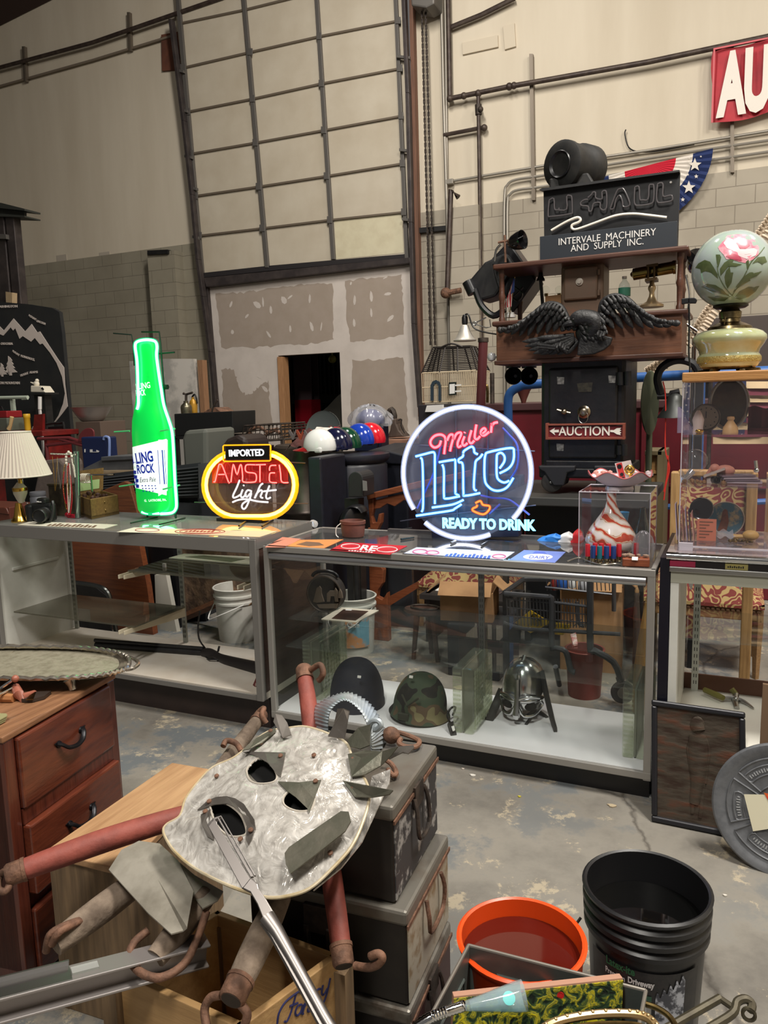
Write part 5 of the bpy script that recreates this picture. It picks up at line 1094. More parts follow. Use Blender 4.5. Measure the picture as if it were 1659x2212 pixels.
for s_ in(-1,1):b.tube(smooth([c+V((s_*.01,-.132,.12)),c+V((s_*.045,-.12,.13)),c+V((s_*.09,-.08,.118))],3),.007,7)
b.tube([c+V((0,-.11,.13)),c+V((0,-.1,.22)),c+V((0,0,.277)),c+V((0,.1,.2))],.009,7);t.p('brow_ridge',b,mir)
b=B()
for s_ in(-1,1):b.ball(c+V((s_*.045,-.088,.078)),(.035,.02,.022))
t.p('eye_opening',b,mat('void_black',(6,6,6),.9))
lea=mat('black_leather',(44,42,40),.6)
b=B();b.tube(smooth([at(1170,1450,Y=c.y-.02),at(1180,1500,Y=c.y-.06),at(1192,1550,Z=.16),at(1200,1580,Z=.132)],4),[.03]*13,8,sx=.25);t.p('leather_tail',b,lea)
b=B();b.tube(smooth([at(1085,1490,Y=c.y-.02),at(1072,1520,Y=c.y-.04),at(1056,1556,Z=.13)],4),[.02]*9,8,sx=.25);t.p('leather_tail',b,lea)
b=B();b.tube(smooth([at(1140,1545,Z=.135),at(1160,1535,Z=.14),at(1182,1550,Z=.13)],4),.008,6);b.tube([at(1150,1545,Z=.14),at(1136,1565,Z=.13)],.007,6);t.p('thong',b,lea)
c=at(980,1570,Z=.128);t=T('knife_sheath','small dark sheath with a looped cord on the white deck of the case','sheath',c)
b=B();b.prism([at(966,1562,Z=.165),at(980,1556,Z=.165),at(987,1586,Z=.132),at(974,1588,Z=.132)],(0,0,-.012));t.p('sheath',b,lea,.003);b=B();b.tube(smooth([at(972,1560,Z=.16),at(966,1545,Z=.17),at(974,1530,Z=.19),at(984,1528,Z=.2),at(978,1545,Z=.18)],4),.005,6);t.p('cord',b,blk)
b=B();b.prism([at(975,1570,Z=.16),at(981,1568,Z=.16),at(983,1578,Z=.15),at(978,1580,Z=.15)],(0,0,.002));t.p('price_tag',b,white)
# upper shelf things in the case
c=at(703,1322,Z=.567);c.y=3.3
t=T('lunch_tin','round dark relief-decorated bag with a top handle on the upper case shelf','bag',c);M_=basis((.1,-1,0))
cc=at(702,1282,Y=3.28);r_=42*mpp(cc)
b=B();b.lathe([(0,-.05),(r_*.9,-.05),(r_,-.04),(r_,.0),(r_*.95,.012),(r_*.9,.008),(0,.008)],cc,M_,36);t.p('body',b,mat('dark_hide',(44,40,38),.6,0,(58,52,48),12,bump=.2))
b=B();b.tube([cc+M_@V((r_*.93*math.cos(a),r_*.93*math.sin(a),.012))for a in[2*PI*k/30 for k in range(30)]],.005,6,True);t.p('rim',b,mat('brown_rim',(76,66,58),.5))
b=B();b.tube([cc+M_@V((r_*.7*math.cos(a),r_*.85+.03*math.sin(a),-.01))for a in[PI*k/10 for k in range(11)]],.009,8);t.p('handle',b,blkp)
rl=mat('relief_tan',(126,112,98),.7);b=B()
for q in([(684,1270),(690,1266),(694,1272),(694,1282),(700,1300),(684,1302),(676,1300)],[(706,1282),(712,1276),(722,1276),(724,1270),(728,1276),(730,1300),(724,1300),(722,1288),(714,1288),(712,1300),(706,1300)],[(731,1278),(734,1272),(738,1280),(740,1292),(730,1292)],[(684,1306),(730,1304),(726,1314),(690,1314)]):b.ppoly(q,3.262,.006)
t.p('relief',b,rl)
t=T('photo_print','old brown photograph in a white mount on the upper case shelf','photograph',at(760,1325,Z=.567));b=B();zq(b,[(694,1337),(735,1312),(818,1318),(770,1344)],.571,.003);t.p('mount',b,cream);b=B();zq(b,[(716,1336),(742,1316),(796,1320),(768,1340)],.5725,.001);t.p('print',b,mat('sepia',(84,62,54),.3,0,(60,44,40),9));b=B();zq(b,[(748,1315),(762,1316),(758,1319),(746,1318)],.574,.001);t.p('tag',b,white)
b=B();P=[at(x,y,Z=.567)for x,y in((1240,1378),(1248,1390))];b.prism([at(1232,1374,Z=.575),at(1244,1370,Z=.58),at(1248,1394,Z=.57),at(1238,1396,Z=.57)],(0,0,.008));one('red_can','small red and white packet on the glass shelf near the shopping cart','packet',b,mat('packet_red',(170,60,60),.5,0,(220,210,200),40))
# ---- right counter
X0,X1,ZT3=-.225,1.5,1.005
t=T('display_case','white display case with a chrome edge at the right side of the picture','display case',(.6,3.28,0))
b=B();b.box((X0+.03,Y0+.05,0),(X1,Y1,.17));t.p('kick_base',b,_mc['black_kick'])
b=B();b.box((X0,Y0,.17),(X1,Y1,.29));t.p('deck',b,mat('cream_deck',(222,220,210),.4),.004)
b=B();b.box((X0,Y0-.004,.165),(X1,Y0+.02,.19));t.p('bottom_trim',b,trim_g)
b=B();b.box((X0+.016,Y0,.29),(X0+.045,Y1,ZT3-.03));t.p('side_panel',b,laml)
b=B();b.box((X0-.022,Y0-.004,.0),(X0+.014,Y1,ZT3-.02));t.p('end_panel',b,mat('navy_black_laminate',(18,18,30),.35))
b=B();b.box((X0+.016,Y0-.002,ZT3-.112),(X1,Y0+.01,ZT3-.07));t.p('header',b,mat('grey_green_header',(164,164,150),.4))
b=B();b.box((X0+.01,Y0-.01,ZT3-.07),(X1,Y0+.02,ZT3-.05));t.p('header_trim',b,steel,.003)
b=B();b.box((X0+.01,Y0-.004,ZT3-.05),(X1,Y0+.01,ZT3-.026));t.p('ticket_strip',b,mat('black_strip',(26,22,24),.2))
b=B();b.box((X0+.012,Y0-.006,ZT3-.049),(X0+.1,Y0-.003,ZT3-.028));b2=t.p('strip_label',b,mat('magenta_strip',(150,38,70),.4))
b=B();b.box((-.025,Y0-.006,ZT3-.049),(.05,Y0-.003,ZT3-.028));b2=t.p('strip_label',b,mat('olive_strip_label',(150,140,84),.4))
b=B();[b.box((-.017+k*.007,Y0-.0065,ZT3-.043),(-.0125+k*.007,Y0-.006,ZT3-.037+.002*(k%2)))for k in range(8)];t.p('marks',b,blk,parent=b2)
b=B();b.rod((X0,Y0,ZT3-.012),(X1,Y0,ZT3-.012),.015,14);t.p('chrome_edge',b,chrome)
b=B();b.box((X0,Y0,ZT3-.01),(X1,Y1,ZT3));t.p('glass_top',b,pane('pink_top',(.8,.75,.76),1.5,.3,(.6,.5,.52)))
b=B();b.box((X0+.045,Y0+.04,ZT3-.03),(X1,Y1,ZT3-.014));t.p('top_board',b,mat('dark_top_board',(64,52,54),.6))
b=B();b.box((X0+.06,Y0+.04,.665),(X1,Y1-.08,.672));t.p('glass_shelf',b,_mc.setdefault('g3',pane('shelf_glass_3',(.93,.95,.94),1.45,.05,(.3,.32,.3))))
standard(t,X0+.09,Y1-.03,.29,.93,mat('white_standard',(206,210,206),.4,.3))
b=B();b.box((X0+.045,Y1-.012,.29),(X1,Y1-.002,.36));t.p('back_strip',b,mat('brown_strip',(104,70,54),.6))
for x in(1492,1598):
 t2=B();t2.ppoly(smooth([(x-5,1246),(x+6,1248),(x+5,1262),(x+1,1275),(x-4,1262)],3),3.05,.012);one('crystal_drop','hanging clear crystal drop under the right counter top, %s of two'%('left' if x<1500 else 'right'),'crystal',t2,mat('cut_glass',(200,200,200),.08,.3))
t=T('pruning_shears','pruning shears with olive handles open on the white deck','shears',at(1570,1510,Z=.29));b=B();b.tube([at(1522,1490,Z=.31),at(1545,1500,Z=.31),at(1562,1508,Z=.31)],[.012,.014,.012],8);t.p('handle',b,mat('olive_handle',(120,116,60),.5));b=B();b.tube([at(1580,1488,Z=.33),at(1590,1500,Z=.31)],.012,8);t.p('handle',b,_mc['olive_handle'])
b=B();b.tube(smooth([at(1562,1508,Z=.305),at(1585,1508,Z=.305),at(1608,1516,Z=.3),at(1628,1530,Z=.298)],3),[.008,.009,.01,.01,.01,.009,.008,.006,.005,.003][:10],8);t.p('blade',b,steel);b=B();b.tube([at(1590,1500,Z=.31),at(1588,1515,Z=.3),at(1592,1530,Z=.295)],[.012,.012,.01],8);b.ball(at(1590,1510,Z=.312),.012);t.p('blade',b,steel)
# ================================================================ seen through and behind the counters
damask=None
def dam(nt,bs):
 N,L=nt.nodes,nt.links;tc=N.new('ShaderNodeTexCoord');nz=N.new('ShaderNodeTexNoise');nz.inputs['Scale'].default_value=6;L.new(tc.outputs['Object'],nz.inputs[0]);v=N.new('ShaderNodeTexVoronoi');v.inputs['Scale'].default_value=11
 mx=N.new('ShaderNodeMix');mx.data_type='RGBA';mx.inputs[0].default_value=.35;L.new(tc.outputs['Object'],mx.inputs[6]);L.new(nz.outputs[1],mx.inputs[7]);L.new(mx.outputs[2],v.inputs[0])
 w=N.new('ShaderNodeMath');w.operation='SINE';m=N.new('ShaderNodeMath');m.operation='MULTIPLY';m.inputs[1].default_value=22;L.new(v.outputs[0],m.inputs[0]);L.new(m.outputs[0],w.inputs[0])
 r=N.new('ShaderNodeValToRGB');r.color_ramp.interpolation='LINEAR';e=r.color_ramp.elements;e[0].position=.2;e[0].color=lin((128,56,52));e[1].position=.45;e[1].color=lin((186,160,108));L.new(w.outputs[0],r.inputs[0]);L.new(r.outputs[0],bs.inputs['Base Color']);bs.inputs['Roughness'].default_value=.85
damask=nodemat('red_gold_damask',dam)
oak=wood('carved_oak',(158,124,84),(130,98,64),'X',.55)
def bench(label,x0,x1,y0,y1,zseat):
 t=T('upholstered_stool',label,'stool',((x0+x1)/2,(y0+y1)/2,0))
 b=B();b.grid(lambda u,v:V((x0+(x1-x0)*u,y0+(y1-y0)*v,zseat+.11*(1-(2*u-1)**4)*(1-(2*v-1)**6)**.5)),20,10);b.box((x0,y0,zseat-.02),(x1,y1,zseat));t.p('cushion',b,damask)
 b=B();b.box((x0+.01,y0+.01,zseat-.09),(x1-.01,y1-.01,zseat-.02));t.p('apron',b,oak,.006)
 b=B()
 for k in range(24):x=x0+.03+(x1-x0-.06)*k/23;b.ball((x,y0+.008,zseat-.035),(.014,.008,.01),I3,6)
 t.p('carved_beading',b,mat('dark_oak',(88,62,42),.6))
 for x in(x0+.03,x1-.03):
  for y in(y0+.03,y1-.03):
   b=B();b.tube([(x,y,zseat-.03),(x,y,zseat-.12),(x,y,0)],[.028,.028,.017],4);t.p('leg',b,oak)
p=at(1632,1470,Z=0);zz=at(1640,1310,Y=p.y).z
bench('damask upholstered stool on oak legs behind the right display case',p.x-.62,p.x+.03,p.y,p.y+.45,zz)
p=at(1005,1300,Y=4.75);zz=at(905,1262,Y=4.9).z;bench('damask upholstered bench seen through the middle glass case',at(896,1262,Y=4.9).x,at(1100,1262,Y=4.9).x,4.9,5.3,zz)
# damask chair panel right behind the clear tower, and tapestry chair behind the neon
t=T('tapestry_screen','gold and red damask panel in a carved frame behind the clear display tower','panel',at(1540,1160,Y=4.15));b=B();q0,q1=at(1462,1160,Y=4.15),at(1628,1030,Y=4.15);b.box((q0.x,4.15,q0.z-.1),(q1.x,4.18,q1.z));t.p('fabric',b,damask);fr2=wood('gilt_frame',(176,140,92),(140,106,66),'Z',.5)
b=B();b.box((q0.x-.035,4.13,0),(q0.x+.01,4.2,q1.z+.02));b.box((q1.x-.03,4.13,0),(q1.x+.02,4.2,q1.z+.02));b.box((q0.x,4.13,q1.z),(q1.x,4.2,q1.z+.03));t.p('frame',b,fr2,.006)
t=T('tapestry_chair','dim tapestry-backed chair seen through the round neon sign','chair',at(1060,1160,Y=5.34));q0,q1=at(998,1160,Y=5.34),at(1128,1026,Y=5.34)
b=B();b.box((q0.x,5.34,q0.z-.1),(q1.x,5.4,q1.z));t.p('back',b,mat('dim_tapestry',(96,70,62),.9,0,(58,44,46),16,.45,.55),.01)
b=B();b.box((q1.x-.03,5.33,0),(q1.x,5.41,q1.z));b.box((q0.x,5.33,0),(q0.x+.03,5.41,q1.z));t.p('frame',b,mat('dark_chair_wood',(50,34,32),.5),.005)
# brown gun rack
def gunrack():
 t=T('gun_rack','orange-brown wooden wall rack with scalloped cradles, behind the middle case','wooden rack',at(840,1400,Y=4.5));w=wood('cherry_wood',(132,74,46),(108,56,34),'X',.4)
 b=B();b.ppoly([(791,1068),(880,1046),(1000,1020),(1000,1034),(880,1060),(793,1080)],4.5,.16);t.p('top_shelf',b,w,.005)
 b=B();b.ppoly([(805,1082),(870,1066),(1000,1040),(1000,1058),(905,1078),(890,1086),(872,1080),(852,1094),(836,1088),(820,1098),(806,1100)],4.53,.03);t.p('scalloped_rail',b,w,.004)
 b=B();P=[at(x,y,Y=4.52)for x,y in[(794,1078),(806,1078),(806,1100),(802,1115),(806,1130),(814,1128),(818,1110),(824,1110),(822,1130),(814,1146),(800,1148)]];b.prism(P,(0,.05,0));t.p('cradle',b,w,.004)
 b=B();P=[at(x,y,Y=4.52)for x,y in[(794,1140),(812,1142),(816,1220),(822,1222),(828,1232),(826,1260),(816,1275),(814,1290),(826,1296),(836,1280),(838,1330)]];b.prism(P+[V((P[-1].x,4.52,0)),V((P[0].x,4.52,0))],(0,.05,0));t.p('side_board',b,w,.004)
 b=B();P=[at(x,y,Y=4.7)for x,y in[(838,1290),(900,1258),(900,1272),(840,1310)]];b.prism(P,(0,.04,0));t.p('rear_rail',b,w)
gunrack()
for lab,q,Y,c_ in(('leaning grey panel behind the middle case, left of the wooden rack',[(760,1220),(795,1222),(832,1330)],4.8,(78,80,86)),('second leaning grey panel, between the wooden rack and the bench',[(828,1150),(886,1140),(892,1280)],4.85,(72,74,80))):
 P=[at(x,y,Y=Y)for x,y in q];b=B();b.prism([P[0],P[1],V((P[2].x,Y,0)),V((P[0].x+.03,Y,0))],(0,.04,0));one('leaning_sheet',lab,'panel',b,mat('panel_%d'%c_[0],c_,.35,.5),.005)
def bucket(name,label,c,r,h,m,handle=None,rim=True,water=None,hm=None,ribs=(.86,.74),tilt=None):
 t=T(name,label,'bucket',c);M_=tilt or I3;prof=[(r*.84,0),(r*.85,.006)]
 for k in ribs:prof+=[(r*(.84+.13*k),h*k-.02),(r*(.84+.13*k)+.01,h*k-.012),(r*(.84+.13*k)+.01,h*k),(r*(.84+.13*k),h*k+.008)]
 prof.sort(key=lambda q:q[1]);prof+=[(r*.98,h-.02),(r+.004,h-.012),(r+.006,h-.004),(r,h),(r-.006,h-.003),(r*.95,h-.05),(r*.81,.02),(0,.018)]
 b=B();b.lathe(prof,c,M_,48);t.p('body',b,m)
 if handle:
  b=B();b.tube(smooth([c+V(q)for q in handle],5),.004,7);t.p('handle',b,hm or steel)
 return t
wp=mat('white_bucket',(206,204,198),.45,0,(186,184,176),6)
c=at(515,1378,Z=0);bucket('bucket','scuffed white plastic bucket behind the left counter',c,.15,.37,wp,[(-.15,-.02,.27),(-.12,-.16,.17),(.02,-.2,.22),(.13,-.1,.27)],hm=white)
c=at(765,1405,Z=0);t=bucket('bucket','white plastic bucket with a pictorial label seen through the glass case',c,.15,.37,wp,[(-.15,-.02,.3),(-.08,-.17,.2),(.06,-.17,.2),(.15,-.02,.3)])
b=B();b.lathe([(.141,.06),(.147,.25)],c,I3,14,-1.45,-.35);lb=t.p('paper_label',b,mat('label_blue',(110,160,180),.5,0,(196,140,96),9,.5,.58));b=B();b.text('Clem',c+V((.035,-.147,.2)),(1,.22,0),(0,0,1),.075,.035,.003);t.p('lettering',b,white,parent=lb)
c=at(1262,1500,Z=0);t=bucket('waste_bin','dull red plastic bin under the shopping cart',c,.1,.26,mat('bin_red',(128,60,52),.5),ribs=())
P=[at(150,1160,Y=4.1),at(300,1168,Y=4.1),at(318,1270,Y=4.1),at(328,1330,Y=4.1)]
b=B();b.prism([at(150,1140,Y=4.1),at(296,1150,Y=4.1),P[2],V((P[3].x,4.1,0)),V((P[0].x,4.1,0))],(0,.05,0));one('veneer_sheet','reddish brown veneer tabletop standing on edge behind the left counter','tabletop',b,wood('veneer',(118,66,38),(92,48,30),'X',.35,3))
t=T('metal_chair','black metal chair back with a curved shiny edge behind the left counter','chair',at(200,1370,Z=0));b=B();P=smooth([at(x,y,Y=3.85)for x,y in[(160,1258),(210,1266),(232,1280),(240,1310),(252,1372)]],5);b.tube(P,.016,8);b.tube([q+V((-.04,.05,-.01))for q in P],.01,8);t.p('tube_frame',b,mat('gun_metal',(90,92,90),.25,.9));b=B();b.prism([at(x,y,Y=3.88)for x,y in[(158,1262),(205,1268),(228,1286),(236,1340),(240,1375),(160,1380)]],(0,.02,0));t.p('back_panel',b,blk)
t=T('framed_picture','large carved picture frame leaning behind the left counter','picture frame',at(440,1330,Z=0));fw=wood('old_frame',(124,84,60),(92,62,46),'X',.45)
P=[at(382,1160,Y=4.45),at(560,1165,Y=4.3),at(565,1262,Y=4.3),at(392,1336,Y=4.45)]
def quadbar(b,a,c,w,d):n=(c-a).normalized();s_=V((-n.z,0,n.x)).normalized();b.prism([a,c,c+s_*w,a+s_*w],(0,d,0))
b=B();b.prism(P,(0,.01,0));t.p('canvas',b,mat('brown_canvas',(138,110,88),.8,0,(92,72,60),12,.42,.6,.4))
b=B()
for i in range(4):b.tube([P[i],P[(i+1)%4]],.035,6)
t.p('moulding',b,fw);b=B();b.rod(P[3],V((P[3].x,4.45,0)),.03);b.rod(P[2],V((P[2].x,4.35,0)),.03);t.p('foot',b,fw)
b=B();P=[at(x,y,Y=4.2)for x,y in((330,1195),(372,1200))];b.prism([at(318,1160,Y=4.3),at(372,1165,Y=4.3),V((at(385,1300,Y=4.3).x,4.3,0)),V((at(330,1340,Y=4.3).x,4.3,0))],(0,.06,0));one('black_board','tall black board standing behind the left counter, beside the shelf standard','board',b,blkp)
b=B();b.prism([at(334,1242,Y=4.22),at(358,1240,Y=4.22),V((at(378,1310,Y=4.22).x,4.22,0)),V((at(336,1330,Y=4.22).x,4.22,0))],(0,.04,0));one('white_board','narrow white board leaning behind the left counter','board',b,mat('dirty_white',(176,172,162),.7))
c=at(545,1392,Z=0)
def cbox(label,x,y,z,w,d,h,rz=0,flaps=True,text=None,name='cardboard_box'):
 t=T(name,label,'box',(x,y,z));b=B();M_=rotz(rz);o=V((x,y,z))
 for(cx_,cy_,sx_,sy_)in((0,-d/2,w,.006),(0,d/2,w,.006),(-w/2,0,.006,d),(w/2,0,.006,d)):b.obox(o+M_@V((cx_,cy_,h/2)),(sx_,sy_,h),M_)
 b.obox(o+V((0,0,.004)),(w,d,.008),M_);t.p('body',b,card)
 if flaps:
  for(cx_,cy_,sx_,sy_,ax,s_)in((0,-d/2-.04,w,.1,'X',1),(-w/2-.04,0,.1,d,'Y',1),(w/2+.05,0,.12,d,'Y',-1)):
   b=B();b.obox(o+M_@V((cx_,cy_,h+.03)),(sx_,sy_,.005),M_@Mx.Rotation(s_*-.7*(-1 if ax=='X' else 1),3,ax));t.p('flap',b,card)
 return t
cbox('small brown cardboard box beside the white bucket, behind the left counter',c.x+.27,c.y+.05,0,.3,.25,.3,.1)
c=at(1000,1420,Z=0);cbox('open cardboard box on a dark crate, under the damask bench',at(1010,1340,Y=4.2).x,4.25,at(1010,1345,Y=4.1).z,.3,.26,.17,.15)
zb2=at(1010,1345,Y=4.1).z-.002;b=B();b.box((at(965,1345,Y=4.06).x,4.06,0),(at(1078,1345,Y=4.06).x,4.5,zb2));one('dark_crate','long dark crate under the cardboard box, seen through the middle case','crate',b,mat('charcoal_crate',(30,32,38),.5),.008)
c=at(1325,1470,Z=0);cbox('tall open cardboard box at the right end, behind the shopping cart',c.x-.16,4.55,0,.34,.3,.5,.1)
# shelf of papers under the bench
t=T('low_shelf','low dark shelf with papers in front of the damask bench','shelf',at(1000,1300,Y=4.6));q0,q1=at(906,1284,Y=4.55),at(1105,1300,Y=4.55);b=B();b.box((q0.x,4.55,q0.z-.03),(q1.x,4.88,q0.z));b.box((q0.x+.02,4.6,0),(q0.x+.05,4.85,q0.z));b.box((q1.x-.05,4.6,0),(q1.x-.02,4.85,q0.z));t.p('board',b,mat('shelf_dark',(46,42,42),.5))
for lab,q,m in(('white paper sheet on the low dark shelf',[(940,1276),(960,1262),(1004,1266),(985,1282)],white),('yellow note on the low dark shelf',[(1040,1272),(1050,1262),(1074,1266),(1066,1280)],mat('note_yellow',(214,208,120),.7)),('magazine with a pink cover on the low dark shelf',[(1010,1274),(1030,1266),(1095,1272),(1080,1284)],mat('pink_print',(150,120,116),.5,0,(70,60,60),14))):
 b=B();b.prism([at(x,y,Z=q0.z+.003)for x,y in q],(0,0,.003));one('paper',lab,'paper',b,m)
t=T('milking_stool','small dark wooden stool seen through the glass case','stool',at(915,1380,Z=0));c=at(918,1318,Y=4.3);b=B();b.lathe([(0,-.02),(.11,-.02),(.125,-.008),(.12,.01),(0,.012)],c,Mx(((1.1,0,0),(0,.7,0),(0,0,1))),24);t.p('seat',b,mat('dark_stool',(70,48,40),.5));b=B()
b.tube([c+V((.09*math.cos(a),.05*math.sin(a),.02))for a in[2*PI*k/20 for k in range(20)]],.006,6,True);t.p('wire_ring',b,dkiron)
for dx,dy in((-.04,-.03),(.06,-.03),(.0,.06)):
 b=B();b.tube([c+V((dx,dy,-.01)),V((c.x+dx*1.6,c.y+dy*1.6,0))],[.02,.014],8);t.p('leg',b,_mc['dark_stool'])
    # shopping cart
CY_=3.95;cm=mat('cart_grey',(84,84,88),.35,.7)
t=T('shopping_cart','grey wire shopping cart with a yellow warning card, seen through the glass case','shopping cart',at(1230,1500,Z=0))
def cp(x,y,dY=0):return at(x,y,Y=CY_+dY)
b=B();b.tube([cp(1090,1280),cp(1130,1252,.3),cp(1200,1252,.3)],.014,8);b.tube([cp(1090,1282),cp(1190,1290)],.014,8);b.tube(smooth([cp(1188,1290),cp(1192,1300),cp(1192,1395),cp(1200,1400),cp(1222,1408),cp(1232,1445),cp(1242,1452)],3),.016,8);b.tube(smooth([cp(1275,1250),cp(1275,1395),cp(1284,1405),cp(1325,1430),cp(1342,1470)],3),.018,8);b.tube([cp(1326,1255,.25),cp(1326,1320,.25)],.012,8);b.tube(smooth([cp(1088,1345),cp(1130,1358),cp(1200,1362),cp(1340,1370)],3),.011,8);b.tube([cp(1188,1300),cp(1270,1310)],.008,8);b.tube(smooth([cp(1246,1300,.2),cp(1250,1345,.2),cp(1262,1352,.2)],3),.012,8);t.p('frame',b,cm)
b=B()
for k in range(14):x=1094+k*7.2;b.rod(cp(x,1292 if x>1092 else 1284),cp(x+3,1352),.003,5)
for k in range(13):x=1192+k*6.5;b.rod(cp(x,1294),cp(x+1,1356),.003,5)
for y in(1300,1318,1336):b.rod(cp(1094,y-6),cp(1274,y+10),.0035,5)
for k in range(9):x=1100+k*20;b.rod(cp(x,1352),cp(x+16,1338,.35),.003,5)
for k in range(16):x=1180+k*9;b.rod(cp(x,1246,.15),cp(x+2,1276,.15),.003,5)
b.rod(cp(1178,1268,.15),cp(1322,1284,.15),.006,6);t.p('wire_basket',b,cm)
b=B();c=cp(1345,1495);b.lathe([(.02,-.014),(.052,-.014),(.06,-.006),(.06,.006),(.052,.014),(.02,.014)],c,basis((.35,-1,0)),26);w1=t.p('wheel',b,mat('cart_tyre',(50,48,48),.6));b=B();b.lathe([(0,-.017),(.03,-.017),(.03,.017),(0,.017)],c,basis((.35,-1,0)),20);t.p('hub',b,galv,parent=w1);b=B();b.tube([cp(1336,1462),cp(1342,1480),cp(1345,1495)],.016,6);t.p('fork',b,cm)
b=B();b.rod(cp(1200,1440),V((cp(1200,1440).x,CY_+.1,.03)),.014);t.p('rear_leg',b,cm)
t2=T('warning_card','yellow and black lettered card in the shopping cart','card',cp(1160,1350,.02));b=B();b.prism([cp(1112,1345,.05),cp(1146,1318,.05),cp(1190,1345,.05),cp(1146,1368,.05)],(0,.004,0));t2.p('card',b,mat('caution_yellow',(206,168,36),.5));b=B();b.prism([cp(1192,1344,.05),cp(1236,1350,.05),cp(1216,1372,.05),cp(1190,1370,.05)],(0,.004,0));t2.p('flap',b,_mc['caution_yellow']);b=B();q=cp(1145,1336,.048);b.text('GA',q,(1,0,-.38),(.38,0,1),.065,.035,.002);t2.p('lettering',b,blk)
for lab,x,y,w,h,c_ in(('blue bottle of water in the cart top basket',1214,1272,12,28,(40,80,150)),('white carton in the cart top basket',1236,1270,8,24,(200,200,200)),('red can in the cart top basket',1198,1274,8,24,(120,40,36)),('silver bag in the cart top basket',1260,1276,12,26,(150,150,156))):
 b=B();b.plathe(x,[(w*.8,y),(w,y-4),(w,y-h*.7),(w*.6,y-h)],CY_+.24,16);one('cart_item',lab,'packaging',b,mat('ci_%d'%c_[0],c_,.3))
t=T('baseball_bat','pale wooden bat standing behind the right end of the glass case','bat',at(1395,1440,Y=3.85));b=B();P=[at(x,y,Y=3.85)for x,y in((1386,1440),(1388,1430),(1392,1390),(1398,1340),(1402,1300),(1404,1285))];P=[V((P[0].x-.02,3.9,0))]+P;b.tube(P,[.03,.036,.036,.033,.026,.018,.013],12);t.p('barrel',b,wood('ash_wood',(204,164,104),(180,138,80),'Z',.35))
t=T('bed_post','slim dark turned post with a pale tip behind the glass case','post',at(1378,1330,Y=4.3));c=at(1376,1340,Y=4.3);b=B();b.plathe(1376,[(8,1340),(7,1320),(5,1290),(6,1284),(5,1280)],4.3);b.rod(V((c.x,c.y,0)),V((c.x,c.y,c.z)),.02);t.p('shaft',b,mat('dark_turned',(70,60,54),.5));b=B();b.plathe(1376,[(4,1282),(5,1276),(3,1271),(1,1266)],4.3);t.p('tip',b,oak)
# ================================================================ on the counters
ZA,ZB,ZC=.9645,.9345,1.0055
# table lamp with pleated shade
c=at(42,1126,Z=ZA);LY=c.y
t=T('table_lamp','small brass and china table lamp with a pleated shade on the left counter','table lamp',c)
b=B();b.plathe(42,[(17,1128),(18,1124),(14,1118),(11,1112),(9,1100),(7,1092),(6,1086)],LY);t.p('brass_base',b,gold)
b=B();b.plathe(43,[(5,1086),(9,1078),(14,1066),(15,1056),(13,1052),(9,1047),(5,1042)],LY);t.p('china_body',b,mat('ivory_china',(222,214,196),.25))
b=B();b.plathe(43,[(14.6,1061),(15.4,1058),(15.2,1053)],LY);b.plathe(43,[(5,1044),(4,1036),(11,1032),(4,1030),(3,1022)],LY);t.p('brass_neck',b,gold)
cc=at(40,1027,Y=LY);q=mpp(cc);z0,z1=cc.z,at(38,933,Y=LY).z
b=B();b.grid(lambda u,v:V((cc.x+(66-34*v**1.0)*q*(1+.018*math.cos(2*PI*u*52))*math.cos(2*PI*u),LY+(66-34*v)*q*(1+.018*math.cos(2*PI*u*52))*math.sin(2*PI*u),z0+(z1-z0)*v)),208,4);t.p('pleated_shade',b,mat('pleated_linen',(196,186,174),.9))
b=B()
for rr,z in((66,z0),(32,z1)):b.tube([(cc.x+rr*q*1.01*math.cos(a),LY+rr*q*1.01*math.sin(a),z)for a in[2*PI*k/40 for k in range(40)]],.004,6,True)
t.p('shade_band',b,mat('linen_band',(206,198,186),.9))
# camera
c=at(96,1126,Z=ZA);t=T('camera','black digital SLR camera beside the brass lamp','camera',c);cam_m=mat('camera_black',(20,22,22),.4);M_=rotz(.1)
b=B();b.obox(c+V((.0,0,.055)),(.15,.05,.1),M_);t.p('body',b,cam_m,.012);b=B();b.obox(c+V((.005,0,.118)),(.06,.045,.035),M_);t.p('prism_hump',b,cam_m,.01);b=B();b.obox(c+V((-.075,-.02,.05)),(.045,.06,.1),M_);t.p('grip',b,cam_m,.014)
b=B();b.lathe([(.036,0),(.038,.02),(.034,.022),(.036,.05),(.038,.055),(.038,.085),(.034,.09),(.03,.082),(0,.075)],c+V((.045,-.025,.052)),basis((.45,-1,-.05)),28);t.p('lens',b,cam_m);b=B();b.lathe([(.008,0),(.007,.006)],c+V((-.075,-.04,.105)),I3,12);t.p('shutter_button',b,chrome)
b=B();b.text('Nikon',c+V((-.012,-.028,.112)),(1,.1,0),(0,0,1),.03,.008,.002);t.p('lettering',b,white)
b=B();b.tube(smooth([c+V((.07,.0,.09)),c+V((.09,-.01,.12)),c+V((.1,-.02,.07)),c+V((.09,-.04,.012)),c+V((.06,-.06,.006))],4),.004,6,sx=2);t.p('strap',b,cam_m)
c=at(98,1096,Z=ZA+.0);c=at(98,1120,Z=ZA);c.y+=.14;b=B();b.obox(c+V((0,0,.09)),(.14,.07,.18),rotz(.1));b.obox(c+V((0,0,.185)),(.15,.08,.012),rotz(.1));one('tin_box','dark tin box with a pale lid edge behind the camera','tin',b,mat('olive_tin',(56,50,38),.4,.5,(84,76,58),20),.004)
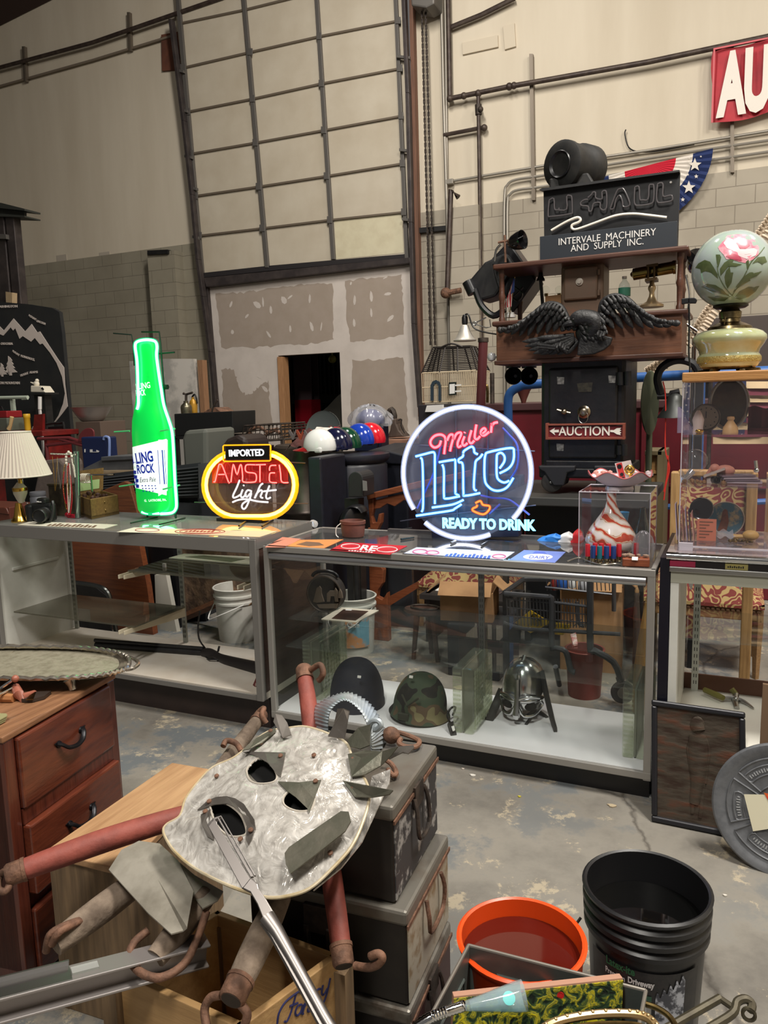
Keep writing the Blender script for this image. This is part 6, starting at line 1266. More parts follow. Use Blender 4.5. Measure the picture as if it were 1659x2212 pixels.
# jewellery stand
c=at(150,1120,Z=ZA);JY=c.y
t=T('jewellery_stand','clear acrylic T-bar stand with a shiny post','jewellery stand',c)
b=B();b.obox(c+V((.03,.02,.006)),(.16,.1,.012));t.p('base',b,acryl);b=B();b.ptube([(168,1118),(167,1040),(165,975)],JY+.02,.016,10);t.p('post',b,mat('mirror_acrylic',(150,170,160),.1,.9));b=B();b.ptube([(110,980),(166,982)],JY+.01,.006,8);t.p('crossbar',b,chrome)
def beads(label,path,r,m,n=None):
 P=smooth([at(x,y,Y=JY-.0)for x,y in path],8);b=B();L_=sum((q-p).length for p,q in zip(P,P[1:]));n=n or int(L_/(r*2.0));acc=0;k=0;step=L_/n
 for p,q in zip(P,P[1:]):
  d=(q-p).length
  while acc<=d+1e-9 and k<n:
   b.ball(p.lerp(q,acc/max(d,1e-9))+V((0,-.006,0)),r,I3,8);acc+=step;k+=1
  acc-=d
 one('bead_necklace',label,'necklace',b,m,group='necklaces on the T-bar')
pearl=mat('pearl',(226,220,206),.2,coat=.5);rb=mat('red_bead',(170,30,40),.25)
for lab,pth,r,m in(('big pearl necklace looped at the top of the T-bar',[(145,1000),(145,985),(150,976),(156,982),(157,992)],.008,pearl),('long pearl strand hanging nearest the viewer',[(147,1000),(147,1040),(149,1080),(150,1108),(153,1080),(154,1040),(152,1000)],.0042,pearl),('long red bead strand at the right of the T-bar',[(150,1002),(155,1040),(157,1080),(152,1112),(147,1090),(147,1040),(148,1004)],.0045,rb),('short red bead strand behind the pearls',[(140,1020),(138,1050),(141,1075),(146,1090)],.004,rb),('gold-green fine strand left of the pearls',[(142,1004),(138,1030),(140,1070),(146,1100),(149,1060),(146,1010)],.003,gold),('white strand at the right of the post',[(157,992),(160,1010),(164,1030),(162,1010),(158,1000)],.0045,pearl),('thin chain with a pendant far left of the T-bar',[(115,986),(118,1020),(121,1060),(124,1030),(126,986)],.0018,gold),('fine chain with a long clear drop on the T-bar',[(126,990),(128,1020),(131,1045),(132,1056)],.0018,steel)):beads(lab,pth,r,m)
b=B();b.ptube([(130,1038),(131,1054),(133,1038),(130,1038)],JY-.01,.002,6);one('pendant','small oblong pendant hanging by the thin chain','pendant',b,steel)
b=B();q=at(152,1118,Z=ZA);b.ball(q+V((0,-.02,.02)),(.018,.014,.014));b.obox(q+V((.03,-.01,.012)),(.06,.03,.022));one('jewel_box','little red jewel heap and case at the foot of the stand','jewel case',b,mat('jewel_red',(150,22,40),.25),.003)
# green felt box
c=at(205,1122,Z=ZA);GYb=c.y
t=T('wooden_box','open wooden box with a felt-lined lid beside the jewellery','box',at(210,1112,Z=ZA))
p0=at(198,1122,Z=ZA);p1=at(258,1110,Z=ZA);p3=at(163,1108,Z=ZA);w=(p1-p0);d=(p3-p0);h=.115;wdb=wood('box_wood',(116,92,48),(92,70,38),'X',.5)
def bpt(u,v,z):return p0+w*u+d*v+V((0,0,z))
b=B()
for(u0,v0,u1,v1)in((0,0,1,.06),(0,.94,1,1),(0,0,.04,1),(.96,0,1,1)):b.prism([bpt(u0,v0,0),bpt(u1,v0,0),bpt(u1,v1,0),bpt(u0,v1,0)],(0,0,h))
b.prism([bpt(0,0,.002),bpt(1,0,.002),bpt(1,1,.002),bpt(0,1,.002)],(0,0,.02));t.p('box',b,wdb,.003)
b=B();lh=.135;tl=V((-.02,.04,0));b.prism([bpt(0,1,h),bpt(1,1,h),bpt(1,1,h+lh)+tl,bpt(0,1,h+lh)+tl],(0,.02,.0));ld=t.p('lid',b,wdb,.003)
b=B();q=[bpt(.06,1,h+.012),bpt(.94,1,h+.012),bpt(.94,1,h+lh-.012)+tl,bpt(.06,1,h+lh-.012)+tl];b.prism([x+V((0,-.004,0))for x in q],(0,.005,0));t.p('felt_lining',b,mat('pale_felt',(150,176,120),.9),parent=ld)
b=B();q=bpt(.5,0,h*.72);b.ball(q+V((0,-.002,0)),(.006,.004,.01));b.ball(bpt(.5,0,h*.3),(.006,.004,.01));t.p('brass_hook',b,brass)
b=B()
for k in range(14):b.ball(bpt(random.uniform(.15,.8),random.uniform(.2,.8),h-.004+random.uniform(-.01,.008)),random.uniform(.008,.016),I3,6)
one('trinkets','dark trinkets heaped inside the felt-lined wooden box','trinkets',b,mat('trinket_brown',(66,44,36),.5),kind='stuff')
b=B();q=at(184,1030,Y=GYb+.2);b.rod(at(190,1026,Y=GYb+.2),at(246,1025,Y=GYb+.2),.005,8);b.rod(at(196,1026,Y=GYb+.2),V((at(196,1026,Y=GYb+.2).x,GYb+.2,ZA)),.006,8);b.obox(V((at(196,1026,Y=GYb+.2).x,GYb+.2,ZA+.005)),(.1,.06,.01));one('bracelet_bar','thin chrome bracelet bar behind the felt-lined lid','bar stand',b,chrome)
b=B()
for k in range(5):c_=at(178+k*3,1026,Y=GYb+.2);b.tube([c_+V((0,.028*math.cos(a),.028*math.sin(a)-.02))for a in[2*PI*j/18 for j in range(18)]],.0022,5,True)
one('bracelets','pale bangles hung on the chrome bar','bangles',b,pearl,kind='stuff')
# cards on the left counter
cardg=mat('cream_card',(220,214,196),.5)
def cardz(label,q,Z,m,name='printed_card',extra=()):
 t=T(name,label,'card',at(*q[0],Z=Z));b=B();b.prism([at(x,y,Z=Z+.0015)for x,y in q],(0,0,-.0012));t.p('card',b,m)
 for nm,fn,mm in extra:
  b=B();fn(b,Z+.0017);t.p(nm,b,mm)
 return t
def zring(b,c,rx,ry,wd,Z,sk=0):
 P=[at(c[0]+rx*math.cos(a)+sk*ry*math.sin(a),c[1]+ry*math.sin(a),Z=Z+.0006)for a in[2*PI*k/40 for k in range(40)]];b.tube(P,wd,5,True)
def ztext(b,s,p0,p1,p2,Z,bold=.01):
 a,c,d=(at(*p,Z=Z)for p in(p0,p1,p2));u=c-a;v=d-a
 if s[0]=='~':
  N_=len(s)
  for k in range(N_):
   q=a+u*(k/N_);w_=u*(.75/N_);h_=v*(.6+.4*((k*7)%5)/4);b.prism([q,q+w_,q+w_*.9+h_,q+w_*.1+h_],(0,0,.0006))
  return
 b.text(s,a,u,v,u.length,v.length,.0006,bold,n=(0,0,1))
inkb=mat('brown_ink',(110,84,66),.6);inkr=mat('red_ink',(150,60,50),.6)
cardz('long cream printed strip in front of the camera',[(38,1134),(66,1126),(254,1133),(224,1142)],ZA,cardg,extra=[('lettering',lambda b,Z:ztext(b,'~~~~~~~~~~~~',(100,1136),(205,1140),(112,1130),Z),inkb)])
cardz('cream card with a badge below the green bottle sign',[(252,1149),(290,1139),(372,1142),(330,1151)],ZA,cardg,extra=[('badge',lambda b,Z:zring(b,(318,1145),26,3.6,.002,Z),inkr)])
cardz('peach card with a brown oval seal, between the two neon signs',[(330,1151),(372,1142),(516,1146),(468,1156)],ZA,mat('peach_card',(226,190,160),.5),extra=[('oval_seal',lambda b,Z:(zring(b,(432,1148),54,5.2,.002,Z),zring(b,(432,1148),44,4,.0015,Z)),inkr),('lettering',lambda b,Z:ztext(b,'~~~~~~~~',(398,1149),(462,1150),(404,1145),Z),inkr)])
cardz('blank pale card under the orange neon, right end of the left counter',[(470,1156),(516,1146),(600,1147),(560,1160)],ZA,mat('amber_card',(222,196,160),.5))
b=B();b.prism([at(300,1146,Z=ZA+.003),at(345,1137,Z=ZA+.003),at(350,1138,Z=ZA+.003),at(306,1147,Z=ZA+.003)],(0,0,.001))
c=at(679,1132,Z=.93);b=B();b.ball((X0,0,0),.001);
t=T('corner_knob','clear faceted knob at the back corner where the two counters meet','knob',at(677,1132,Y=3.5));b=B();b.lathe([(.008,-.01),(.024,0),(.02,.02),(0,.024)],at(676,1132,Y=3.55),basis((.9,-.5,.1)),10);t.p('knob',b,mat('cut_glass',(200,200,200),.08,.3))
# ---------------------------------------------------------------- green bottle sign
c=at(332,1121,Z=ZA);BY=c.y+.03;bx=at(326,920,Y=BY);q_=mpp(bx)
t=T('neon_sign','tall bottle-shaped glowing green sign on the left counter','neon sign',c)
prof=[(0,1109),(42,1108),(48,1100),(50,1080),(50,990),(49,935),(46,908),(40,888),(34,866),(30,836),(27.5,796),(26,760),(25.5,742),(22,734),(0,732)]
gp=mat('green_lit_plastic',(0,200,70),.3,emit=.42,ecol=(0,222,84))
b=B();b.lathe([(w_*q_,at(326,y,Y=BY).z)for w_,y in prof],(bx.x,BY,0),I3,40,sq=.55);t.p('bottle_body',b,gp)
def brad(z):
 pr=[(w_*q_,at(326,y,Y=BY).z)for w_,y in prof]
 for(r0,z0),(r1,z1)in zip(pr,pr[1:]):
  if z0<=z<=z1:return r0+(r1-r0)*(z-z0)/max(z1-z0,1e-6)
 return.05
def wrap(b,off=.002):
 for i,p in enumerate(b.v):
  ry=p-EYE;z=p.z
  for _ in range(3):
   r=brad(z)+off;k=1/.55;ox,oy,dx_,dy_=EYE.x-bx.x,(EYE.y-BY)*k,ry.x,ry.y*k
   A=dx_*dx_+dy_*dy_;Bq=ox*dx_+oy*dy_;Cq=ox*ox+oy*oy-r*r;di=Bq*Bq-A*Cq
   tt=(-Bq-math.sqrt(max(di,0)))/A;z=(EYE+ry*tt).z
  q=EYE+ry*tt
  if di<0:
   v2=V((q.x-bx.x,(q.y-BY)*k,0)).normalized()*r;q=V((bx.x+v2.x,BY+v2.y/k,q.z))
  b.v[i]=q
 return b
lw=mat('lit_white_label',(236,240,240),.3,emit=.75,ecol=(232,246,240));lb_=mat('lit_blue',(16,40,150),.4,emit=.25,ecol=(20,50,190))
BY0=BY
def wquad(x0,x1,t0,t1,b0,b1,m,nm,off=.002):
 b=B();b.grid(lambda u,v:at(x0+(x1-x0)*u,(t0+(t1-t0)*u)*(1-v)+(b0+(b1-b0)*u)*v,Y=BY0),16,8);t.p(nm,wrap(b,off),m)
wquad(284,360,966,948,1052,1070,lw,'label');wquad(342,362,950,950,1072,1060,lw,'label_column',.004)
b=B();b.ptext('LLING',(287,1004),(332,997),24,BY0,0,.03);b.ptext('ROCK',(297,1024),(335,1021),20,BY0,0,.03);t.p('blue_lettering',wrap(b,.004),lb_)
b=B()
for x,w in((340,1.2),(349,2.4),(354,1)):b.ppoly([(x,972),(x+w,972),(x+w+5,1046),(x+5,1046)],BY0,.0005)
for x,y in((290,1020),(292,1030),(295,1038),(296,1050),(292,1044)):b.ppoly([(x-3,y-4),(x+4,y-3),(x+4,y+4),(x-2,y+4)],BY0,.0005)
for k in range(14):x=306+(k%5)*7+(k//5);y=1048+(k//5)*6;b.ppoly([(x,y),(x+2.4,y),(x+2.4,y+2.4),(x,y+2.4)],BY0,.0005)
t.p('label_print',wrap(b,.005),lb_)
b=B();b.ptext('LLING',(294,842),(325,838),13,BY0,0,.02);b.ptext('ROCK',(294,856),(315,854),13,BY0,0,.02);b.ptext('Extra Pale',(301,1042),(338,1041),9,BY0,0,.0,.3)if False else None;t.p('white_lettering',wrap(b,.004),lw)
b=B();b.ptext('Extra Pale',(302,1042),(337,1040),10,BY0,0,.0,.3);t.p('script_lettering',wrap(b,.0055),mat('lit_grey',(60,70,90),.5))
b=B();b.ptext('G.  LATROBE, PA.',(312,1085),(360,1083),6,BY0,0,.02);t.p('bottom_lettering',wrap(b,.004),lw)
gn=glow('green_neon',(.12,1.0,.4),24.0)
def sleeve(key,col,st):  # glowing sleeve added round each neon core to imitate its coloured halo
 m=bpy.data.materials.new(key);m.use_nodes=True;nt=m.node_tree;N=nt.nodes;N.clear();tr=N.new('ShaderNodeBsdfTransparent');em=N.new('ShaderNodeEmission');em.inputs[0].default_value=tuple(col)+(1,);em.inputs[1].default_value=st
 mx=N.new('ShaderNodeMixShader');mx.inputs[0].default_value=.5;nt.links.new(tr.outputs[0],mx.inputs[1]);nt.links.new(em.outputs[0],mx.inputs[2]);o=N.new('ShaderNodeOutputMaterial');nt.links.new(mx.outputs[0],o.inputs[0]);return m
HALO={'green_neon':sleeve('green_halo',(.02,1,.35),.9),'red_neon':sleeve('red_halo',(1,.01,.015),.9),'crimson_neon':sleeve('crimson_halo',(1,.01,.05),.9),'blue_neon':sleeve('blue_halo',(.02,.22,1),.9),'ring_neon':sleeve('ring_halo',(.55,.65,1),1.0),'orange_neon':sleeve('orange_halo',(1,.12,.01),.9),'white_neon':sleeve('white_halo',(.9,.8,.8),.8)}
def ntube(t,nm,pts,Y,r,m,sm=4,closed=False):
 b=B();b.ptube(pts,Y,r*.62,8,sm,closed);o=t.p(nm,b,m)
 if m.name in HALO:
  b=B();b.ptube(pts,Y,r*1.12,10,sm,closed);t.p('halo_sleeve',b,HALO[m.name],parent=o)
 return o
ntube(t,'neon_tube',[(296,884),(299,870),(298,830),(296,780),(292,748),(297,738),(316,734),(334,737),(339,748),(338,768),(342,800),(348,840),(354,876),(366,912),(372,936),(375,980),(378,1040),(381,1086),(379,1100),(370,1108),(347,1110)],BY-.055,.011,gn)
ntube(t,'neon_tube',[(307,1106),(320,1109),(344,1109)],BY-.055,.011,gn)
grm=mat('green_lit_standoff',(80,190,120),.35)  # strong green neon light on the standoffs is put into their colour
b=B()
for q in([(247,933),(280,931)],[(346,931),(378,926)],[(258,1051),(290,1046)],[(352,1057),(388,1048)]):b.ptube(q,BY-.05,.005,6)
t.p('standoff',b,grm)
b=B();b.ptube([(245,720),(284,723),(288,745),(290,790)],BY+.02,.004,6);b.ptube([(306,717),(344,717),(347,745),(356,860),(358,880)],BY+.02,.005,6);b.ptube([(341,764),(377,761)],BY+.02,.005,6);b.ptube([(348,836),(362,836)],BY+.02,.015,6);t.p('wire_bracket',b,mat('dark_green_steel',(30,50,40),.5,.5))
b=B()
for x0,y0,x1,y1,xc in((282,1130,340,1117,318),(344,1133,400,1119,379)):b.tube([at(x0,y0,Z=ZA+.006),at(x1,y1,Z=ZA+.006)],.004,6);b.tube([at(xc,1108,Y=BY),V((at(xc,1108,Y=BY).x,BY,ZA+.004))],.006,6)
t.p('foot_wire',b,mat('dark_green_steel',(30,50,40),.5,.5))
# ---------------------------------------------------------------- orange oval sign
c=at(548,1128,Z=ZA);AY=c.y
t=T('neon_sign','oval orange and red glowing sign on the right end of the left counter','neon sign',c)
def stad(off):
 P=[];cx1,cx2,cy_=512,568,1047.5;r=70+off
 for k in range(17):a=PI/2+PI*k/16;P.append((cx1+r*1.0*math.cos(a),cy_+r*math.sin(a)))
 for k in range(17):a=-PI/2+PI*k/16;P.append((cx2+r*math.cos(a),cy_+r*math.sin(a)))
 return P
on=mat('orange_lit_casing',(255,140,10),.3,emit=1.35,ecol=(255,164,6))
b=B();P=[at(x,y,Y=AY)for x,y in stad(0)];b.tube(P,.0185,12,True);t.p('orange_casing',b,on)
ny=glow('yellow_neon',(1.0,.68,.12),5.5)
b=B();Q=stad(-3);b.tube([at(x,y,Y=AY-.018)for x,y in Q],.0085,8,True);t.p('neon_tube',b,ny)
nr=glow('red_neon',(1.0,.16,.13),6.0)
def zc(L,ox=400,oy=860,k=3.318):return[(ox+x/k,oy+y/k)for x,y in L]
for L in([(203,598),(216,592),(240,484),(252,476),(266,484),(310,600),(318,602)],[(238,548),(292,546)],[(328,602),(342,484),(352,490),(372,548),(392,484),(404,486),(412,560),(416,600),(490,602),(508,590),(510,556),(496,538),(448,532),(432,518),(432,492),(446,477),(508,478)],[(506,478),(575,476)],[(536,482),(536,602)],[(650,482),(614,484),(604,505),(606,520)],[(642,536),(612,537),(604,556),(608,600),(655,606)],[(674,478),(684,540),(692,600),(738,605)]):ntube(t,'red_letter_tube',zc(L),AY-.012,.0055,nr,3)
nw=glow('white_neon',(1.0,.97,.95),3.6)
for L in([(390,588),(370,640),(344,695),(348,714),(374,706),(398,690)],[(412,656),(398,698),(412,712),(436,690)],[(418,628),(421,624)],[(476,668),(448,660),(430,690),(444,708),(474,676),(462,722),(440,776),(420,795),(406,778),(418,752),(470,722)],[(556,612),(536,630),(512,690),(498,718),(514,682),(542,660),(552,672),(540,706),(556,716)],[(604,628),(580,696),(588,722),(612,712)],[(562,668),(652,658)],[(340,746),(380,730),(440,724),(520,740),(594,746)]):ntube(t,'white_script_tube',zc(L),AY-.014,.0052,nw,3)
b=B();b.ppoly(zc([(284,342),(602,338),(604,442),(286,446)]),AY-.03,.05);ib=t.p('header_box',b,mat('header_black',(16,10,10),.3),.004)
b=B();b.tube([at(x,y,Y=AY-.028)for x,y in zc([(272,345),(280,338),(604,334),(612,340),(612,444),(604,450),(282,454),(274,448)])],.004,6,True);t.p('header_rim',b,on)
b=B();b.ptext('IMPORTED',zc([(316,420)])[0],zc([(568,414)])[0],15,AY-.031,.002,.03);t.p('lettering',b,mat('lit_header_white',(240,240,244),.4,emit=.8,ecol=(236,240,250)),parent=ib)
b=B();b.ppoly([(470,985),(610,985),(622,1020),(622,1044),(458,1044),(458,1010)],AY+.02,.004);t.p('red_haze_sheet',b,pane('red_acrylic',(.55,.08,.08),1.45,.35,(.75,.08,.08)))  # red sheet added to stand in for the glow haze between the letters
b=B();b.ppoly(stad(-8),AY+.03,.004);t.p('haze_backing',b,pane('glow_haze',(.8,.78,.78),1.3,.05,(.8,.7,.7)))  # haze mixed into this backing imitates bloom from the tubes
b=B();q=at(555,1122,Z=ZA);b.box((q.x-.19,AY-.02,ZA),(q.x+.1,AY+.05,ZA+.016));b.tube([at(516,1136,Z=ZA+.006),at(536,1124,Z=ZA+.006)],.005,6);b.tube([at(566,1137,Z=ZA+.006),at(590,1124,Z=ZA+.006)],.005,6);t.p('stand',b,blkp)
b=B();b.ptube([(508,1110),(506,1096),(514,1090),(520,1104)],AY+.05,.006,6,4);b.ptube([(546,1092),(556,1102),(566,1092)],AY+.05,.005,6,4);t.p('cable',b,blkp)
b=B();b.ptube([(606,998),(660,1000)],AY+.04,.003,6);b.ptube([(420,1085),(666,1088)],AY+.05,.003,6);t.p('hanger_rod',b,mat('hanger_steel',(110,106,100),.4,.8))
# ---------------------------------------------------------------- round white and blue sign
c=at(1030,1173,Z=ZB);MYs=c.y+.02
t=T('neon_sign','big round white neon sign with red and blue lettering on the glass case','neon sign',c)
def mz(L):return zc(L,860,860,4.366)
wring=glow('ring_neon',(.9,.94,1.0),6.5)
def arcp(a0,a1,n):return mz([(652+603*math.cos(math.radians(a0+(a1-a0)*k/n)),703+622*math.sin(math.radians(a0+(a1-a0)*k/n)))for k in range(n+1)])
ntube(t,'white_ring_tube',arcp(146.5,404,60),MYs,.0115,wring,0);ntube(t,'white_ring_tube',arcp(131,69.5,20),MYs,.0115,wring,0)
nr2=glow('crimson_neon',(1.0,.14,.17),6.5)
for L in([(404,402),(388,446),(345,466),(310,440),(308,398),(345,356),(402,344),(440,366),(448,412),(440,470),(434,528)],[(462,400),(484,352),(512,344),(520,372),(500,450),(490,502)],[(524,390),(552,336),(590,326),(592,350),(562,420),(570,462),(606,440)],[(626,362),(606,420),(622,448),(652,426)],[(626,328),(629,322)],[(692,305),(668,396),(690,426),(718,400)],[(738,250),(722,364),(744,388),(772,360)],[(790,340),(826,308),(812,284),(784,306),(784,340),(812,352),(858,318)],[(884,236),(876,326)],[(886,262),(904,236),(938,228)]):ntube(t,'red_letter_tube',mz(L),MYs-.012,.0088,nr2,4)
nb=glow('blue_neon',(.19,.6,1.0),7.5)
for L in([(165,550),(250,528),(322,510),(344,524),(346,600),(346,998)],[(210,562),(230,620),(236,1000),(222,1072)],[(320,1032),(480,1010),(548,992),(615,960)],[(170,1110),(330,1086),(500,1060),(535,1042),(596,1002)],[(385,605),(470,590),(524,584),(540,604),(540,870),(548,905),(574,918)],[(416,625),(432,690),(432,910),(452,948),(580,926)],[(616,522),(622,498),(690,458),(714,478),(720,512),(750,530)],[(614,530),(608,552),(570,580),(576,606),(610,632),(616,890),(634,920),(772,896)],[(796,528),(770,562),(736,590),(726,640),(714,840),(740,872)],[(958,708),(1040,664),(1084,600),(1092,510),(1064,470),(860,508),(822,540),(814,640),(816,750),(832,812),(890,864),(960,872),(1030,838),(1086,752)],[(958,662),(1000,600),(1002,548),(972,516),(938,528),(930,560),(930,720),(950,772),(1000,796),(1046,780)]):ntube(t,'blue_letter_tube',mz(L),MYs-.012,.0078,nb,4)
ntube(t,'orange_hop_tube',mz([(730,990),(776,970),(800,1006),(860,1018),(856,1056),(802,1096),(712,1066),(704,1042),(740,1024),(744,1006)]),MYs-.012,.0062,glow('orange_neon',(1.0,.28,.06),3.4),4)
b=B();b.ptext('READY TO DRINK',mz([(424,1226)])[0],mz([(1300,1252)])[0],23.5,MYs-.01,.008,.035);t.p('blue_lettering',b,glow('blue_white_neon',(.16,.6,1.0),4.5))
bt=mat('blue_tinted_tube',(86,96,190),.15,coat=.4)
for L in([(404,440),(340,690),(250,890),(180,1040)],[(985,280),(1050,350),(1112,420),(1134,520),(1120,660),(1062,756)],[(780,918),(900,942),(1010,950),(1090,984),(1240,1102)],[(860,1090),(960,1000)]):ntube(t,'blackout_tube',mz(L),MYs+.03,.0075,bt,4)
b=B();b.ptube(mz([(150,440),(1290,500)]),MYs+.05,.003,6);b.ptube(mz([(20,1160),(420,1100),(1300,1010)]),MYs+.05,.003,6);b.ptube(mz([(545,100),(560,1240)]),MYs+.05,.004,6);b.ptube(mz([(850,120),(840,1240)]),MYs+.05,.004,6);t.p('wire_frame',b,mat('frame_wire',(90,92,110),.4,.7))
b=B();b.ppoly([(932,1092),(1118,1094),(1120,1160),(932,1163)],MYs+.07,.06);q0,q1=at(932,1163,Y=MYs+.07),at(1120,1160,Y=MYs+.07);b.box((q0.x,MYs+.07,ZB),(q1.x,MYs+.13,q0.z));t.p('transformer_box',b,mat('navy_box',(22,24,44),.4),.006)
b=B();b.ppoly(arcp(0,360,48)[:-1],MYs+.055,.003);t.p('haze_backing',b,pane('blue_glow_haze',(.82,.82,.88),1.2,.07,(.7,.72,.85)))  # hazy sheet added behind the ring to imitate the blue glow
b=B();b.tube([at(974,1173,Z=ZB+.005),at(984,1168,Z=ZB+.006)],.005,6);b.tube([at(1040,1178,Z=ZB+.005),at(1054,1170,Z=ZB+.006)],.005,6);t.p('foot',b,steel)
# cards on the middle case
cardz('orange card with a small dark figure, left end of the middle case',[(616,1181),(648,1166),(742,1165),(700,1184)],ZB,mat('orange_card',(220,140,80),.5),extra=[('figure',lambda b,Z:b.prism([at(x,y,Z=Z)for x,y in((640,1176),(662,1170),(690,1172),(700,1178),(668,1180))],(0,0,.0006)),inkb)])
cardz('salmon paper sheet in the front left corner of the middle case',[(572,1182),(610,1160),(650,1164),(616,1182)],ZB,mat('salmon_paper',(206,130,110),.6))
cardz('bright red cookie-brand plate with white rings on the middle case',[(712,1188),(744,1171),(880,1179),(842,1198)],ZB,mat('plate_red',(196,20,44),.35),extra=[('white_ring',lambda b,Z:(zring(b,(757,1180),20,5,.0026,Z),zring(b,(836,1187),22,5.5,.0026,Z)),white),('lettering',lambda b,Z:(ztext(b,'RE',(776,1188),(810,1191),(784,1177),Z,.03),ztext(b,'~~~~~~~~~',(752,1190),(806,1194),(754,1188),Z)),white)])
cardz('white card with pink and blue print under the round neon sign',[(868,1197),(900,1182),(1112,1192),(1086,1210)],ZB,mat('neon_tinted_card',(200,206,226),.4),extra=[('pink_print',lambda b,Z:(zring(b,(908,1192),16,4.5,.003,Z),zring(b,(934,1194),14,4,.003,Z),zring(b,(1078,1202),14,4,.003,Z)),mat('pink_ink',(206,110,150),.5)),('lettering',lambda b,Z:ztext(b,'~~~~~~~~~~~~',(960,1202),(1060,1207),(966,1194),Z),mat('blue_ink',(60,90,180),.5))])  # blue neon reflection tinted into the white card colour
cardz('blue dairy card with a white oval, right of the round neon sign',[(1100,1209),(1132,1188),(1222,1192),(1198,1216)],ZB,mat('dairy_blue',(120,140,210),.4),extra=[('white_oval',lambda b,Z:b.prism([at(1162+32*math.cos(a),1203+6.5*math.sin(a),Z=Z)for a in[2*PI*k/30 for k in range(30)]],(0,0,.0005)),white),('lettering',lambda b,Z:ztext(b,'DAIRY',(1142,1206),(1186,1208),(1145,1200),Z+.0006),mat('dairy_ink',(90,110,200),.5)),('cow_mark',lambda b,Z:b.prism([at(x,y,Z=Z)for x,y in((1150,1196),(1156,1191),(1176,1192),(1182,1197),(1172,1196),(1160,1196))],(0,0,.0005)),mat('dairy_ink',(90,110,200),.5))])
# purse, pen
c=at(763,1159,Z=ZB);t=T('leather_cup','small open brown leather dice cup with a white string on the middle case','cup',c)
b=B();b.lathe([(.05,0),(.056,.004),(.062,.05),(.06,.062),(.066,.066),(.066,.08),(.058,.082),(.052,.06),(0,.056)],c,Mx(((1,0,0),(0,.8,0),(0,0,1))),30);t.p('cup',b,mat('cup_leather',(110,66,56),.5,0,(84,50,44),12))
b=B();b.tube(smooth([c+V((-.045,-.04,.07)),c+V((-.065,-.05,.05)),c+V((-.068,-.05,.015)),c+V((-.05,-.06,.004))],4),.0025,6);t.p('string',b,white)
b=B();b.tube([at(866,1165,Z=ZB+.005),at(894,1161,Z=ZB+.005)],[.005,.004],8);one('pen','dark pen lying near the back of the middle case','pen',b,mat('dark_teal',(24,44,48),.3))
# acrylic box and things on and in it
p0=at(1250,1206,Z=ZB);AX0=p0.x;AYf=p0.y;AX1=at(1402,1212,Y=AYf).x;AYb=AYf+.27;AZ=at(1320,1064,Y=AYf).z
t=T('acrylic_box','clear acrylic cover box over the swirled vase','display box',((AX0+AX1)/2,AYf+.13,ZB))
for nm,q in(('front',((AX0,AYf,ZB),(AX1,AYf+.003,AZ))),('back',((AX0,AYb-.003,ZB),(AX1,AYb,AZ))),('side',((AX0,AYf,ZB),(AX0+.003,AYb,AZ))),('side',((AX1-.003,AYf,ZB),(AX1,AYb,AZ))),('top',((AX0,AYf,AZ-.003),(AX1,AYb,AZ)))):
 b=B();b.box(*q);t.p(nm+'_sheet',b,acryl)
b=B()
for x,y in((AX0,AYf),(AX1,AYf),(AX1,AYb)):b.rod((x,y,ZB),(x,y,AZ),.002,6)
b.tube([(AX0,AYf,AZ),(AX1,AYf,AZ),(AX1,AYb,AZ),(AX0,AYb,AZ)],.0025,6,True);t.p('polished_edge',b,mat('acrylic_edge',(190,184,194),.2))
VY=AYf+.12
def swirl(nt,bs):
 N,L=nt.nodes,nt.links;tc=N.new('ShaderNodeTexCoord');sp_=N.new('ShaderNodeSeparateXYZ');L.new(tc.outputs['Object'],sp_.inputs[0])
 at2=N.new('ShaderNodeMath');at2.operation='ARCTAN2';L.new(sp_.outputs[1],at2.inputs[0]);L.new(sp_.outputs[0],at2.inputs[1])
 mz_=N.new('ShaderNodeMath');mz_.operation='MULTIPLY';mz_.inputs[1].default_value=34;L.new(sp_.outputs[2],mz_.inputs[0]);ad=N.new('ShaderNodeMath');L.new(at2.outputs[0],ad.inputs[0]);L.new(mz_.outputs[0],ad.inputs[1])
 nz=N.new('ShaderNodeTexNoise');nz.inputs['Scale'].default_value=14;L.new(tc.outputs['Object'],nz.inputs[0]);nm=N.new('ShaderNodeMath');nm.operation='MULTIPLY';nm.inputs[1].default_value=3.2;L.new(nz.outputs[0],nm.inputs[0]);a2=N.new('ShaderNodeMath');L.new(ad.outputs[0],a2.inputs[0]);L.new(nm.outputs[0],a2.inputs[1])
 m3_=N.new('ShaderNodeMath');m3_.operation='MULTIPLY';m3_.inputs[1].default_value=4;L.new(a2.outputs[0],m3_.inputs[0]);sn=N.new('ShaderNodeMath');sn.operation='SINE';L.new(m3_.outputs[0],sn.inputs[0])
 mr=N.new('ShaderNodeMath');mr.operation='MULTIPLY_ADD';mr.inputs[1].default_value=.5;mr.inputs[2].default_value=.5;L.new(sn.outputs[0],mr.inputs[0])
 r=N.new('ShaderNodeValToRGB');e=r.color_ramp.elements;e[0].position=.0;e[0].color=lin((226,220,214));e[1].position=.97;e[1].color=lin((176,60,34))
 for p,c_ in((.5,(224,214,200)),(.6,(150,66,44)),(.64,(206,176,140)),(.78,(226,212,190)),(.84,(196,84,48))):x=e.new(p);x.color=lin(c_)
 L.new(mr.outputs[0],r.inputs[0]);L.new(r.outputs[0],bs.inputs['Base Color']);bs.inputs['Roughness'].default_value=.08;bs.inputs['Coat Weight'].default_value=.5
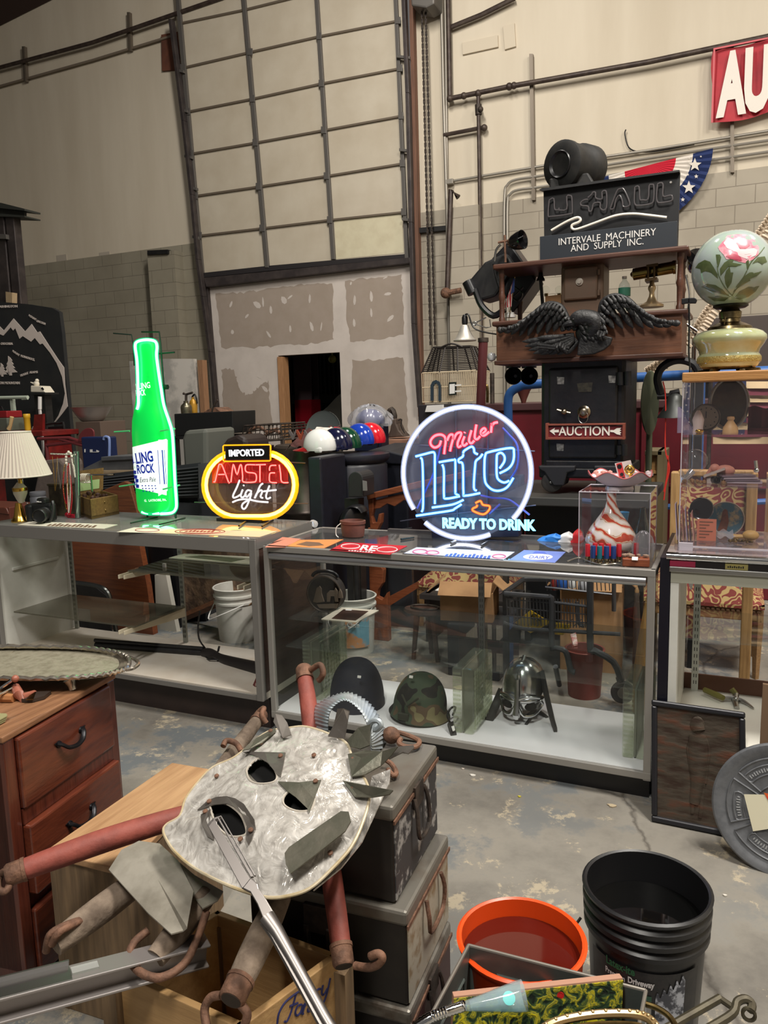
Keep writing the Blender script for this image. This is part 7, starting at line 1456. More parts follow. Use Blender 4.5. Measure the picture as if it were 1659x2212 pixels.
t=T('glass_vase','white and orange swirled glass vase with a narrow neck, inside the acrylic box','vase',at(1320,1200,Z=ZB));b=B();b.plathe(1320,[(30,1208),(40,1203),(50,1192),(54,1178),(51,1163),(42,1148),(31,1133),(20,1118),(13,1106),(10,1094),(10,1082),(11,1070),(11.5,1066),(9,1067),(8,1085)],VY,36);vz=min(p.z for p in b.v)
for p in b.v:p.z+=ZB-vz
t.loc=V((at(1320,1200,Y=VY).x,VY,ZB));t.o.location=t.loc;t.p('vase',b,nodemat('swirled_glass',swirl))
DYs=AYf+.13;t=T('ruffled_dish','white ruffled dish with a pink edge on top of the acrylic box','dish',at(1338,1055,Y=DYs));c=at(1338,1052,Y=DYs);c.z=AZ
b=B();pk=mpp(c)
b.grid(lambda u,v:c+V(((22+44*v)*pk*math.cos(2*PI*u),(22+44*v)*pk*.85*math.sin(2*PI*u),.012+.052*v**1.6+.012*v*v*math.sin(2*PI*u*6))),72,8);b.lathe([(30*pk,0),(28*pk,.012),(0,.012)],c,I3,30);t.p('bowl',b,mat('white_milk_glass',(216,206,212),.15,coat=.4))
b=B();b.tube([c+V((66*pk*math.cos(a),66*pk*.85*math.sin(a),.064+.012*math.sin(6*a)))for a in[2*PI*k/72 for k in range(72)]],.0025,6,True);t.p('edge',b,mat('pink_edge',(190,96,96),.3))
t=T('label_card','white and red striped card standing in the ruffled dish','card',c+V((.01,0,.03)));b=B();P=[at(x,y,Y=DYs-.01)for x,y in((1328,1001),(1362,994),(1374,1034),(1338,1040))];b.prism(P,(0,.003,0));t.p('card',b,mat('card_white',(222,206,202),.5));b=B();b.prism([at(x,y,Y=DYs-.012)for x,y in((1331,1002),(1343,999),(1352,1036),(1340,1039))],(0,.001,0));t.p('red_stripe',b,mat('stripe_red',(200,50,50),.5));b=B()
for x,y,r in((1338,1008,5),(1343,1025,4),(1346,1033,3)):b.ppoly([(x+r*math.cos(a),y+r*math.sin(a))for a in[2*PI*k/16 for k in range(16)]],DYs-.014,.001)
t.p('dark_dot',b,blkp)
b=B();c2=at(1360,1015,Y=DYs-.02);b.tube([c2+V((.017*math.cos(a),0,.017*math.sin(a)))for a in[2*PI*k/24 for k in range(24)]],.004,6,True);b.ball(c2,(.012,.004,.012));b.tube([c2+V((.004,0,-.018)),c2+V((.006,.0,-.04))],.007,6);one('gold_watch','round gold watch leaning on the striped card','watch',b,gold)
for lab,q,m in(('crumpled pink wrapped sweets, left in the ruffled dish',(1302,1024),mat('wrap_pink',(206,150,140),.3)),('crumpled clear wrapped sweets, right in the ruffled dish',(1388,1026),mat('wrap_clear',(210,196,200),.2))):
 b=B();c2=at(*q,Y=DYs)
 for k in range(6):b.ball(c2+V((random.uniform(-.03,.03),random.uniform(-.02,.02),random.uniform(-.012,.008))),(random.uniform(.01,.022),.012,.01),rotz(k),7)
 one('sweets',lab,'sweets',b,m,kind='stuff')
b=B();b.plathe(1346,[(9,1130),(12,1112),(13,1106),(12,1107),(9,1128)],AYb+.06);q=at(1346,1130,Y=AYb+.06);b.rod(q,V((q.x,q.y,ZB)),.02);one('blue_cup','bright blue cup behind the acrylic box','cup',b,mat('cyan_cup',(60,160,210),.4))
t=T('green_bottle','dark green glass bottle behind the acrylic box','bottle',at(1388,1150,Y=AYb+.06));b=B();b.plathe(1388,[(17,1185),(17,1152),(15,1140),(9,1120),(6,1104),(6.5,1100),(6,1096)],AYb+.06);zm=min(p.z for p in b.v)
for p in b.v:p.z=max(p.z,ZB)
t.p('bottle',b,mat('bottle_green',(14,52,34),.1,coat=.5))
shg='shotgun shells in front of the acrylic box';shell_cols={'red':(176,34,46),'blue':(30,54,110),'teal':(24,96,110)}
for k,(x,y,col_,ab)in enumerate(((1269,1212,'red','left end of the front shell row'),(1281,1216,'blue','first blue one from the left'),(1295,1217,'teal','only teal one'),(1310,1217,'blue','middle blue one, right of the teal shell'),(1325,1217,'blue','rightmost blue one'),(1337,1212,'red','right end of the front shell row'),(1288,1206,'red','back row behind the teal shell'),(1302,1206,'red','back row behind the middle blue shell'),(1318,1206,'red','back row behind the rightmost blue shell'),(1378,1203,'red','alone beside the plastic bag'))):
 c=at(x,y,Z=ZB);c.y=min(c.y,AYf-.012)if k!=9 else AYf+.03;t=T('shotgun_shell','%s plastic shotgun shell, %s'%(col_,ab),'shotgun shell',c,shg)
 b=B();b.lathe([(.0115,0),(.0115,.003),(.0102,.004),(.0102,.02)],c,I3,16);t.p('base',b,mat('shell_brass',(160,146,120),.25,1.0));b=B();b.lathe([(.0101,.02),(.0101,.066),(.009,.069),(0,.068)],c,I3,16);t.p('hull',b,mat('shell_'+col_,shell_cols[col_],.35))
c=at(1372,1224,Z=ZB);b=B();b.obox(c+V((0,.02,.016)),(.1,.055,.032),rotz(.12));t=T('trinket_block','small reddish wooden block with scraps on top at the case corner','wooden block',c);t.p('block',b,wood('red_block',(140,74,46),(112,56,36),'X',.4),.004);b=B();b.obox(c+V((.0,-.012,.034)),(.022,.002,.014),Mx.Rotation(-.6,3,'X'));t.p('price_tag',b,white)
b=B()
for k in range(7):b.ball(c+V((random.uniform(-.045,.04),.02+random.uniform(-.015,.015),.04)),(random.uniform(.008,.016),.01,.006),rotz(k),7)
one('scraps','small tan scraps on the reddish wooden block','scraps',b,mat('scrap_tan',(140,116,100),.6),kind='stuff')
c=at(1388,1200,Z=ZB);c.y=AYf+.05;b=B();b.grid(lambda u,v:c+V(((.036+.01*math.sin(u*40))*math.cos(2*PI*u)*math.sin(PI*(v*.7+.02))+.01,(.03+.008*math.sin(u*31))*math.sin(2*PI*u)*math.sin(PI*(v*.7+.02)),.04+.075*math.cos(PI*v*.7)+.004*math.sin(u*50+v*20))),30,8);one('plastic_bag','crumpled clear plastic bag beside the swirled vase','bag',b,pane('bag_film',(.86,.86,.88),1.5,.2,(.7,.7,.72),.2))
b=B();b.tube(smooth([at(1225,1213,Z=ZB+.003),at(1250,1205,Z=ZB+.01),at(1270,1212,Z=ZB+.004),at(1300,1220,Z=ZB+.004),at(1330,1218,Z=ZB+.004),at(1345,1222,Z=ZB+.003)],5),.0035,6);one('wrist_chain','dark silver chain lying in front of the shotgun shells','chain',b,galv)
for lab,x,y,c_,r in(('bright blue rag on the back edge of the middle case',1190,1168,(40,120,200),(.045,.02,.02)),('white rag on the back edge of the middle case',1220,1168,(220,216,214),(.036,.02,.026)),('red plastic lump on the back edge of the middle case',1244,1160,(200,30,34),(.025,.02,.035))):
 c=at(x,y,Z=ZB);c.y=3.48;q=at(x,y,Y=3.48);b=B();b.grid(lambda u,v:V((q.x,3.48,ZB))+V((r[0]*(1.2-.5*v)*(1+.25*math.sin(u*25+v*7))*math.cos(2*PI*u)*min(1,4*(1-v))+r[0]*.5*v,r[1]*math.sin(2*PI*u)*min(1,3*(1-v)),r[2]*1.9*v*(1-.3*math.sin(u*13)**2))),28,8);one('cloth_scrap',lab,'cloth',b,mat('rag_%d'%c_[0],c_,.6))
    # ---------------------------------------------------------------- clear tower with trinkets, right
TX0=at(1465,1190,Z=ZC).x;TX1=.55;TY0=3.06;TY1=3.44;q=[at(1462,y,Y=TY0).z for y in(1186,1055,943,826)]
t=T('acrylic_tower','three-shelf clear acrylic display tower with a wooden top on the right counter','display tower',((TX0+TX1)/2,3.3,ZC));tz=q[3]
TXr=.115
for nm,bx_ in(('side_sheet',((TX0,TY0,ZC),(TX0+.004,TY1,tz))),('side_sheet',((TXr-.004,TY0,ZC),(TXr,TY1,tz))),('back_sheet',((TX0,TY1-.004,ZC),(TXr,TY1,tz))),('front_sheet',((TX0,TY0,ZC),(TXr,TY0+.003,tz))),('shelf',((TX0,TY0+.004,q[1]),(TXr,TY1,q[1]+.006))),('shelf',((TX0,TY0+.004,q[2]),(TXr,TY1,q[2]+.006))),('floor_sheet',((TX0,TY0,ZC+.012),(TXr,TY1,ZC+.02)))):
 b=B();b.box(*bx_);t.p(nm,b,acryl)
b=B();b.box((TX0-.004,TY0-.01,tz),(TXr+.2,TY1+.01,tz+.034));t.p('wooden_top',b,wood('tower_pine',(190,140,84),(166,116,66),'X',.45),.004)
b=B();b.box((TX0+.002,TY0-.012,ZC),(TX0+.05,TY0,ZC+.03));b.box((TX0,TY0-.008,ZC+.012),(TXr,TY0-.002,ZC+.018));t.p('hinge_track',b,mat('acrylic_edge',(190,184,194),.2));b=B()
for x,y in((TX0,TY0),(TXr,TY0),(TXr,TY1),(TX0,TY1)):b.rod((x,y,ZC),(x,y,tz),.0022,6)
t.p('polished_edge',b,mat('acrylic_edge',(190,184,194),.2))
b=B();b.rod(at(1632,995,Y=TY0-.01),at(1634,1012,Y=TY0-.01),.006,8);b.ball(at(1634,1016,Y=TY0-.01),.009);kk=t.p('lock',b,chrome)
zs2,zs1,zs0=q[2]+.006,q[1]+.006,ZC+.02
def tx(px,Y=3.3):return at(px,1000,Y=Y).x
b=B();x=tx(1482);b.prism([(x-.03,3.2,zs2),(x+.035,3.2,zs2),(x+.03,3.2,zs2+.004),(x-.022,3.2,zs2+.1),(x-.03,3.2,zs2+.1)],(0,.08,0));one('acrylic_stand','lilac bent acrylic stand on the top tower shelf','stand',b,pane('lilac_acrylic',(.8,.76,.9),1.5,.3,(.7,.62,.82)))
c=V((tx(1506,3.22),3.2,zs2));b=B();b.tube([c,c+V((0,0,.02)),c+V((0,0,.05)),c+V((0,0,.075)),c+V((0,0,.085))],[.02,.018,.022,.012,.006],9);one('porcelain_figurine','small white porcelain figurine on the top tower shelf','figurine',b,mat('bisque',(216,196,190),.5))
t=T('pocket_watch','round watch with a dark rim standing on the top tower shelf','watch',V((tx(1520),3.28,zs2)));c=V((tx(1522,3.3),3.3,zs2+.055));M_=basis((0,-1,.1));b=B();b.lathe([(0,-.01),(.05,-.01),(.054,0),(.05,.006),(.047,.004),(0,.004)],c,M_,30);t.p('case',b,mat('watch_case',(90,84,76),.3,.8));b=B();b.lathe([(0,.0045),(.046,.005)],c,M_,30);t.p('dial',b,mat('dial_cream',(150,140,124),.6));b=B()
for k in range(12):a=2*PI*k/12;b.obox(c+M_@V((.036*math.cos(a),.036*math.sin(a),.006)),(.004,.004,.01),M_)
b.obox(c+M_@V((0,.01,.007)),(.003,.026,.002),M_);t.p('numerals',b,blk)
b=B();b.ball(V((tx(1512),3.17,zs2+.008)),(.016,.012,.008));one('gold_nugget','little gold ring lump at the front of the top tower shelf','ring',b,gold)
t=T('hand_mirror','oval dark mirror in a glass rim on the top tower shelf','oval mirror',V((tx(1570),3.36,zs2)));c=V((tx(1570,3.38),3.38,zs2+.105));M_=basis((0,-1,.15))@Mx(((.7,0,0),(0,1,0),(0,0,1)));b=B();b.lathe([(0,0),(.09,0),(.092,.003)],c,M_,36);t.p('mirror',b,mat('dark_mirror',(60,50,40),.15,.3,(90,80,56),8));b=B();b.tube([c+M_@V((.098*math.cos(a),.098*math.sin(a),.0))for a in[2*PI*k/40 for k in range(40)]],.007,8,True);t.p('rim',b,clear if False else mat('glass_rim',(150,148,140),.1,.4))
b=B();c=V((tx(1575,3.2),3.2,zs2));b.lathe([(.028,0),(.026,.02),(.016,.035),(.01,.045),(.014,.052),(.012,.06),(0,.062)],c,I3,18);one('beige_bottle','squat beige bottle shape on the top tower shelf','bottle',b,mat('beige_resin',(206,166,116),.5))
b=B();b.grid(lambda u,v:V((tx(1612,3.35)+u*.12,3.36+.012*math.sin(u*12),zs2+.09*v+.006*math.sin(u*9))),10,4);b.box((tx(1612,3.35),3.34,zs2),(tx(1612,3.35)+.12,3.38,zs2+.01));one('velvet_pouch','maroon velvet piece on the top tower shelf','velvet',b,mat('maroon_velvet',(84,24,34),.9))
b=B();c=V((tx(1502,3.28),3.28,zs1));b.ball(c+V((0,0,.08)),.046,I3,20);t=T('glass_globe','round clear glass bulb flask on the middle tower shelf','glass bulb',c);t.p('bulb',b,pane('thin_glass',(.93,.93,.93),1.5,.05));b=B();b.tube([c+V((-.01,0,.038)),c+V((-.035,-.02,.008)),c+V((-.045,-.03,.006))],[.014,.01,.012],10);t.p('neck',b,mat('cut_glass',(200,200,200),.08,.3))
b=B();c=V((tx(1572),3.25,zs1));
for dx,dy in((-.03,-.01),(-.03,.01),(.012,-.01),(.012,.01)):b.rod(c+V((dx,dy,0)),c+V((dx,dy,.03)),.008,8)
b.ball(c+V((-.008,0,.045)),(.036,.02,.022));b.ball(c+V((-.045,0,.055)),(.018,.014,.016));b.tube([c+V((-.055,0,.055)),c+V((-.07,0,.03)),c+V((-.078,0,.01))],[.008,.006,.004],8);one('elephant_figurine','pink elephant figurine on the middle tower shelf','figurine',b,mat('pink_stone',(206,140,122),.5))
b=B();b.obox((tx(1545),3.22,zs1+.04),(.08,.06,.006),Mx.Rotation(-.4,3,'Y'));b.box((tx(1530),3.2,zs1),(tx(1530)+.05,3.25,zs1+.02));one('white_book','white card tilted on a tan box on the middle tower shelf','card',b,mat('card_grey_white',(190,176,168),.6))
b=B();c=V((tx(1550,3.18),3.18,zs1+.015));b.lathe([(.012,-.03),(.015,0),(.011,.001),(.008,-.02)],c,basis((.5,-1,0)),18);one('loupe','short black loupe tube on the middle tower shelf','loupe',b,blkp)
for k in range(4):
 b=B();b.obox((tx(1610,3.22)-.01*k,3.22,zs1+.006+.008*k),(.12,.07,.006),rotz(.1*k));one('coin_sleeve',['lowest','second','third','topmost'][k]+' plastic sleeve in the stack on the middle tower shelf','sleeve',b,mat('sleeve_%d'%(k%2),(120,104,116)if k%2 else(176,160,170),.25),group='plastic sleeves on the middle tower shelf')
b=B();x=tx(1510)
for k in range(22):b.ball((x+random.uniform(-.05,.1),3.2+random.uniform(-.03,.05),zs1+.006),random.uniform(.004,.009),I3,6)
one('beads_heap','heap of tan beads along the middle tower shelf','beads',b,mat('tan_bead',(150,112,76),.4),kind='stuff')
t=T('record_knob','black round disc knob standing on the pink ticket','disc',V((tx(1520),3.22,zs0)));c=V((tx(1519,3.24),3.24,at(1519,1099,Y=3.24).z));M_=basis((-.1,-1,.15));b=B();b.lathe([(0,-.01),(.04,-.01),(.045,0),(.042,.008),(.03,.003),(.02,.006),(0,.006)],c,M_,32);b.tube([c+V((0,.01,-.03)),V((c.x,3.25,zs0))],.008,6);t.p('disc',b,mat('gloss_black2',(14,14,18),.15,coat=.6));
t=T('claim_ticket','pink printed claim ticket at the bottom of the clear tower','ticket',V((tx(1525),3.17,zs0)));q0,q1=at(1505,1166,Y=3.17),at(1548,1122,Y=3.17);b=B();b.box((q0.x,3.17,zs0),(q1.x,3.173,q1.z));tk=t.p('ticket',b,mat('ticket_pink',(204,122,96),.7));b=B()
for k in range(6):z=q1.z-.012-k*.012;b.box((q0.x+.008,3.1685,z),(q1.x-.012-(k%3)*.012,3.1695,z+.0025))
t.p('printed_lines',b,inkb,parent=tk)
t=T('painted_plate','round painted plate with a brown rock under a blue sky, in the clear tower','plate',V((tx(1575),3.36,zs0)));c=V((tx(1572,3.38),3.38,at(1572,1121,Y=3.38).z));M_=basis((0,-1,.2));b=B();b.lathe([(0,0),(.062,0),(.068,.006),(.07,.005),(.068,-.004),(0,-.006)],c,M_,40);t.p('rim',b,mat('plate_white',(210,200,186),.3));b=B();b.lathe([(0,.002),(.06,.002),(.064,.005)],c,M_,40);t.p('painted_sky',b,mat('painted_sky',(84,130,150),.3,0,(206,190,150),14,.45,.55));b=B();b.prism([c+M_@V((x_,y_,.004))for x_,y_ in((-.03,-.05),(.005,-.05),(.012,-.01),(.006,.035),(-.004,.04),(-.012,.03),(-.018,-.01))],M_@V((0,0,.002)));t.p('painted_rock',b,mat('painted_rock',(140,84,60),.5,0,(96,60,48),30))
for k in range(6):
 b=B();x=tx(1468,3.2)+.012*k;b.prism([(x,3.16,zs0),(x+.04,3.16,zs0),(x+.012,3.16,zs0+.14-.008*k),(x+.008,3.16,zs0+.14-.008*k)][0:1]+[(x+.034,3.16,zs0),(x+.037,3.16,zs0),(x+.008,3.16,zs0+.14-.006*k),(x+.005,3.16,zs0+.14-.006*k)][0:0]+[(x+.003,3.16,zs0),(x-.022+.014,3.16,zs0+.14-.006*k),(x-.025+.014,3.16,zs0+.14-.006*k)],(0,.07,0));one('card_sleeve',['leftmost','second','third','fourth','fifth','rightmost'][k]+' upright plastic card sleeve leaning in the clear tower','sleeve',b,mat('cs_%d'%(k%3),[(176,166,196),(80,76,90),(200,150,140)][k%3],.25),group='card sleeves leaning in the tower')
b=B();c=V((tx(1628,3.22),3.22,zs0));b.ball(c+V((0,0,.02)),(.03,.02,.02));b.tube([c+V((-.02,0,.014)),c+V((-.06,0,.012))],[.008,.009],8);one('shell_pipe','tan carved shell with a stem at the bottom of the clear tower','shell',b,mat('tan_shell',(200,160,96),.5))
b=B();q=V((tx(1545,3.2),3.19,zs0));b.grid(lambda u,v:q+V((u*.08-v*.01,v*.05,.012+.02*v+.006*math.sin(u*14+v*6))),12,6);one('plastic_bag','flat clear plastic bag in front of the painted plate','bag',b,pane('bag_film2',(.86,.86,.88),1.5,.3,(.75,.72,.75),.2))
b=B()
for k in range(26):b.ball((tx(1600,3.2)+random.uniform(-.03,.05),3.17+random.uniform(-.015,.03),zs0+.005),(random.uniform(.004,.012),.006,.005),rotz(k),6)
one('costume_jewellery','tangle of brass and silver costume jewellery at the bottom of the clear tower','jewellery',b,brass,kind='stuff')
b=B();c=at(1425,1170,Z=ZC);c=at(1430,1165,Y=3.2);b.lathe([(.012,0),(.013,.02),(.009,.03),(0,.031)],(TX0-.012,3.2,ZC),I3,12);one('cork','small tan cork at the left corner of the right counter','cork',b,mat('cork_tan',(196,166,124),.7))
# ---------------------------------------------------------------- globe lamp
GYl=3.3;gz=tz+.034
t=T('globe_lamp','tall parlour oil lamp with a hand-painted rose globe on the wooden tower top','oil lamp',V((at(1580,700,Y=GYl).x,GYl,gz)))
cg=at(1581,582,Y=GYl);k_=mpp(cg);rg=82*k_;gx=cg.x
zz=lambda y:at(1580,y,Y=GYl).z
paint=mat('lamp_green_glass',(150,170,150),.12,0,(164,172,176),5,coat=.5)
pr=[(rg*math.sin(a),cg.z-rg*1.0*math.cos(a))for a in[.4+(PI-.75)*k/26 for k in range(27)]]
b=B();b.lathe(pr,(gx,GYl,0),I3,44);t.p('globe',b,paint)
def onsph(px,py,off=1.006):
 d=ray(px,py).normalized();oc=EYE-V((gx,GYl,cg.z));bq=oc.dot(d);cq=oc.dot(oc)-(rg*off)**2;di=bq*bq-cq;return EYE+d*(-bq-math.sqrt(max(di,0)))
def decal(pts,m,nm,off=1.006):
 c=(sum(p[0]for p in pts)/len(pts),sum(p[1]for p in pts)/len(pts));n=len(pts);b=B();vs=[];fs=[]
 rings=(1,.75,.5,.25)
 for s_ in rings:vs+=[onsph(c[0]+(x-c[0])*s_,c[1]+(y-c[1])*s_,off)for x,y in pts]
 vs.append(onsph(*c,off))
 for r in range(len(rings)-1):
  for i in range(n):fs.append((r*n+i,r*n+(i+1)%n,(r+1)*n+(i+1)%n,(r+1)*n+i))
 r=len(rings)-1
 for i in range(n):fs.append((r*n+i,r*n+(i+1)%n,len(vs)-1))
 b.add(vs,fs,True);t.p(nm,b,m)
def zl_(L):return[(1380+x/5.143,400+y/5.143)for x,y in L]
rose=mat('painted_rose',(206,110,130),.3,0,(224,176,184),30,.4,.65,coat=.4);rose2=mat('painted_rose_pale',(228,204,206),.3,coat=.4);rosed=mat('painted_rose_deep',(186,76,96),.3,coat=.4);leafm=mat('painted_leaf',(74,88,54),.3,0,(98,108,70),20,coat=.4)
decal(zl_([(880,690),(920,640),(980,560),(1080,545),(1180,545),(1280,600),(1335,690),(1330,780),(1260,830),(1180,865),(1110,850),(1050,830),(970,820),(940,770),(900,730)]),rose,'painted_rose')
decal(zl_([(940,640),(990,580),(1040,600),(1060,660),(1080,720),(1120,750),(1180,770),(1240,760),(1280,700),(1320,720),(1300,780),(1200,820),(1120,790),(1040,720),(980,700)]),rose2,'pale_petal',1.010)
decal(zl_([(1085,640),(1120,600),(1180,595),(1225,620),(1235,670),(1190,705),(1120,700)]),rosed,'rose_heart',1.012)
decal(zl_([(965,790),(1010,750),(1080,770),(1130,800),(1150,840),(1090,830),(1020,820)]),rosed,'deep_petal',1.012)
for L in([(625,920),(660,870),(730,830),(790,850),(830,910),(875,990),(880,1040),(820,980),(740,955),(690,975),(680,930)],[(855,770),(900,770),(915,800),(900,860),(880,920),(865,860)],[(905,1010),(900,930),(950,860),(1020,815),(1055,830),(1040,860),(1150,880),(1080,905),(980,910),(930,970)],[(950,1020),(970,950),(1010,905),(1020,970),(1050,970),(1030,1080),(985,1150),(960,1090)],[(1040,1200),(1090,1110),(1160,1020),(1230,970),(1370,955),(1310,1010),(1230,1030),(1240,1060),(1150,1110),(1080,1160)],[(1060,1250),(1120,1180),(1220,1130),(1340,1120),(1300,1180),(1220,1240),(1120,1275)],[(1190,850),(1220,825),(1225,880),(1205,950)],[(1260,870),(1320,800),(1400,790),(1425,850),(1370,880),(1320,850)],[(690,1130),(760,1095),(850,1110),(930,1160),(1020,1240),(920,1210),(800,1180)],[(760,1240),(870,1230),(1000,1250),(950,1290),(840,1290)]):decal(zl_(L),leafm,'painted_leaf',1.007)
for L in([(870,900),(890,1010),(960,1140),(1040,1230)],[(1200,950),(1130,1080),(1040,1220)],[(1395,690),(1340,760),(1250,850),(1210,930)]):
 b=B();P=smooth([onsph(x,y,1.004)for x,y in[zl_([p])[0]for p in L]],5);b.tube(P,.0016,5);t.p('painted_stem',b,leafm)
dm=mat('dark_gallery',(52,50,40),.35,.8);lb2=mat('lamp_brass',(136,122,90),.3,1.0,(90,80,58),40)
b=B();b.lathe([(30*k_,zz(666)),(36*k_,zz(662)),(35*k_,zz(655)),(26*k_,zz(650))],(gx,GYl,0),I3,36);t.p('globe_ring',b,dm)
b=B();b.lathe([(18*k_,zz(690)),(22*k_,zz(688)),(23*k_,zz(674)),(20*k_,zz(672)),(16*k_,zz(664))],(gx,GYl,0),I3,30);b.lathe([(46*k_,zz(712)),(44*k_,zz(706)),(32*k_,zz(700)),(22*k_,zz(696)),(20*k_,zz(688))],(gx,GYl,0),I3,36);t.p('burner',b,lb2)
b=B();b.rod(at(1567,684,Y=GYl-.06),at(1562,713,Y=GYl-.06),.0025,6);b.ball(at(1562,715,Y=GYl-.06),.006);b.ball(at(1562,692,Y=GYl-.07),.006);t.p('wick_key',b,lb2)
b=B();pr=[(58,792),(62,786),(64,778),(64,770),(60,764),(62,756),(70,744),(75,734),(74,726),(66,718),(54,713),(40,711)];b.lathe([(w_*k_,zz(y))for w_,y in pr],(gx,GYl,0),I3,44);t.p('oil_font',b,mat('font_glass',(160,162,116),.1,0,(172,184,160),6,coat=.6))
b=B();b.lathe([(64.6*k_,zz(783)),(65.4*k_,zz(779)),(65.2*k_,zz(772)),(64*k_,zz(770))],(gx,GYl,0),I3,44);t.p('gilt_band',b,mat('gilt_band',(168,152,88),.4,.3,(140,124,70),60,bump=.5))
b=B();b.lathe([(50*k_,zz(797)),(54*k_,zz(795)),(56*k_,zz(791)),(52*k_,zz(789))],(gx,GYl,0),I3,40);t.p('foot_ring',b,lb2)
for a in range(4):
 an=a*PI/2+PI/4+.3;d=V((math.cos(an),math.sin(an),0));b=B();o=V((gx,GYl,0));b.tube(smooth([o+d*40*k_+V((0,0,zz(797))),o+d*52*k_+V((0,0,zz(799))),o+d*66*k_+V((0,0,gz+.006)),o+d*70*k_+V((0,0,gz+.006))],3),.008,7);t.p('foot',b,lb2)
b=B();b.rod((gx,GYl,gz+.012),(gx,GYl,zz(796)),30*k_,24);t.p('foot_plate',b,dm)
# ================================================================ foreground
def frame3(a,bdir,up):return a
DZ=.75
F_=at(245,1455,Z=DZ);N_=at(4,1592,Z=DZ);e=(N_-F_);DL=e.length;e.normalize();n=V((-e.y,e.x,0))
if n.x<0:n=-n
mah=wood('mahogany',(96,46,32),(68,30,22),'Z',.32,4,coat=.25);mahf=wood('mahogany_front',(104,50,32),(72,32,24),'Y',.28,3,coat=.3);mahl=wood('mahogany_top',(150,108,76),(112,76,52),'Y',.5,4)
t=T('chest_of_drawers','small red-brown mahogany chest of drawers at the left edge','chest of drawers',F_+e*DL*.5-n*.2-V((0,0,DZ)))
def dp(u,d,z):return F_+e*u+n*d+V((0,0,z-DZ))
def dbox(b,u0,u1,d0,d1,z0,z1):
 P=[dp(u,d,z)for z in(z0,z1)for u,d in((u0,d0),(u1,d0),(u1,d1),(u0,d1))]
 return b.add(P,[(3,2,1,0),(4,5,6,7),(0,1,5,4),(1,2,6,5),(2,3,7,6),(3,0,4,7)])
b=B();dbox(b,-.0,DL,-.55,-.012,.06,DZ-.018);dbox(b,0,.035,-.55,0,0,DZ-.018);dbox(b,DL-.04,DL,-.55,0,0,DZ-.018);t.p('carcass',b,mah,.003)
b=B();dbox(b,-.006,DL+.004,-.56,.004,DZ-.018,DZ);t.p('top',b,mahl,.004)
def dz(px,py):q=onp(px,py,F_,n);return(q-F_).dot(e),q.z
(u0,zt_),(u1,_z)=dz(33,1594),dz(240,1476);zb_1=dz(50,1746)[1];zt2=dz(52,1782)[1]
hnd=mat('black_iron_pull',(26,26,30),.35,.6)
def drawer(z1,z0,d,hz):
 b=B();dbox(b,.036,DL-.042,-.3,.012+d,z0,z1);dr=t.p('drawer',b,mahf,.006)
 um=DL*.5;P=smooth([dp(um-.055,d+.014,hz+.012),dp(um-.046,d+.024,hz+.006),dp(um-.03,d+.032,hz-.008),dp(um,d+.036,hz-.014),dp(um+.03,d+.032,hz-.008),dp(um+.046,d+.024,hz+.006),dp(um+.055,d+.014,hz+.012)],3)
 b=B();b.tube(P,.0058,8,sx=1.3);t.p('handle',b,hnd,parent=dr)
 for s_ in(-1,1):
  b=B();b.lathe([(.011,0),(.01,.005),(.004,.008)],dp(um+s_*.05,d+.012,hz+.008),basis(n),12);b.prism([dp(um+s_*.05,d+.0125,hz+.018),dp(um+s_*.068,d+.0125,hz+.016),dp(um+s_*.05,d+.0125,hz-.002)],n*.003);t.p('rosette',b,hnd,parent=dr)
h_=zt_-zb_1;gap=zb_1-zt2
drawer(zt_,zb_1,0,(zt_+zb_1)/2+.01);drawer(zt2,zt2-h_,.013,zt2-h_*.42);drawer(zt2-h_-gap,zt2-2*h_-gap,0,zt2-1.45*h_-gap)
b=B();dbox(b,.036,DL-.042,-.02,.004,zt2+.002,zb_1-.002);t.p('divider',b,mah)
# tray
TZ=DZ+.036;TC=(54,1433)
def tray_px(s_,k=0):return[(TC[0]+226*s_*(abs(math.cos(a))**.8)*math.copysign(1,math.cos(a)),TC[1]+35*s_*(abs(math.sin(a))**.8)*math.copysign(1,math.sin(a)))for a in[2*PI*i/60 for i in range(60)]]
silver=mat('tarnished_silver',(190,182,170),.25,.9,(164,156,144),30)
silv2=mat('engraved_silver',(176,170,150),.5,.55,(152,146,126),40,bump=.1,bscale=160)
t=T('serving_tray','large oval silver serving tray on the mahogany chest','tray',at(*TC,Z=DZ));O1=[at(x,y,Z=TZ+.012)for x,y in tray_px(1)];O2=[at(x,y,Z=TZ)for x,y in tray_px(.9)]
b=B();k=len(O1);vs=O1+O2+[p+V((0,0,-.004))for p in O2]+[p+V((0,0,-.004))for p in O1];fs=[(i,(i+1)%k,k+(i+1)%k,k+i)for i in range(k)]+[(2*k+i,2*k+(i+1)%k,3*k+(i+1)%k,3*k+i)for i in range(k)]+[(i,(i+1)%k,3*k+(i+1)%k,3*k+i)for i in range(k)];b.add(vs,fs,True);t.p('rim',b,silver)
b=B();b.add(O2+[p+V((0,0,-.004))for p in O2],[tuple(range(k)),tuple(range(2*k-1,k-1,-1))]);t.p('plate',b,silv2)
b=B();b.tube([p+V((0,0,.004+.003*math.sin(i*2.1)))for i,p in enumerate(smooth(O1,3,True))],.0065,6,True);t.p('ornate_edge',b,silver)
b=B();q=O1[0];d_=(O1[0]-at(*TC,Z=TZ)).normalized();b.tube(smooth([O1[3],O1[2]+d_*.02,q+d_*.03,O1[-2]+d_*.02,O1[-4]],4),.006,7);t.p('handle',b,silver)
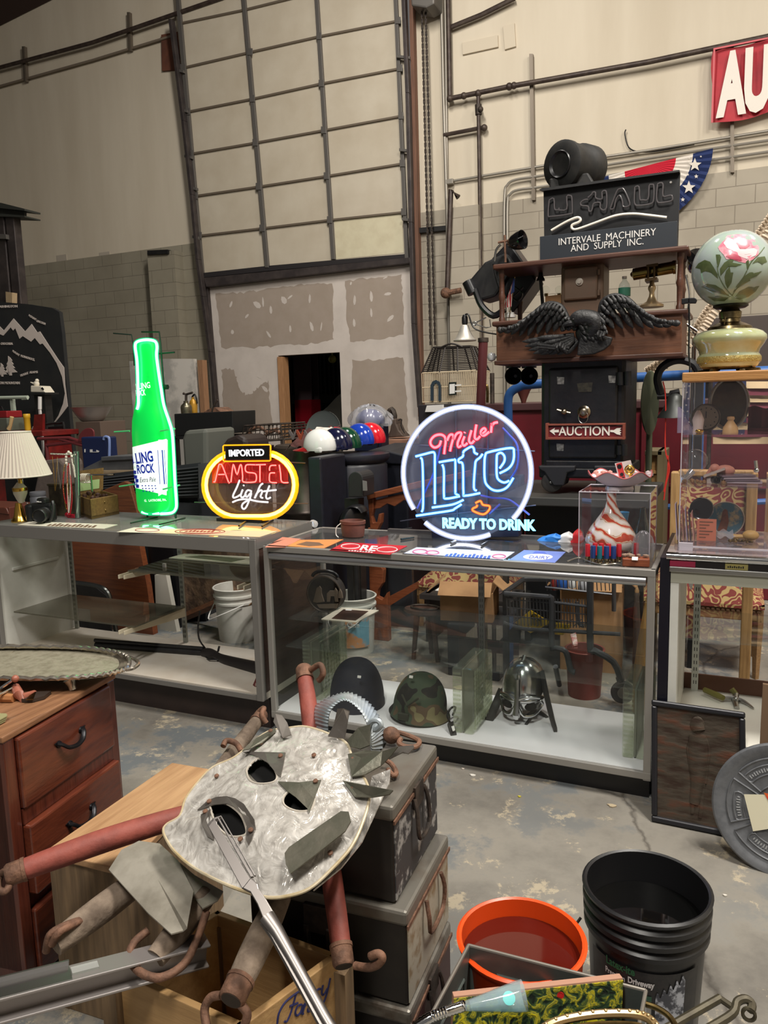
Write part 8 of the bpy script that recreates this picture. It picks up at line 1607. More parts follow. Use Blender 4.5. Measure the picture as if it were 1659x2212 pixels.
for px,py in((150,1478),(20,1420)):
 b=B();q=at(px,py-10,Z=TZ-.004);q2=V((q.x,q.y,DZ+.001));b.tube([q,q.lerp(q2,.6)+n*.006,q2+n*.01],[.02,.012,.012],8);t.p('claw_foot',b,silver)
    # things on the chest
b=B();b.tube([at(-20,1500,Z=DZ+.03),at(24,1470,Z=DZ+.06)],.006,8);t=T('corkscrew','chrome lever tool with a pink wooden ball at the left edge','tool',at(0,1495,Z=DZ));t.p('lever',b,chrome);b=B();b.ball(at(33,1466,Z=DZ+.065),.011);t.p('ball',b,mat('pink_wood',(158,96,78),.4))
t=T('smoking_pipe','pinkish wooden pipe bowl with a chrome edge lying on the chest','pipe',at(40,1505,Z=DZ));b=B();b.tube([at(33,1483,Z=DZ+.035),at(40,1500,Z=DZ+.02),at(46,1508,Z=DZ+.012),at(75,1496,Z=DZ+.008)],[.012,.016,.013,.008],10);t.p('bowl',b,_mc['pink_wood']);b=B();b.tube([at(-5,1502,Z=DZ+.03),at(34,1482,Z=DZ+.037)],.004,6);t.p('stem',b,chrome)
b=B();b.tube([at(-10,1506,Z=DZ+.012),at(30,1508,Z=DZ+.012)],[.016,.013],8);one('wooden_spindle','pale wooden spindle beside the pipe on the chest','spindle',b,mat('spindle_wood',(166,112,70),.5))
t=T('carved_slip','flat dark carved strip with a brass band on the chest','strip',at(75,1500,Z=DZ));b=B();b.prism([at(x,y,Z=DZ+.012)for x,y in((46,1510),(66,1494),(110,1492),(96,1503),(70,1510))],(0,0,-.01));t.p('strip',b,mat('dark_strip',(52,42,36),.5));b=B();b.prism([at(x,y,Z=DZ+.0135)for x,y in((56,1511),(68,1496),(78,1494),(72,1510))],(0,0,-.002));t.p('band',b,brass)
b=B();q=[at(x,y,Z=DZ+.016)for x,y in((-20,1540),(14,1541),(16,1546),(-10,1560))]
for k in range(3):b.prism([p+V((0,0,-.005*k))+e*.004*k for p in q],(0,0,-.003))
one('banknotes','small pile of greenish notes at the front edge of the chest','notes',b,mat('note_green',(140,136,96),.7))
# ---------------------------------------------------------------- stacked ammunition boxes
BZ=.72;bh=.236
nr_,fr_2,fl_2=at(870,1745,Z=BZ),at(945,1606,Z=BZ),at(640,1563,Z=BZ)
dx=(fl_2-fr_2);dx.z=0;wl=dx.length;dx.normalize();dyv=(nr_-fr_2);dl_=dyv.length;dyv=V((-dx.y,dx.x,0));dyv=dyv if dyv.y<0 else-dyv
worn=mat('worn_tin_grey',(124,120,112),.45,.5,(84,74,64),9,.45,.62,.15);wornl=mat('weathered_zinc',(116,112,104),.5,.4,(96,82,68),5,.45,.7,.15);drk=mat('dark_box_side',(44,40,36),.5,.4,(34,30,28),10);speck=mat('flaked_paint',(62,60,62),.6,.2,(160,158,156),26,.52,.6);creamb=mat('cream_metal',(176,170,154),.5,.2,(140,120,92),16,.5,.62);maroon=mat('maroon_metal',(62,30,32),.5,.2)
def ammobox(label,off,ztop,endm,lidm,hstyle,shift=0):
 t=T('ammunition_box',label,'metal box',fr_2+dx*(wl/2)+dyv*(dl_/2)+V((0,0,ztop-bh-BZ)),'stacked metal boxes')
 def q(u,v,z):return fr_2+dx*(u+off)+dyv*(v+shift)+V((0,0,z-BZ))
 def bx(b,u0,u1,v0,v1,z0,z1):
  P=[q(u,v,z)for z in(z0,z1)for u,v in((u0,v0),(u1,v0),(u1,v1),(u0,v1))];return b.add(P,[(3,2,1,0),(4,5,6,7),(0,1,5,4),(1,2,6,5),(2,3,7,6),(3,0,4,7)])
 z0=ztop-bh
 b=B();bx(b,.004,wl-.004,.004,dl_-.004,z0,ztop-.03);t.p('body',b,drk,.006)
 b=B();bx(b,.0015,.004,.01,dl_-.01,z0+.004,ztop-.04);t.p('end_plate',b,endm)
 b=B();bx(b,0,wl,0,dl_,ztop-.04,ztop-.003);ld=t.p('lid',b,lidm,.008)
 b=B();bx(b,-.003,.001,.0,dl_,ztop-.045,ztop-.036);t.p('lid_rim',b,rust,parent=ld)
 b=B();m_=dl_*.5;zc_=ztop-.1
 if hstyle=='D':
  b.tube(smooth([q(-.006,m_-.07,zc_+.05),q(-.014,m_-.075,zc_+.01),q(-.012,m_-.06,zc_-.04),q(-.012,m_+.03,zc_-.04),q(-.014,m_+.05,zc_+.01),q(-.006,m_+.045,zc_+.05)],4),.0055,7)
 else:
  b.tube(smooth([q(-.004,m_-.035,zc_+.05),q(-.012,m_-.04,zc_+.02),q(-.016,m_-.035,zc_-.045),q(-.016,m_+.035,zc_-.045),q(-.012,m_+.04,zc_+.02),q(-.004,m_+.035,zc_+.05)],4),.0055,7);bx(b,-.006,.002,m_-.03,m_+.03,zc_+.02,zc_+.075)
 t.p('handle',b,rust if hstyle=='D' else dkiron)
 b=B();bx(b,.0,wl*.05,dl_-.001,dl_+.004,z0,ztop-.05)if False else None
 b=B();bx(b,wl*.45,wl*.62,dl_-.004,dl_+.01,ztop-.1,ztop-.03);bx(b,wl*.45,wl*.48,dl_-.004,dl_+.014,ztop-.16,ztop-.08);bx(b,wl*.59,wl*.62,dl_-.004,dl_+.014,ztop-.16,ztop-.08);t.p('latch',b,dkiron,.003)
 return t
ammobox('topmost metal box of the stack, with a weathered zinc lid and flaking end',0,BZ,speck,wornl,'L')
ammobox('middle metal box of the stack, with a cream end and a big wire handle',-.03,BZ-bh-.001,creamb,wornl,'D',.012)
ammobox('lowest metal box of the stack, dark with a maroon end',-.035,BZ-2*bh-.002,maroon,worn,'L',.02)
# ---------------------------------------------------------------- crates
WZ=.46
A_,B_,C_2=at(97,1838,Z=WZ),at(372,1647,Z=WZ),at(470,1664,Z=WZ);D_2=A_+(C_2-B_)*1.5
crw=wood('crate_pine',(184,146,106),(156,118,82),'Y',.6,3);gryw=wood('grey_barn_wood',(130,106,78),(96,78,58),'Z',.8,4)
t=T('wooden_crate','long wooden crate with a tan board top, beside the mahogany chest','crate',(A_+C_2)*.5-V((0,0,WZ)))
b=B();b.prism([A_,B_,C_2,D_2],(0,0,-.02));t.p('top_board',b,crw,.003)
b=B()
def wall(b,p,q,z0,z1,th):d=(q-p).normalized();s_=V((-d.y,d.x,0))*th;P0,P1=V((p.x,p.y,z0)),V((q.x,q.y,z0));b.prism([P0,P1,P1+s_,P0+s_],(0,0,z1-z0));return b
cen=(A_+C_2)/2;sh=lambda p:cen+(p-cen)*.97
wall(b,sh(A_),sh(D_2),0,WZ-.02,.02);t.p('end_boards',b,gryw,.003);b=B();wall(b,sh(A_),sh(B_),0,WZ-.02,-.02);t.p('side_board',b,gryw);b=B();wall(b,sh(B_),sh(C_2),0,WZ-.02,-.02);t.p('end_boards',b,gryw);b=B();wall(b,sh(C_2),sh(D_2),0,WZ-.02,-.02);t.p('side_board',b,gryw)
FZ=.40
P1,P2,P3=at(520,2222,Z=FZ),at(735,2062,Z=FZ),at(470,1965,Z=FZ);P4=P1+(P3-P2);ply=wood('crate_ply',(182,146,98),(160,124,80),'X',.6,3)
t=T('fruit_crate','open pale wooden crate with blue script lettering in the front','crate',((P1+P3)/2)-V((0,0,FZ)))
b=B();wall(b,P1,P2,.12,FZ,.018);fb=t.p('lettered_board',b,ply,.002)
b=B();wall(b,P2,P3,.12,FZ+.0,.016);t.p('back_board',b,ply,.002);b=B();wall(b,P3,P4,.12,FZ,.016);t.p('side_board',b,ply,.002);b=B();wall(b,P4,P1,.12,FZ,.016);t.p('front_board',b,ply,.002)
b=B();b.prism([V((p.x,p.y,.12))for p in(P1,P2,P3,P4)],(0,0,.014));t.p('bottom',b,ply)
for p in(P1,P2,P3,P4):
 b=B();b.box((p.x-.02,p.y-.02,0),(p.x+.02,p.y+.02,FZ-.03));t.p('corner_post',b,gryw)
fn=V(((P2-P1).y,-(P2-P1).x,0)).normalized();ud=(P2-P1).normalized();L1=(P2-P1).length
nrm_side=fn if(EYE-P1).dot(fn)>0 else-fn
b=B()
for L in([(470,1335),(480,1270),(520,1200),(580,1150),(622,1124),(612,1142)],[(592,1140),(575,1200),(555,1270),(530,1322),(515,1320)],[(548,1226),(602,1204)],[(626,1214),(600,1225),(585,1265),(596,1285),(620,1260),(634,1212),(622,1264),(637,1274)],[(648,1202),(632,1266)],[(638,1240),(660,1200),(674,1206),(664,1254),(678,1256)],[(747,1114),(726,1120),(710,1160),(722,1186),(747,1164)],[(762,1090),(754,1140),(768,1150),(790,1110)],[(808,1045),(795,1110),(775,1180),(755,1215),(742,1206)]):b.tube(smooth([onp(440+x/2.9625,1760+y/2.9625,P1,nrm_side)for x,y in L],4),.0026,6)
t.p('script_lettering',b,mat('navy_script',(30,34,84),.6),parent=fb)
# straightedge bar
a,c=at(-60,2185,Z=.5),at(446,2052,Z=.44);d=(c-a).normalized();s_=d.cross(V((0,0,1))).normalized();h2=s_.cross(d)
t=T('level_bar','long grey metal I-shaped level bar crossing the bottom left corner','level',a.lerp(c,.5));b=B();M_=Mx((d,s_,h2)).transposed();L_=(c-a).length;m_=a.lerp(c,.5)
b.obox(m_+h2*.024,(L_,.05,.006),M_);b.obox(m_-h2*.022,(L_,.05,.006),M_);b.obox(m_,(L_,.008,.044),M_);t.p('beam',b,mat('dull_alu',(150,144,142),.35,.6),.002);b=B();b.obox(a.lerp(c,.2)+h2*.026,(L_*.36,.046,.008),M_);b.obox(a.lerp(c,.2)+h2*.034-s_*.022,(L_*.36,.004,.012),M_);t.p('machined_edge',b,mat('bright_alu',(190,190,192),.25,1.0));b=B();b.obox(a.lerp(c,.44)+h2*.026,(.05,.02,.012),M_);t.p('vial',b,pane('vial_glass',(.8,.85,.8),1.5,.2))
# ---------------------------------------------------------------- whippletrees
redw=mat('red_painted_wood',(150,76,64),.65,0,(116,58,50),10,.4,.7,.35,30,(1,1,1));greyw=mat('weathered_bar',(136,120,104),.85,0,(92,78,66),14,.4,.65,.5,40)
def wbar(label,pts,r,m,name='whippletree',cap=(True,True),hooks=()):
 t=T(name,label,'wooden bar',(pts[0]+pts[-1])/2,'wooden whippletrees with iron ends');b=B();P=smooth(pts,6)if len(pts)>2 else[pts[0].lerp(pts[1],k/10)for k in range(11)];N=len(P)
 b.tube(P,[r*(.86+.2*math.sin(PI*k/(N-1)))for k in range(N)],18);t.p('bar',b,m)
 for k,on_ in enumerate(cap):
  if not on_:continue
  q0,q1=(P[0],P[1])if k==0 else(P[-1],P[-2]);d_=(q0-q1).normalized();b=B();b.tube([q0-d_*.025,q0+d_*.012,q0+d_*.018],[r*.98,r*.96,r*.8],18);b.tube([q0-d_*.026,q0-d_*.018],r*1.04,18);t.p('iron_ferrule',b,rust);b=B();b.tube([q0+d_*.0175,q0+d_*.019],r*.72,18);t.p('hollow_end',b,mat('hollow_end_shade',(58,48,40),.9))  # dark disc painted in place of the shade inside the hollow end
 for h_ in hooks:
  b=B();b.tube(smooth(h_,5),[.0085]*(len(h_)*5-4)if False else.0085,10);t.p('iron_hook',b,rust)
 return t
a,c=at(30,1886,Z=.52),at(430,1752,Z=.56)
wbar('faded red wooden bar lying over the crate, with its iron hook at the left edge',[a,a.lerp(c,.5)+V((0,0,.006)),c],.027,redw,cap=(True,False),hooks=[[a+V((-.01,-.0,.0)),at(18,1880,Z=.535),at(0,1890,Z=.52),at(-4,1920,Z=.50),at(12,1925,Z=.495),at(22,1908,Z=.505)]])
a,c=at(657,1452,Y=1.80),at(740,2068,Y=1.30)
wbar('red wooden bar standing up behind the shell mask, hooked at both ends',[a,a.lerp(c,.5),c],.024,redw,hooks=[[a+V((.01,0,.0)),at(690,1436,Y=1.79),at(698,1452,Y=1.78),at(694,1464,Y=1.78),at(688,1470,Y=1.78)],[at(768,2086,Y=1.29),at(796,2090,Y=1.28),at(818,2082,Y=1.28),at(826,2068,Y=1.28),at(816,2060,Y=1.28),at(800,2066,Y=1.28)]])
a,c=at(562,1548,Y=1.95),at(440,1712,Y=1.62)
wbar('grey weathered bar sticking out above the crate top, far end with iron strap',[a,c],.022,greyw,cap=(True,False),hooks=[[a+V((0,0,.02)),at(570,1530,Y=1.95),at(566,1545,Y=1.93),at(575,1562,Y=1.93)],[at(482,1612,Y=1.74),at(490,1600,Y=1.76),at(510,1606,Y=1.76),at(522,1624,Y=1.74)]])
a,c=at(325,1885,Z=.5),at(118,2040,Z=.46)
wbar('grey weathered bar with a flattened end pointing to the bottom left',[a,c],.03,greyw,cap=(False,False),hooks=[[at(100,2055,Z=.45),at(108,2020,Z=.49),at(140,2000,Z=.5),at(172,1990,Z=.49),at(130,2012,Z=.5),at(112,2040,Z=.47)]])
a,c=at(450,1930,Z=.52),at(336,2070,Z=.47)
wbar('short grey bar with a big iron loop around its lower end',[a,c],.026,greyw,cap=(False,False),hooks=[[at(446,1970,Z=.51),at(425,2030,Z=.485),at(396,2084,Z=.475),at(345,2112,Z=.47),at(300,2098,Z=.472),at(280,2066,Z=.48),at(290,2036,Z=.49),at(320,2010,Z=.5)]])
a,c=at(606,1935,Z=.54),at(508,2142,Z=.48)
wbar('grey cracked bar with a round iron end cap, over the open crate',[a,c],.028,greyw,cap=(False,True),hooks=[[at(478,2150,Z=.47),at(455,2155,Z=.46),at(442,2180,Z=.44),at(446,2215,Z=.42)],[at(520,2170,Z=.46),at(534,2190,Z=.45),at(528,2215,Z=.43)]])
# sheet-tin scraps
tin=mat('old_tin_sheet',(168,162,150),.45,.3,(132,126,114),7,.4,.65,.2)
b=B();Q=[at(x,y,Z=z)for x,y,z in((235,1878,.55),(262,1836,.57),(300,1816,.575),(345,1822,.575),(384,1858,.57),(418,1925,.565),(404,2003,.54),(396,2010,.53),(370,2017,.53),(320,1972,.54))];cc=sum(Q,V())/len(Q)+V((0,0,.012));vs=Q+[cc]+[p+V((0,0,-.003))for p in Q]+[cc+V((0,0,-.003))];k=len(Q);b.add(vs,[(i,(i+1)%k,k)for i in range(k)]+[(k+1+i,k+1+(i+1)%k,2*k+1)for i in range(k)]+[(i,(i+1)%k,k+1+(i+1)%k,k+1+i)for i in range(k)],True);one('tin_scrap','pale bent sheet of tin with a pointed corner, left of the shell mask','tin sheet',b,tin)
b=B();b.prism([at(x,y,Z=z)for x,y,z in((385,1860,.548),(420,1890,.545),(482,1925,.54),(470,1945,.53),(438,1962,.53),(412,1930,.535))],(0,0,-.003));one('tin_scrap','darker tin flap tucked under the shell mask','tin sheet',b,tin)
# ---------------------------------------------------------------- shell mask
def mk(L):return[(340+x/2.676,1400+y/2.676)for x,y in L]
pt,pb,pl=at(700,1572,Z=.80),at(560,1930,Z=.625),at(355,1792,Z=.635);mn=(pb-pt).cross(pl-pt).normalized();mn=mn if mn.dot(EYE-pt)>0 else-mn
def mp_(px,py,off=0.0):return onp(px,py,pt+mn*off,mn)
OUT=mk([(35,1050),(60,1015),(130,970),(165,870),(240,770),(320,690),(430,640),(500,590),(570,530),(650,480),(760,462),(860,456),(1000,500),(1100,560),(1135,680),(1200,760),(1225,860),(1190,1000),(1120,1150),(1000,1285),(880,1390),(760,1432),(640,1442),(500,1405),(350,1345),(200,1262),(100,1175),(50,1100)])
OUT=[(p.x,p.y)for p in smooth([V((x,y,0))for x,y in OUT],5,True)]
holes=[mk([(515,715),(540,670),(590,637),(640,660),(676,700),(692,745),(670,775),(600,785),(540,768)]),mk([(725,885),(745,840),(800,806),(860,820),(905,865),(890,930),(820,945),(750,922)]),mk([(305,905),(350,900),(400,900),(470,950),(505,1010),(512,1075),(440,1092),(380,1064),(330,1000)])]
holes=[[(p.x,p.y)for p in smooth([V((x,y,0))for x,y in h],4,True)]for h in holes]
def inside(p,poly):
 r=False;j=len(poly)-1
 for i in range(len(poly)):
  if(poly[i][1]>p[1])!=(poly[j][1]>p[1])and p[0]<(poly[j][0]-poly[i][0])*(p[1]-poly[i][1])/(poly[j][1]-poly[i][1])+poly[i][0]:r=not r
  j=i
 return r
MC=mk([(620,930)])[0]
def bulge(r):return.05*(1-r*r)+.012*max(0,(r-.8)/.2)**2
def mrad(px,py):
 """normalised radius of a pixel inside the mask outline"""
 a=math.atan2(py-MC[1],px-MC[0]);best=None
 for i in range(len(OUT)):
  p,q=OUT[i],OUT[(i+1)%len(OUT)];dx_,dy_=math.cos(a),math.sin(a);ex,ey=q[0]-p[0],q[1]-p[1];den=dx_*ey-dy_*ex
  if abs(den)<1e-9:continue
  tt=((p[0]-MC[0])*ey-(p[1]-MC[1])*ex)/den;uu=((p[0]-MC[0])*dy_-(p[1]-MC[1])*dx_)/den
  if tt>0 and-1e-6<=uu<=1+1e-6 and(best is None or tt>best):best=tt
 return min(1,math.hypot(px-MC[0],py-MC[1])/best)if best else 1
def ms(px,py,off=0.0):return mp_(px,py,bulge(mrad(px,py))+off)
def nacre(nt,bs):
 N,L=nt.nodes,nt.links;tc=N.new('ShaderNodeTexCoord');n1=N.new('ShaderNodeTexNoise');n1.inputs['Scale'].default_value=16;n1.inputs['Detail'].default_value=6;n1.inputs['Distortion'].default_value=2.5;L.new(tc.outputs['Object'],n1.inputs[0])
 r=N.new('ShaderNodeValToRGB');e_=r.color_ramp.elements;e_[0].position=.3;e_[0].color=lin((158,153,146));e_[1].position=.7;e_[1].color=lin((224,220,214));x=e_.new(.5);x.color=lin((196,191,184));L.new(n1.outputs[0],r.inputs[0]);L.new(r.outputs[0],bs.inputs['Base Color'])
 bs.inputs['Roughness'].default_value=.24;bs.inputs['Metallic'].default_value=.25;bs.inputs['Coat Weight'].default_value=.4
 n2=N.new('ShaderNodeTexNoise');n2.inputs['Scale'].default_value=24;n2.inputs['Detail'].default_value=3;n2.inputs['Distortion'].default_value=1.2;L.new(tc.outputs['Object'],n2.inputs[0]);bp=N.new('ShaderNodeBump');bp.inputs['Strength'].default_value=.6;bp.inputs['Distance'].default_value=.012;L.new(n2.outputs[0],bp.inputs['Height']);L.new(bp.outputs[0],bs.inputs['Normal'])
nac=nodemat('mother_of_pearl',nacre)
t=T('shell_mask','large pale mother-of-pearl face mask with riveted metal brows and spikes, on the metal boxes','mask',mp_(*MC,-.05))
NR,NA=56,len(OUT);vs=[];fs=[]
for r in range(NR+1):
 f=(r/NR)
 for(x,y)in OUT:vs.append((MC[0]+(x-MC[0])*f,MC[1]+(y-MC[1])*f,f))
keep=[]
for r in range(NR):
 for i in range(NA):
  ids=(r*NA+i,r*NA+(i+1)%NA,(r+1)*NA+(i+1)%NA,(r+1)*NA+i);c0=(sum(vs[k][0]for k in ids)/4,sum(vs[k][1]for k in ids)/4)
  if not any(inside(c0,h)for h in holes):keep.append(ids)
V3=[mp_(x,y,bulge(f))for x,y,f in vs];nv=len(V3)
b=B();b.add(V3,keep,True);o=t.p('shell',b,nac);m_=o.modifiers.new('thick','SOLIDIFY');m_.thickness=.004;m_.offset=-1
b=B();b.grid(lambda u,v:mp_(MC[0]+(OUT[int(u*NA+.5)%NA][0]-MC[0])*.97*v,MC[1]+(OUT[int(u*NA+.5)%NA][1]-MC[1])*.97*v,bulge(v)-.028-.02*(1-v)),NA,6);t.p('hole_shade',b,mat('hole_shade_black',(10,10,10),.9))  # black sheet added behind the holes, standing in for the shade inside
b=B();b.tube([mp_(x,y,bulge(1)-.002)for x,y in OUT],.0035,7,True);t.p('yellowed_rim',b,mat('yellowed_shell',(196,184,158),.4,0,(170,150,110),12))
for h in holes:
 b=B();b.tube([ms(x,y,-.001)for x,y in h],.0028,6,True);t.p('cut_edge',b,mat('cut_shell_edge',(176,168,156),.5))
olive=mat('olive_sheet_metal',(92,92,80),.45,.5,(112,108,96),12,.4,.65,.2);olive2=mat('greyed_sheet_metal',(128,122,116),.4,.6,(108,102,96),14)
def plate(nm,L,m,lift=.004,tiplift=0.0,tip=None,lab=None,flat=None):
 P=mk(L);Q=[]
 for x,y in P:
  r=mrad(x,y);d_=0
  if tip:d_=tiplift*max(0,1-math.hypot(x-mk([tip])[0][0],y-mk([tip])[0][1])/60.0)
  Q.append(mp_(x,y,(bulge(min(r,1))if flat is None else flat)+lift+d_))
 b=B();b.prism(Q,-mn*.0025);return t.p(nm,b,m,label=lab)
plate('brow_plate',[(490,598),(620,600),(740,603),(728,670),(712,742),(690,728),(640,664),(560,618)],olive2);plate('brow_plate',[(695,770),(820,775),(945,760),(905,870),(875,950),(868,928),(800,862),(745,822)],olive)
plate('mouth_ring',[(230,935),(290,880),(340,860),(400,855),(450,868),(500,900),(560,990),(566,1040),(545,1100),(525,1136),(510,1105),(516,1030),(485,955),(440,915),(400,899),(320,905),(270,925)],olive2);plate('mouth_ring',[(250,962),(290,940),(306,930),(302,1000),(330,1075),(325,1110),(285,1085),(256,1020)],olive2,.005)
plate('cheek_strip',[(735,1185),(760,1150),(900,1052),(1060,942),(1105,945),(1118,1000),(1085,1058),(930,1180),(770,1302),(742,1250)],olive,.012,flat=.036)
plate('crown_spike',[(670,425),(682,380),(720,388),(750,430),(774,500),(722,515)],olive2,.006,.05,(690,385));plate('crown_spike',[(490,592),(520,560),(570,520),(680,458),(684,480),(605,545),(530,582)],olive,.006,.02,(490,590));plate('crown_spike',[(1040,350),(1075,348),(1110,362),(1100,420),(1082,522),(986,508),(1020,440)],olive2,.012,.06,(1075,355));plate('crown_spike',[(1100,530),(1160,460),(1230,440),(1226,560),(1172,582),(1112,566)],olive,.008,.03,(1225,445));plate('crown_spike',[(1100,612),(1200,590),(1300,596),(1390,568),(1350,620),(1290,680),(1200,730),(1122,742)],olive,.01,.04,(1390,570));plate('crown_spike',[(1070,765),(1200,790),(1362,822),(1340,845),(1240,862),(1140,858)],olive,.008,.04,(1360,825));plate('crown_spike',[(1300,610),(1380,570),(1480,560),(1484,575),(1450,610),(1420,600),(1340,640)],olive2,.02,.02,(1480,565))
for x,y in((343,740),(712,623),(905,620),(300,887),(278,945),(540,1053),(1090,980),(1000,1185),(915,770),(1133,806),(1130,640),(1140,715),(1158,548),(728,496),(655,480),(598,550),(480,1105)):
 px,py=mk([(x,y)])[0];b=B();b.lathe([(.006,0),(.0055,.003),(.0025,.004),(0,.004)],mp_(px,py,bulge(mrad(px,py))+.006+(.008 if(x,y)==(1090,980)else 0)),basis(mn),10);t.p('rivet',b,rust)
b=B();b.prism([mp_(x,y,-.03)for x,y in mk([(1240,740),(1345,700),(1340,780),(1280,905),(1180,1120),(1060,1270),(900,1400),(1100,1150),(1200,960)])],-mn*.004);t.p('back_shell',b,nac)
# ribbed galvanised band arched over the mask
galvr=mat('ribbed_zinc',(186,196,202),.4,.35,(160,170,176),10)
outr=mk([(868,470),(876,400),(905,340),(960,300),(1040,265),(1110,256),(1190,290),(1250,345),(1295,420),(1316,500),(1320,600)]);innr=mk([(985,495),(985,430),(995,372),(1030,325),(1080,300),(1130,320),(1180,370),(1212,430),(1235,500),(1240,545),(1238,592)])
So=smooth([at(x,y,Y=1.72)for x,y in outr],10);Si=smooth([at(x,y,Y=1.60)for x,y in innr],10)
t=T('metal_band','ribbed galvanised metal band arched above the shell mask','metal band',So[0]);b=B();k=len(So);ctr=at(720,1560,Y=1.66)
vs=[];fs=[]
for i in range(k):
 w_=.003*math.sin(i*PI/1.5)
 for j in range(5):p=So[i].lerp(Si[i],j/4);vs.append(p+(p-ctr).normalized()*w_)
for i in range(k-1):
 for j in range(4):fs.append((i*5+j,(i+1)*5+j,(i+1)*5+j+1,i*5+j+1))
b.add(vs,fs,True);o=t.p('band',b,galvr);m_=o.modifiers.new('thick','SOLIDIFY');m_.thickness=.002
b=B();P=mk([(1225,560),(1222,470),(1240,425),(1275,420),(1292,445),(1270,470),(1250,470)]);b.tube(smooth([at(x,y,Y=1.57)for x,y in P],4),.007,8);t.p('clasp',b,galvr)
t=T('iron_clevis','rusty iron knob and curled hook on the zinc box lid behind the mask','iron fitting',at(870,1600,Z=BZ));b=B();b.ball(at(845,1588,Z=BZ+.025),(.024,.02,.022));t.p('knob',b,rust);b=B();b.tube(smooth([at(846,1578,Z=BZ+.03),at(880,1588,Z=BZ+.02),at(905,1600,Z=BZ+.012),at(900,1612,Z=BZ+.01),at(880,1614,Z=BZ+.012),at(862,1606,Z=BZ+.016),at(866,1596,Z=BZ+.02)],5),.0065,8);t.p('hook',b,rust)
b=B();b.tube(smooth([at(830,1640,Z=BZ+.02),at(845,1650,Z=BZ+.012),at(856,1668,Z=BZ+.01),at(850,1676,Z=BZ+.01),at(838,1662,Z=BZ+.012)],4),.006,8);one('rusty_lug','small rusty lug on the zinc box lid, right of the mask spikes','lug',b,rust)
# tongs
def tz7(L):return[(440+x/2.9625,1760+y/2.9625)for x,y in L]
t=T('serving_tongs','long stainless steel tongs with slotted jaws lying over the mask','tongs',ms(480,1860,.02));T0=ms(470,1770,.03);T1=ms(535,1920,.05);T2=at(690,2230,Z=.62);tn=(T1-T0).cross(T2-T0).normalized()
pl_n=(mn*.8+(EYE-T1).normalized()*.6).normalized();
def tq(x,y,off=0):px,py=tz7([(x,y)])[0];d0=(T1-T0).normalized();nn_=(T2-T1).normalized();w_=min(max((py-1925)/300,0),1);base=T1 if py>1925 else T0;nv_=pl_n;p0_=T1+(T2-T1)*0;return onp(px,py,T1+pl_n*off,pl_n)
stl=mat('stainless',(118,113,110),.38,.9)
b=B()
for L in([(22,62),(62,20),(84,44),(86,60),(304,420),(290,436),(245,472)],[(84,20),(94,12),(320,395),(300,400)],[(104,8),(112,4),(334,388),(322,392)]):b.prism([tq(x,y)for x,y in L],-pl_n*.006)
b.prism([tq(x,y)for x,y in((20,64),(66,16),(112,2),(110,12),(70,34),(34,78))],-pl_n*.012);t.p('slotted_jaw',b,stl,.001)
b=B();b.prism([tq(x,y,.002)for x,y in((245,470),(300,400),(345,440),(352,470),(400,540),(470,660),(440,690),(380,670),(340,570),(296,495))],-pl_n*.008);t.p('shoulder',b,stl,.002)
b=B();P=[tq(405,650),tq(470,740),tq(560,900),tq(660,1080),tq(770,1280),tq(830,1380)];b.tube(P,[.011,.009,.0075,.007,.007,.007],10,sx=1.5);side_=(P[-1]-P[0]).cross(pl_n).normalized();b.tube([p+side_*.012-pl_n*.01 for p in P],.006,8);t.p('handle',b,stl)
# ---------------------------------------------------------------- buckets
c=V((-.412,1.585,0));om=mat('orange_plastic',(228,78,24),.32);t=bucket('bucket','bright orange plastic bucket half full of dark water',c,.142,.372,om,ribs=())
b=B();b.prism([c+V((.134*math.cos(a),.134*math.sin(a),.325))for a in[2*PI*k/44 for k in range(44)]],(0,0,-.003));t2=one('water','dark reddish water in the orange bucket','water',b,mat('rusty_water',(84,22,14),.05,spec=.5))
c=V((-.168,1.872,0));bkm=mat('black_bucket_plastic',(26,26,28),.38);t=bucket('bucket','black sealer bucket with a torn printed label and dark water',c,.15,.385,bkm,ribs=(.92,.84,.76))
b=B();b.prism([c+V((.139*math.cos(a),.139*math.sin(a),.3))for a in[2*PI*k/44 for k in range(44)]],(0,0,-.003));one('water','black still water in the black sealer bucket','water',b,mat('black_water',(10,10,10),.03,spec=.6))
b=B();b.tube([c+V((-.155,-.03,.27)),c+V((-.175,-.06,.245)),c+V((-.16,-.09,.215))],.004,6);t.p('bail_handle',b,steel)
def rb(z):return.15*(.86+.12*z/.385)
def wrapc(b,off):
 for i,p in enumerate(b.v):a=p.x;r=rb(p.z)+off;b.v[i]=c+V((r*math.cos(a),r*math.sin(a),p.z))
 return b
bl_=mat('label_black',(30,30,32),.45,0,(44,42,42),40);b=B();b.grid(lambda u,v:V((-2.5+u*2.0,0,.03+.22*v)),30,4);lab_=t.p('label',wrapc(b,.003),bl_)
b=B();b.text('Latex-ite',(-2.13,0,.235),(1,0,0),(0,0,1),.5,.022,0,.03,n=(0,0,0));t.p('green_lettering',wrapc(b,.005),mat('label_green',(40,96,64),.5),parent=lab_)
b=B();b.text('Premium',(-2.15,0,.21),(1,0,0),(0,0,1),.36,.016,0,.02,n=(0,0,0));b.text('Driveway',(-1.74,0,.208),(1,0,0),(0,0,1),.42,.022,0,.04,n=(0,0,0));t.p('white_lettering',wrapc(b,.005),mat('label_white',(206,206,206),.5),parent=lab_)
b=B();b.grid(lambda u,v:V((-1.3+u*.5,0,.04+.2*v*(1-.25*(1-u))+.01*math.sin(u*30))),24,6);t.p('torn_white_paper',wrapc(b,.005),mat('torn_paper',(180,184,194),.6,0,(70,72,80),40,.45,.55),parent=lab_)
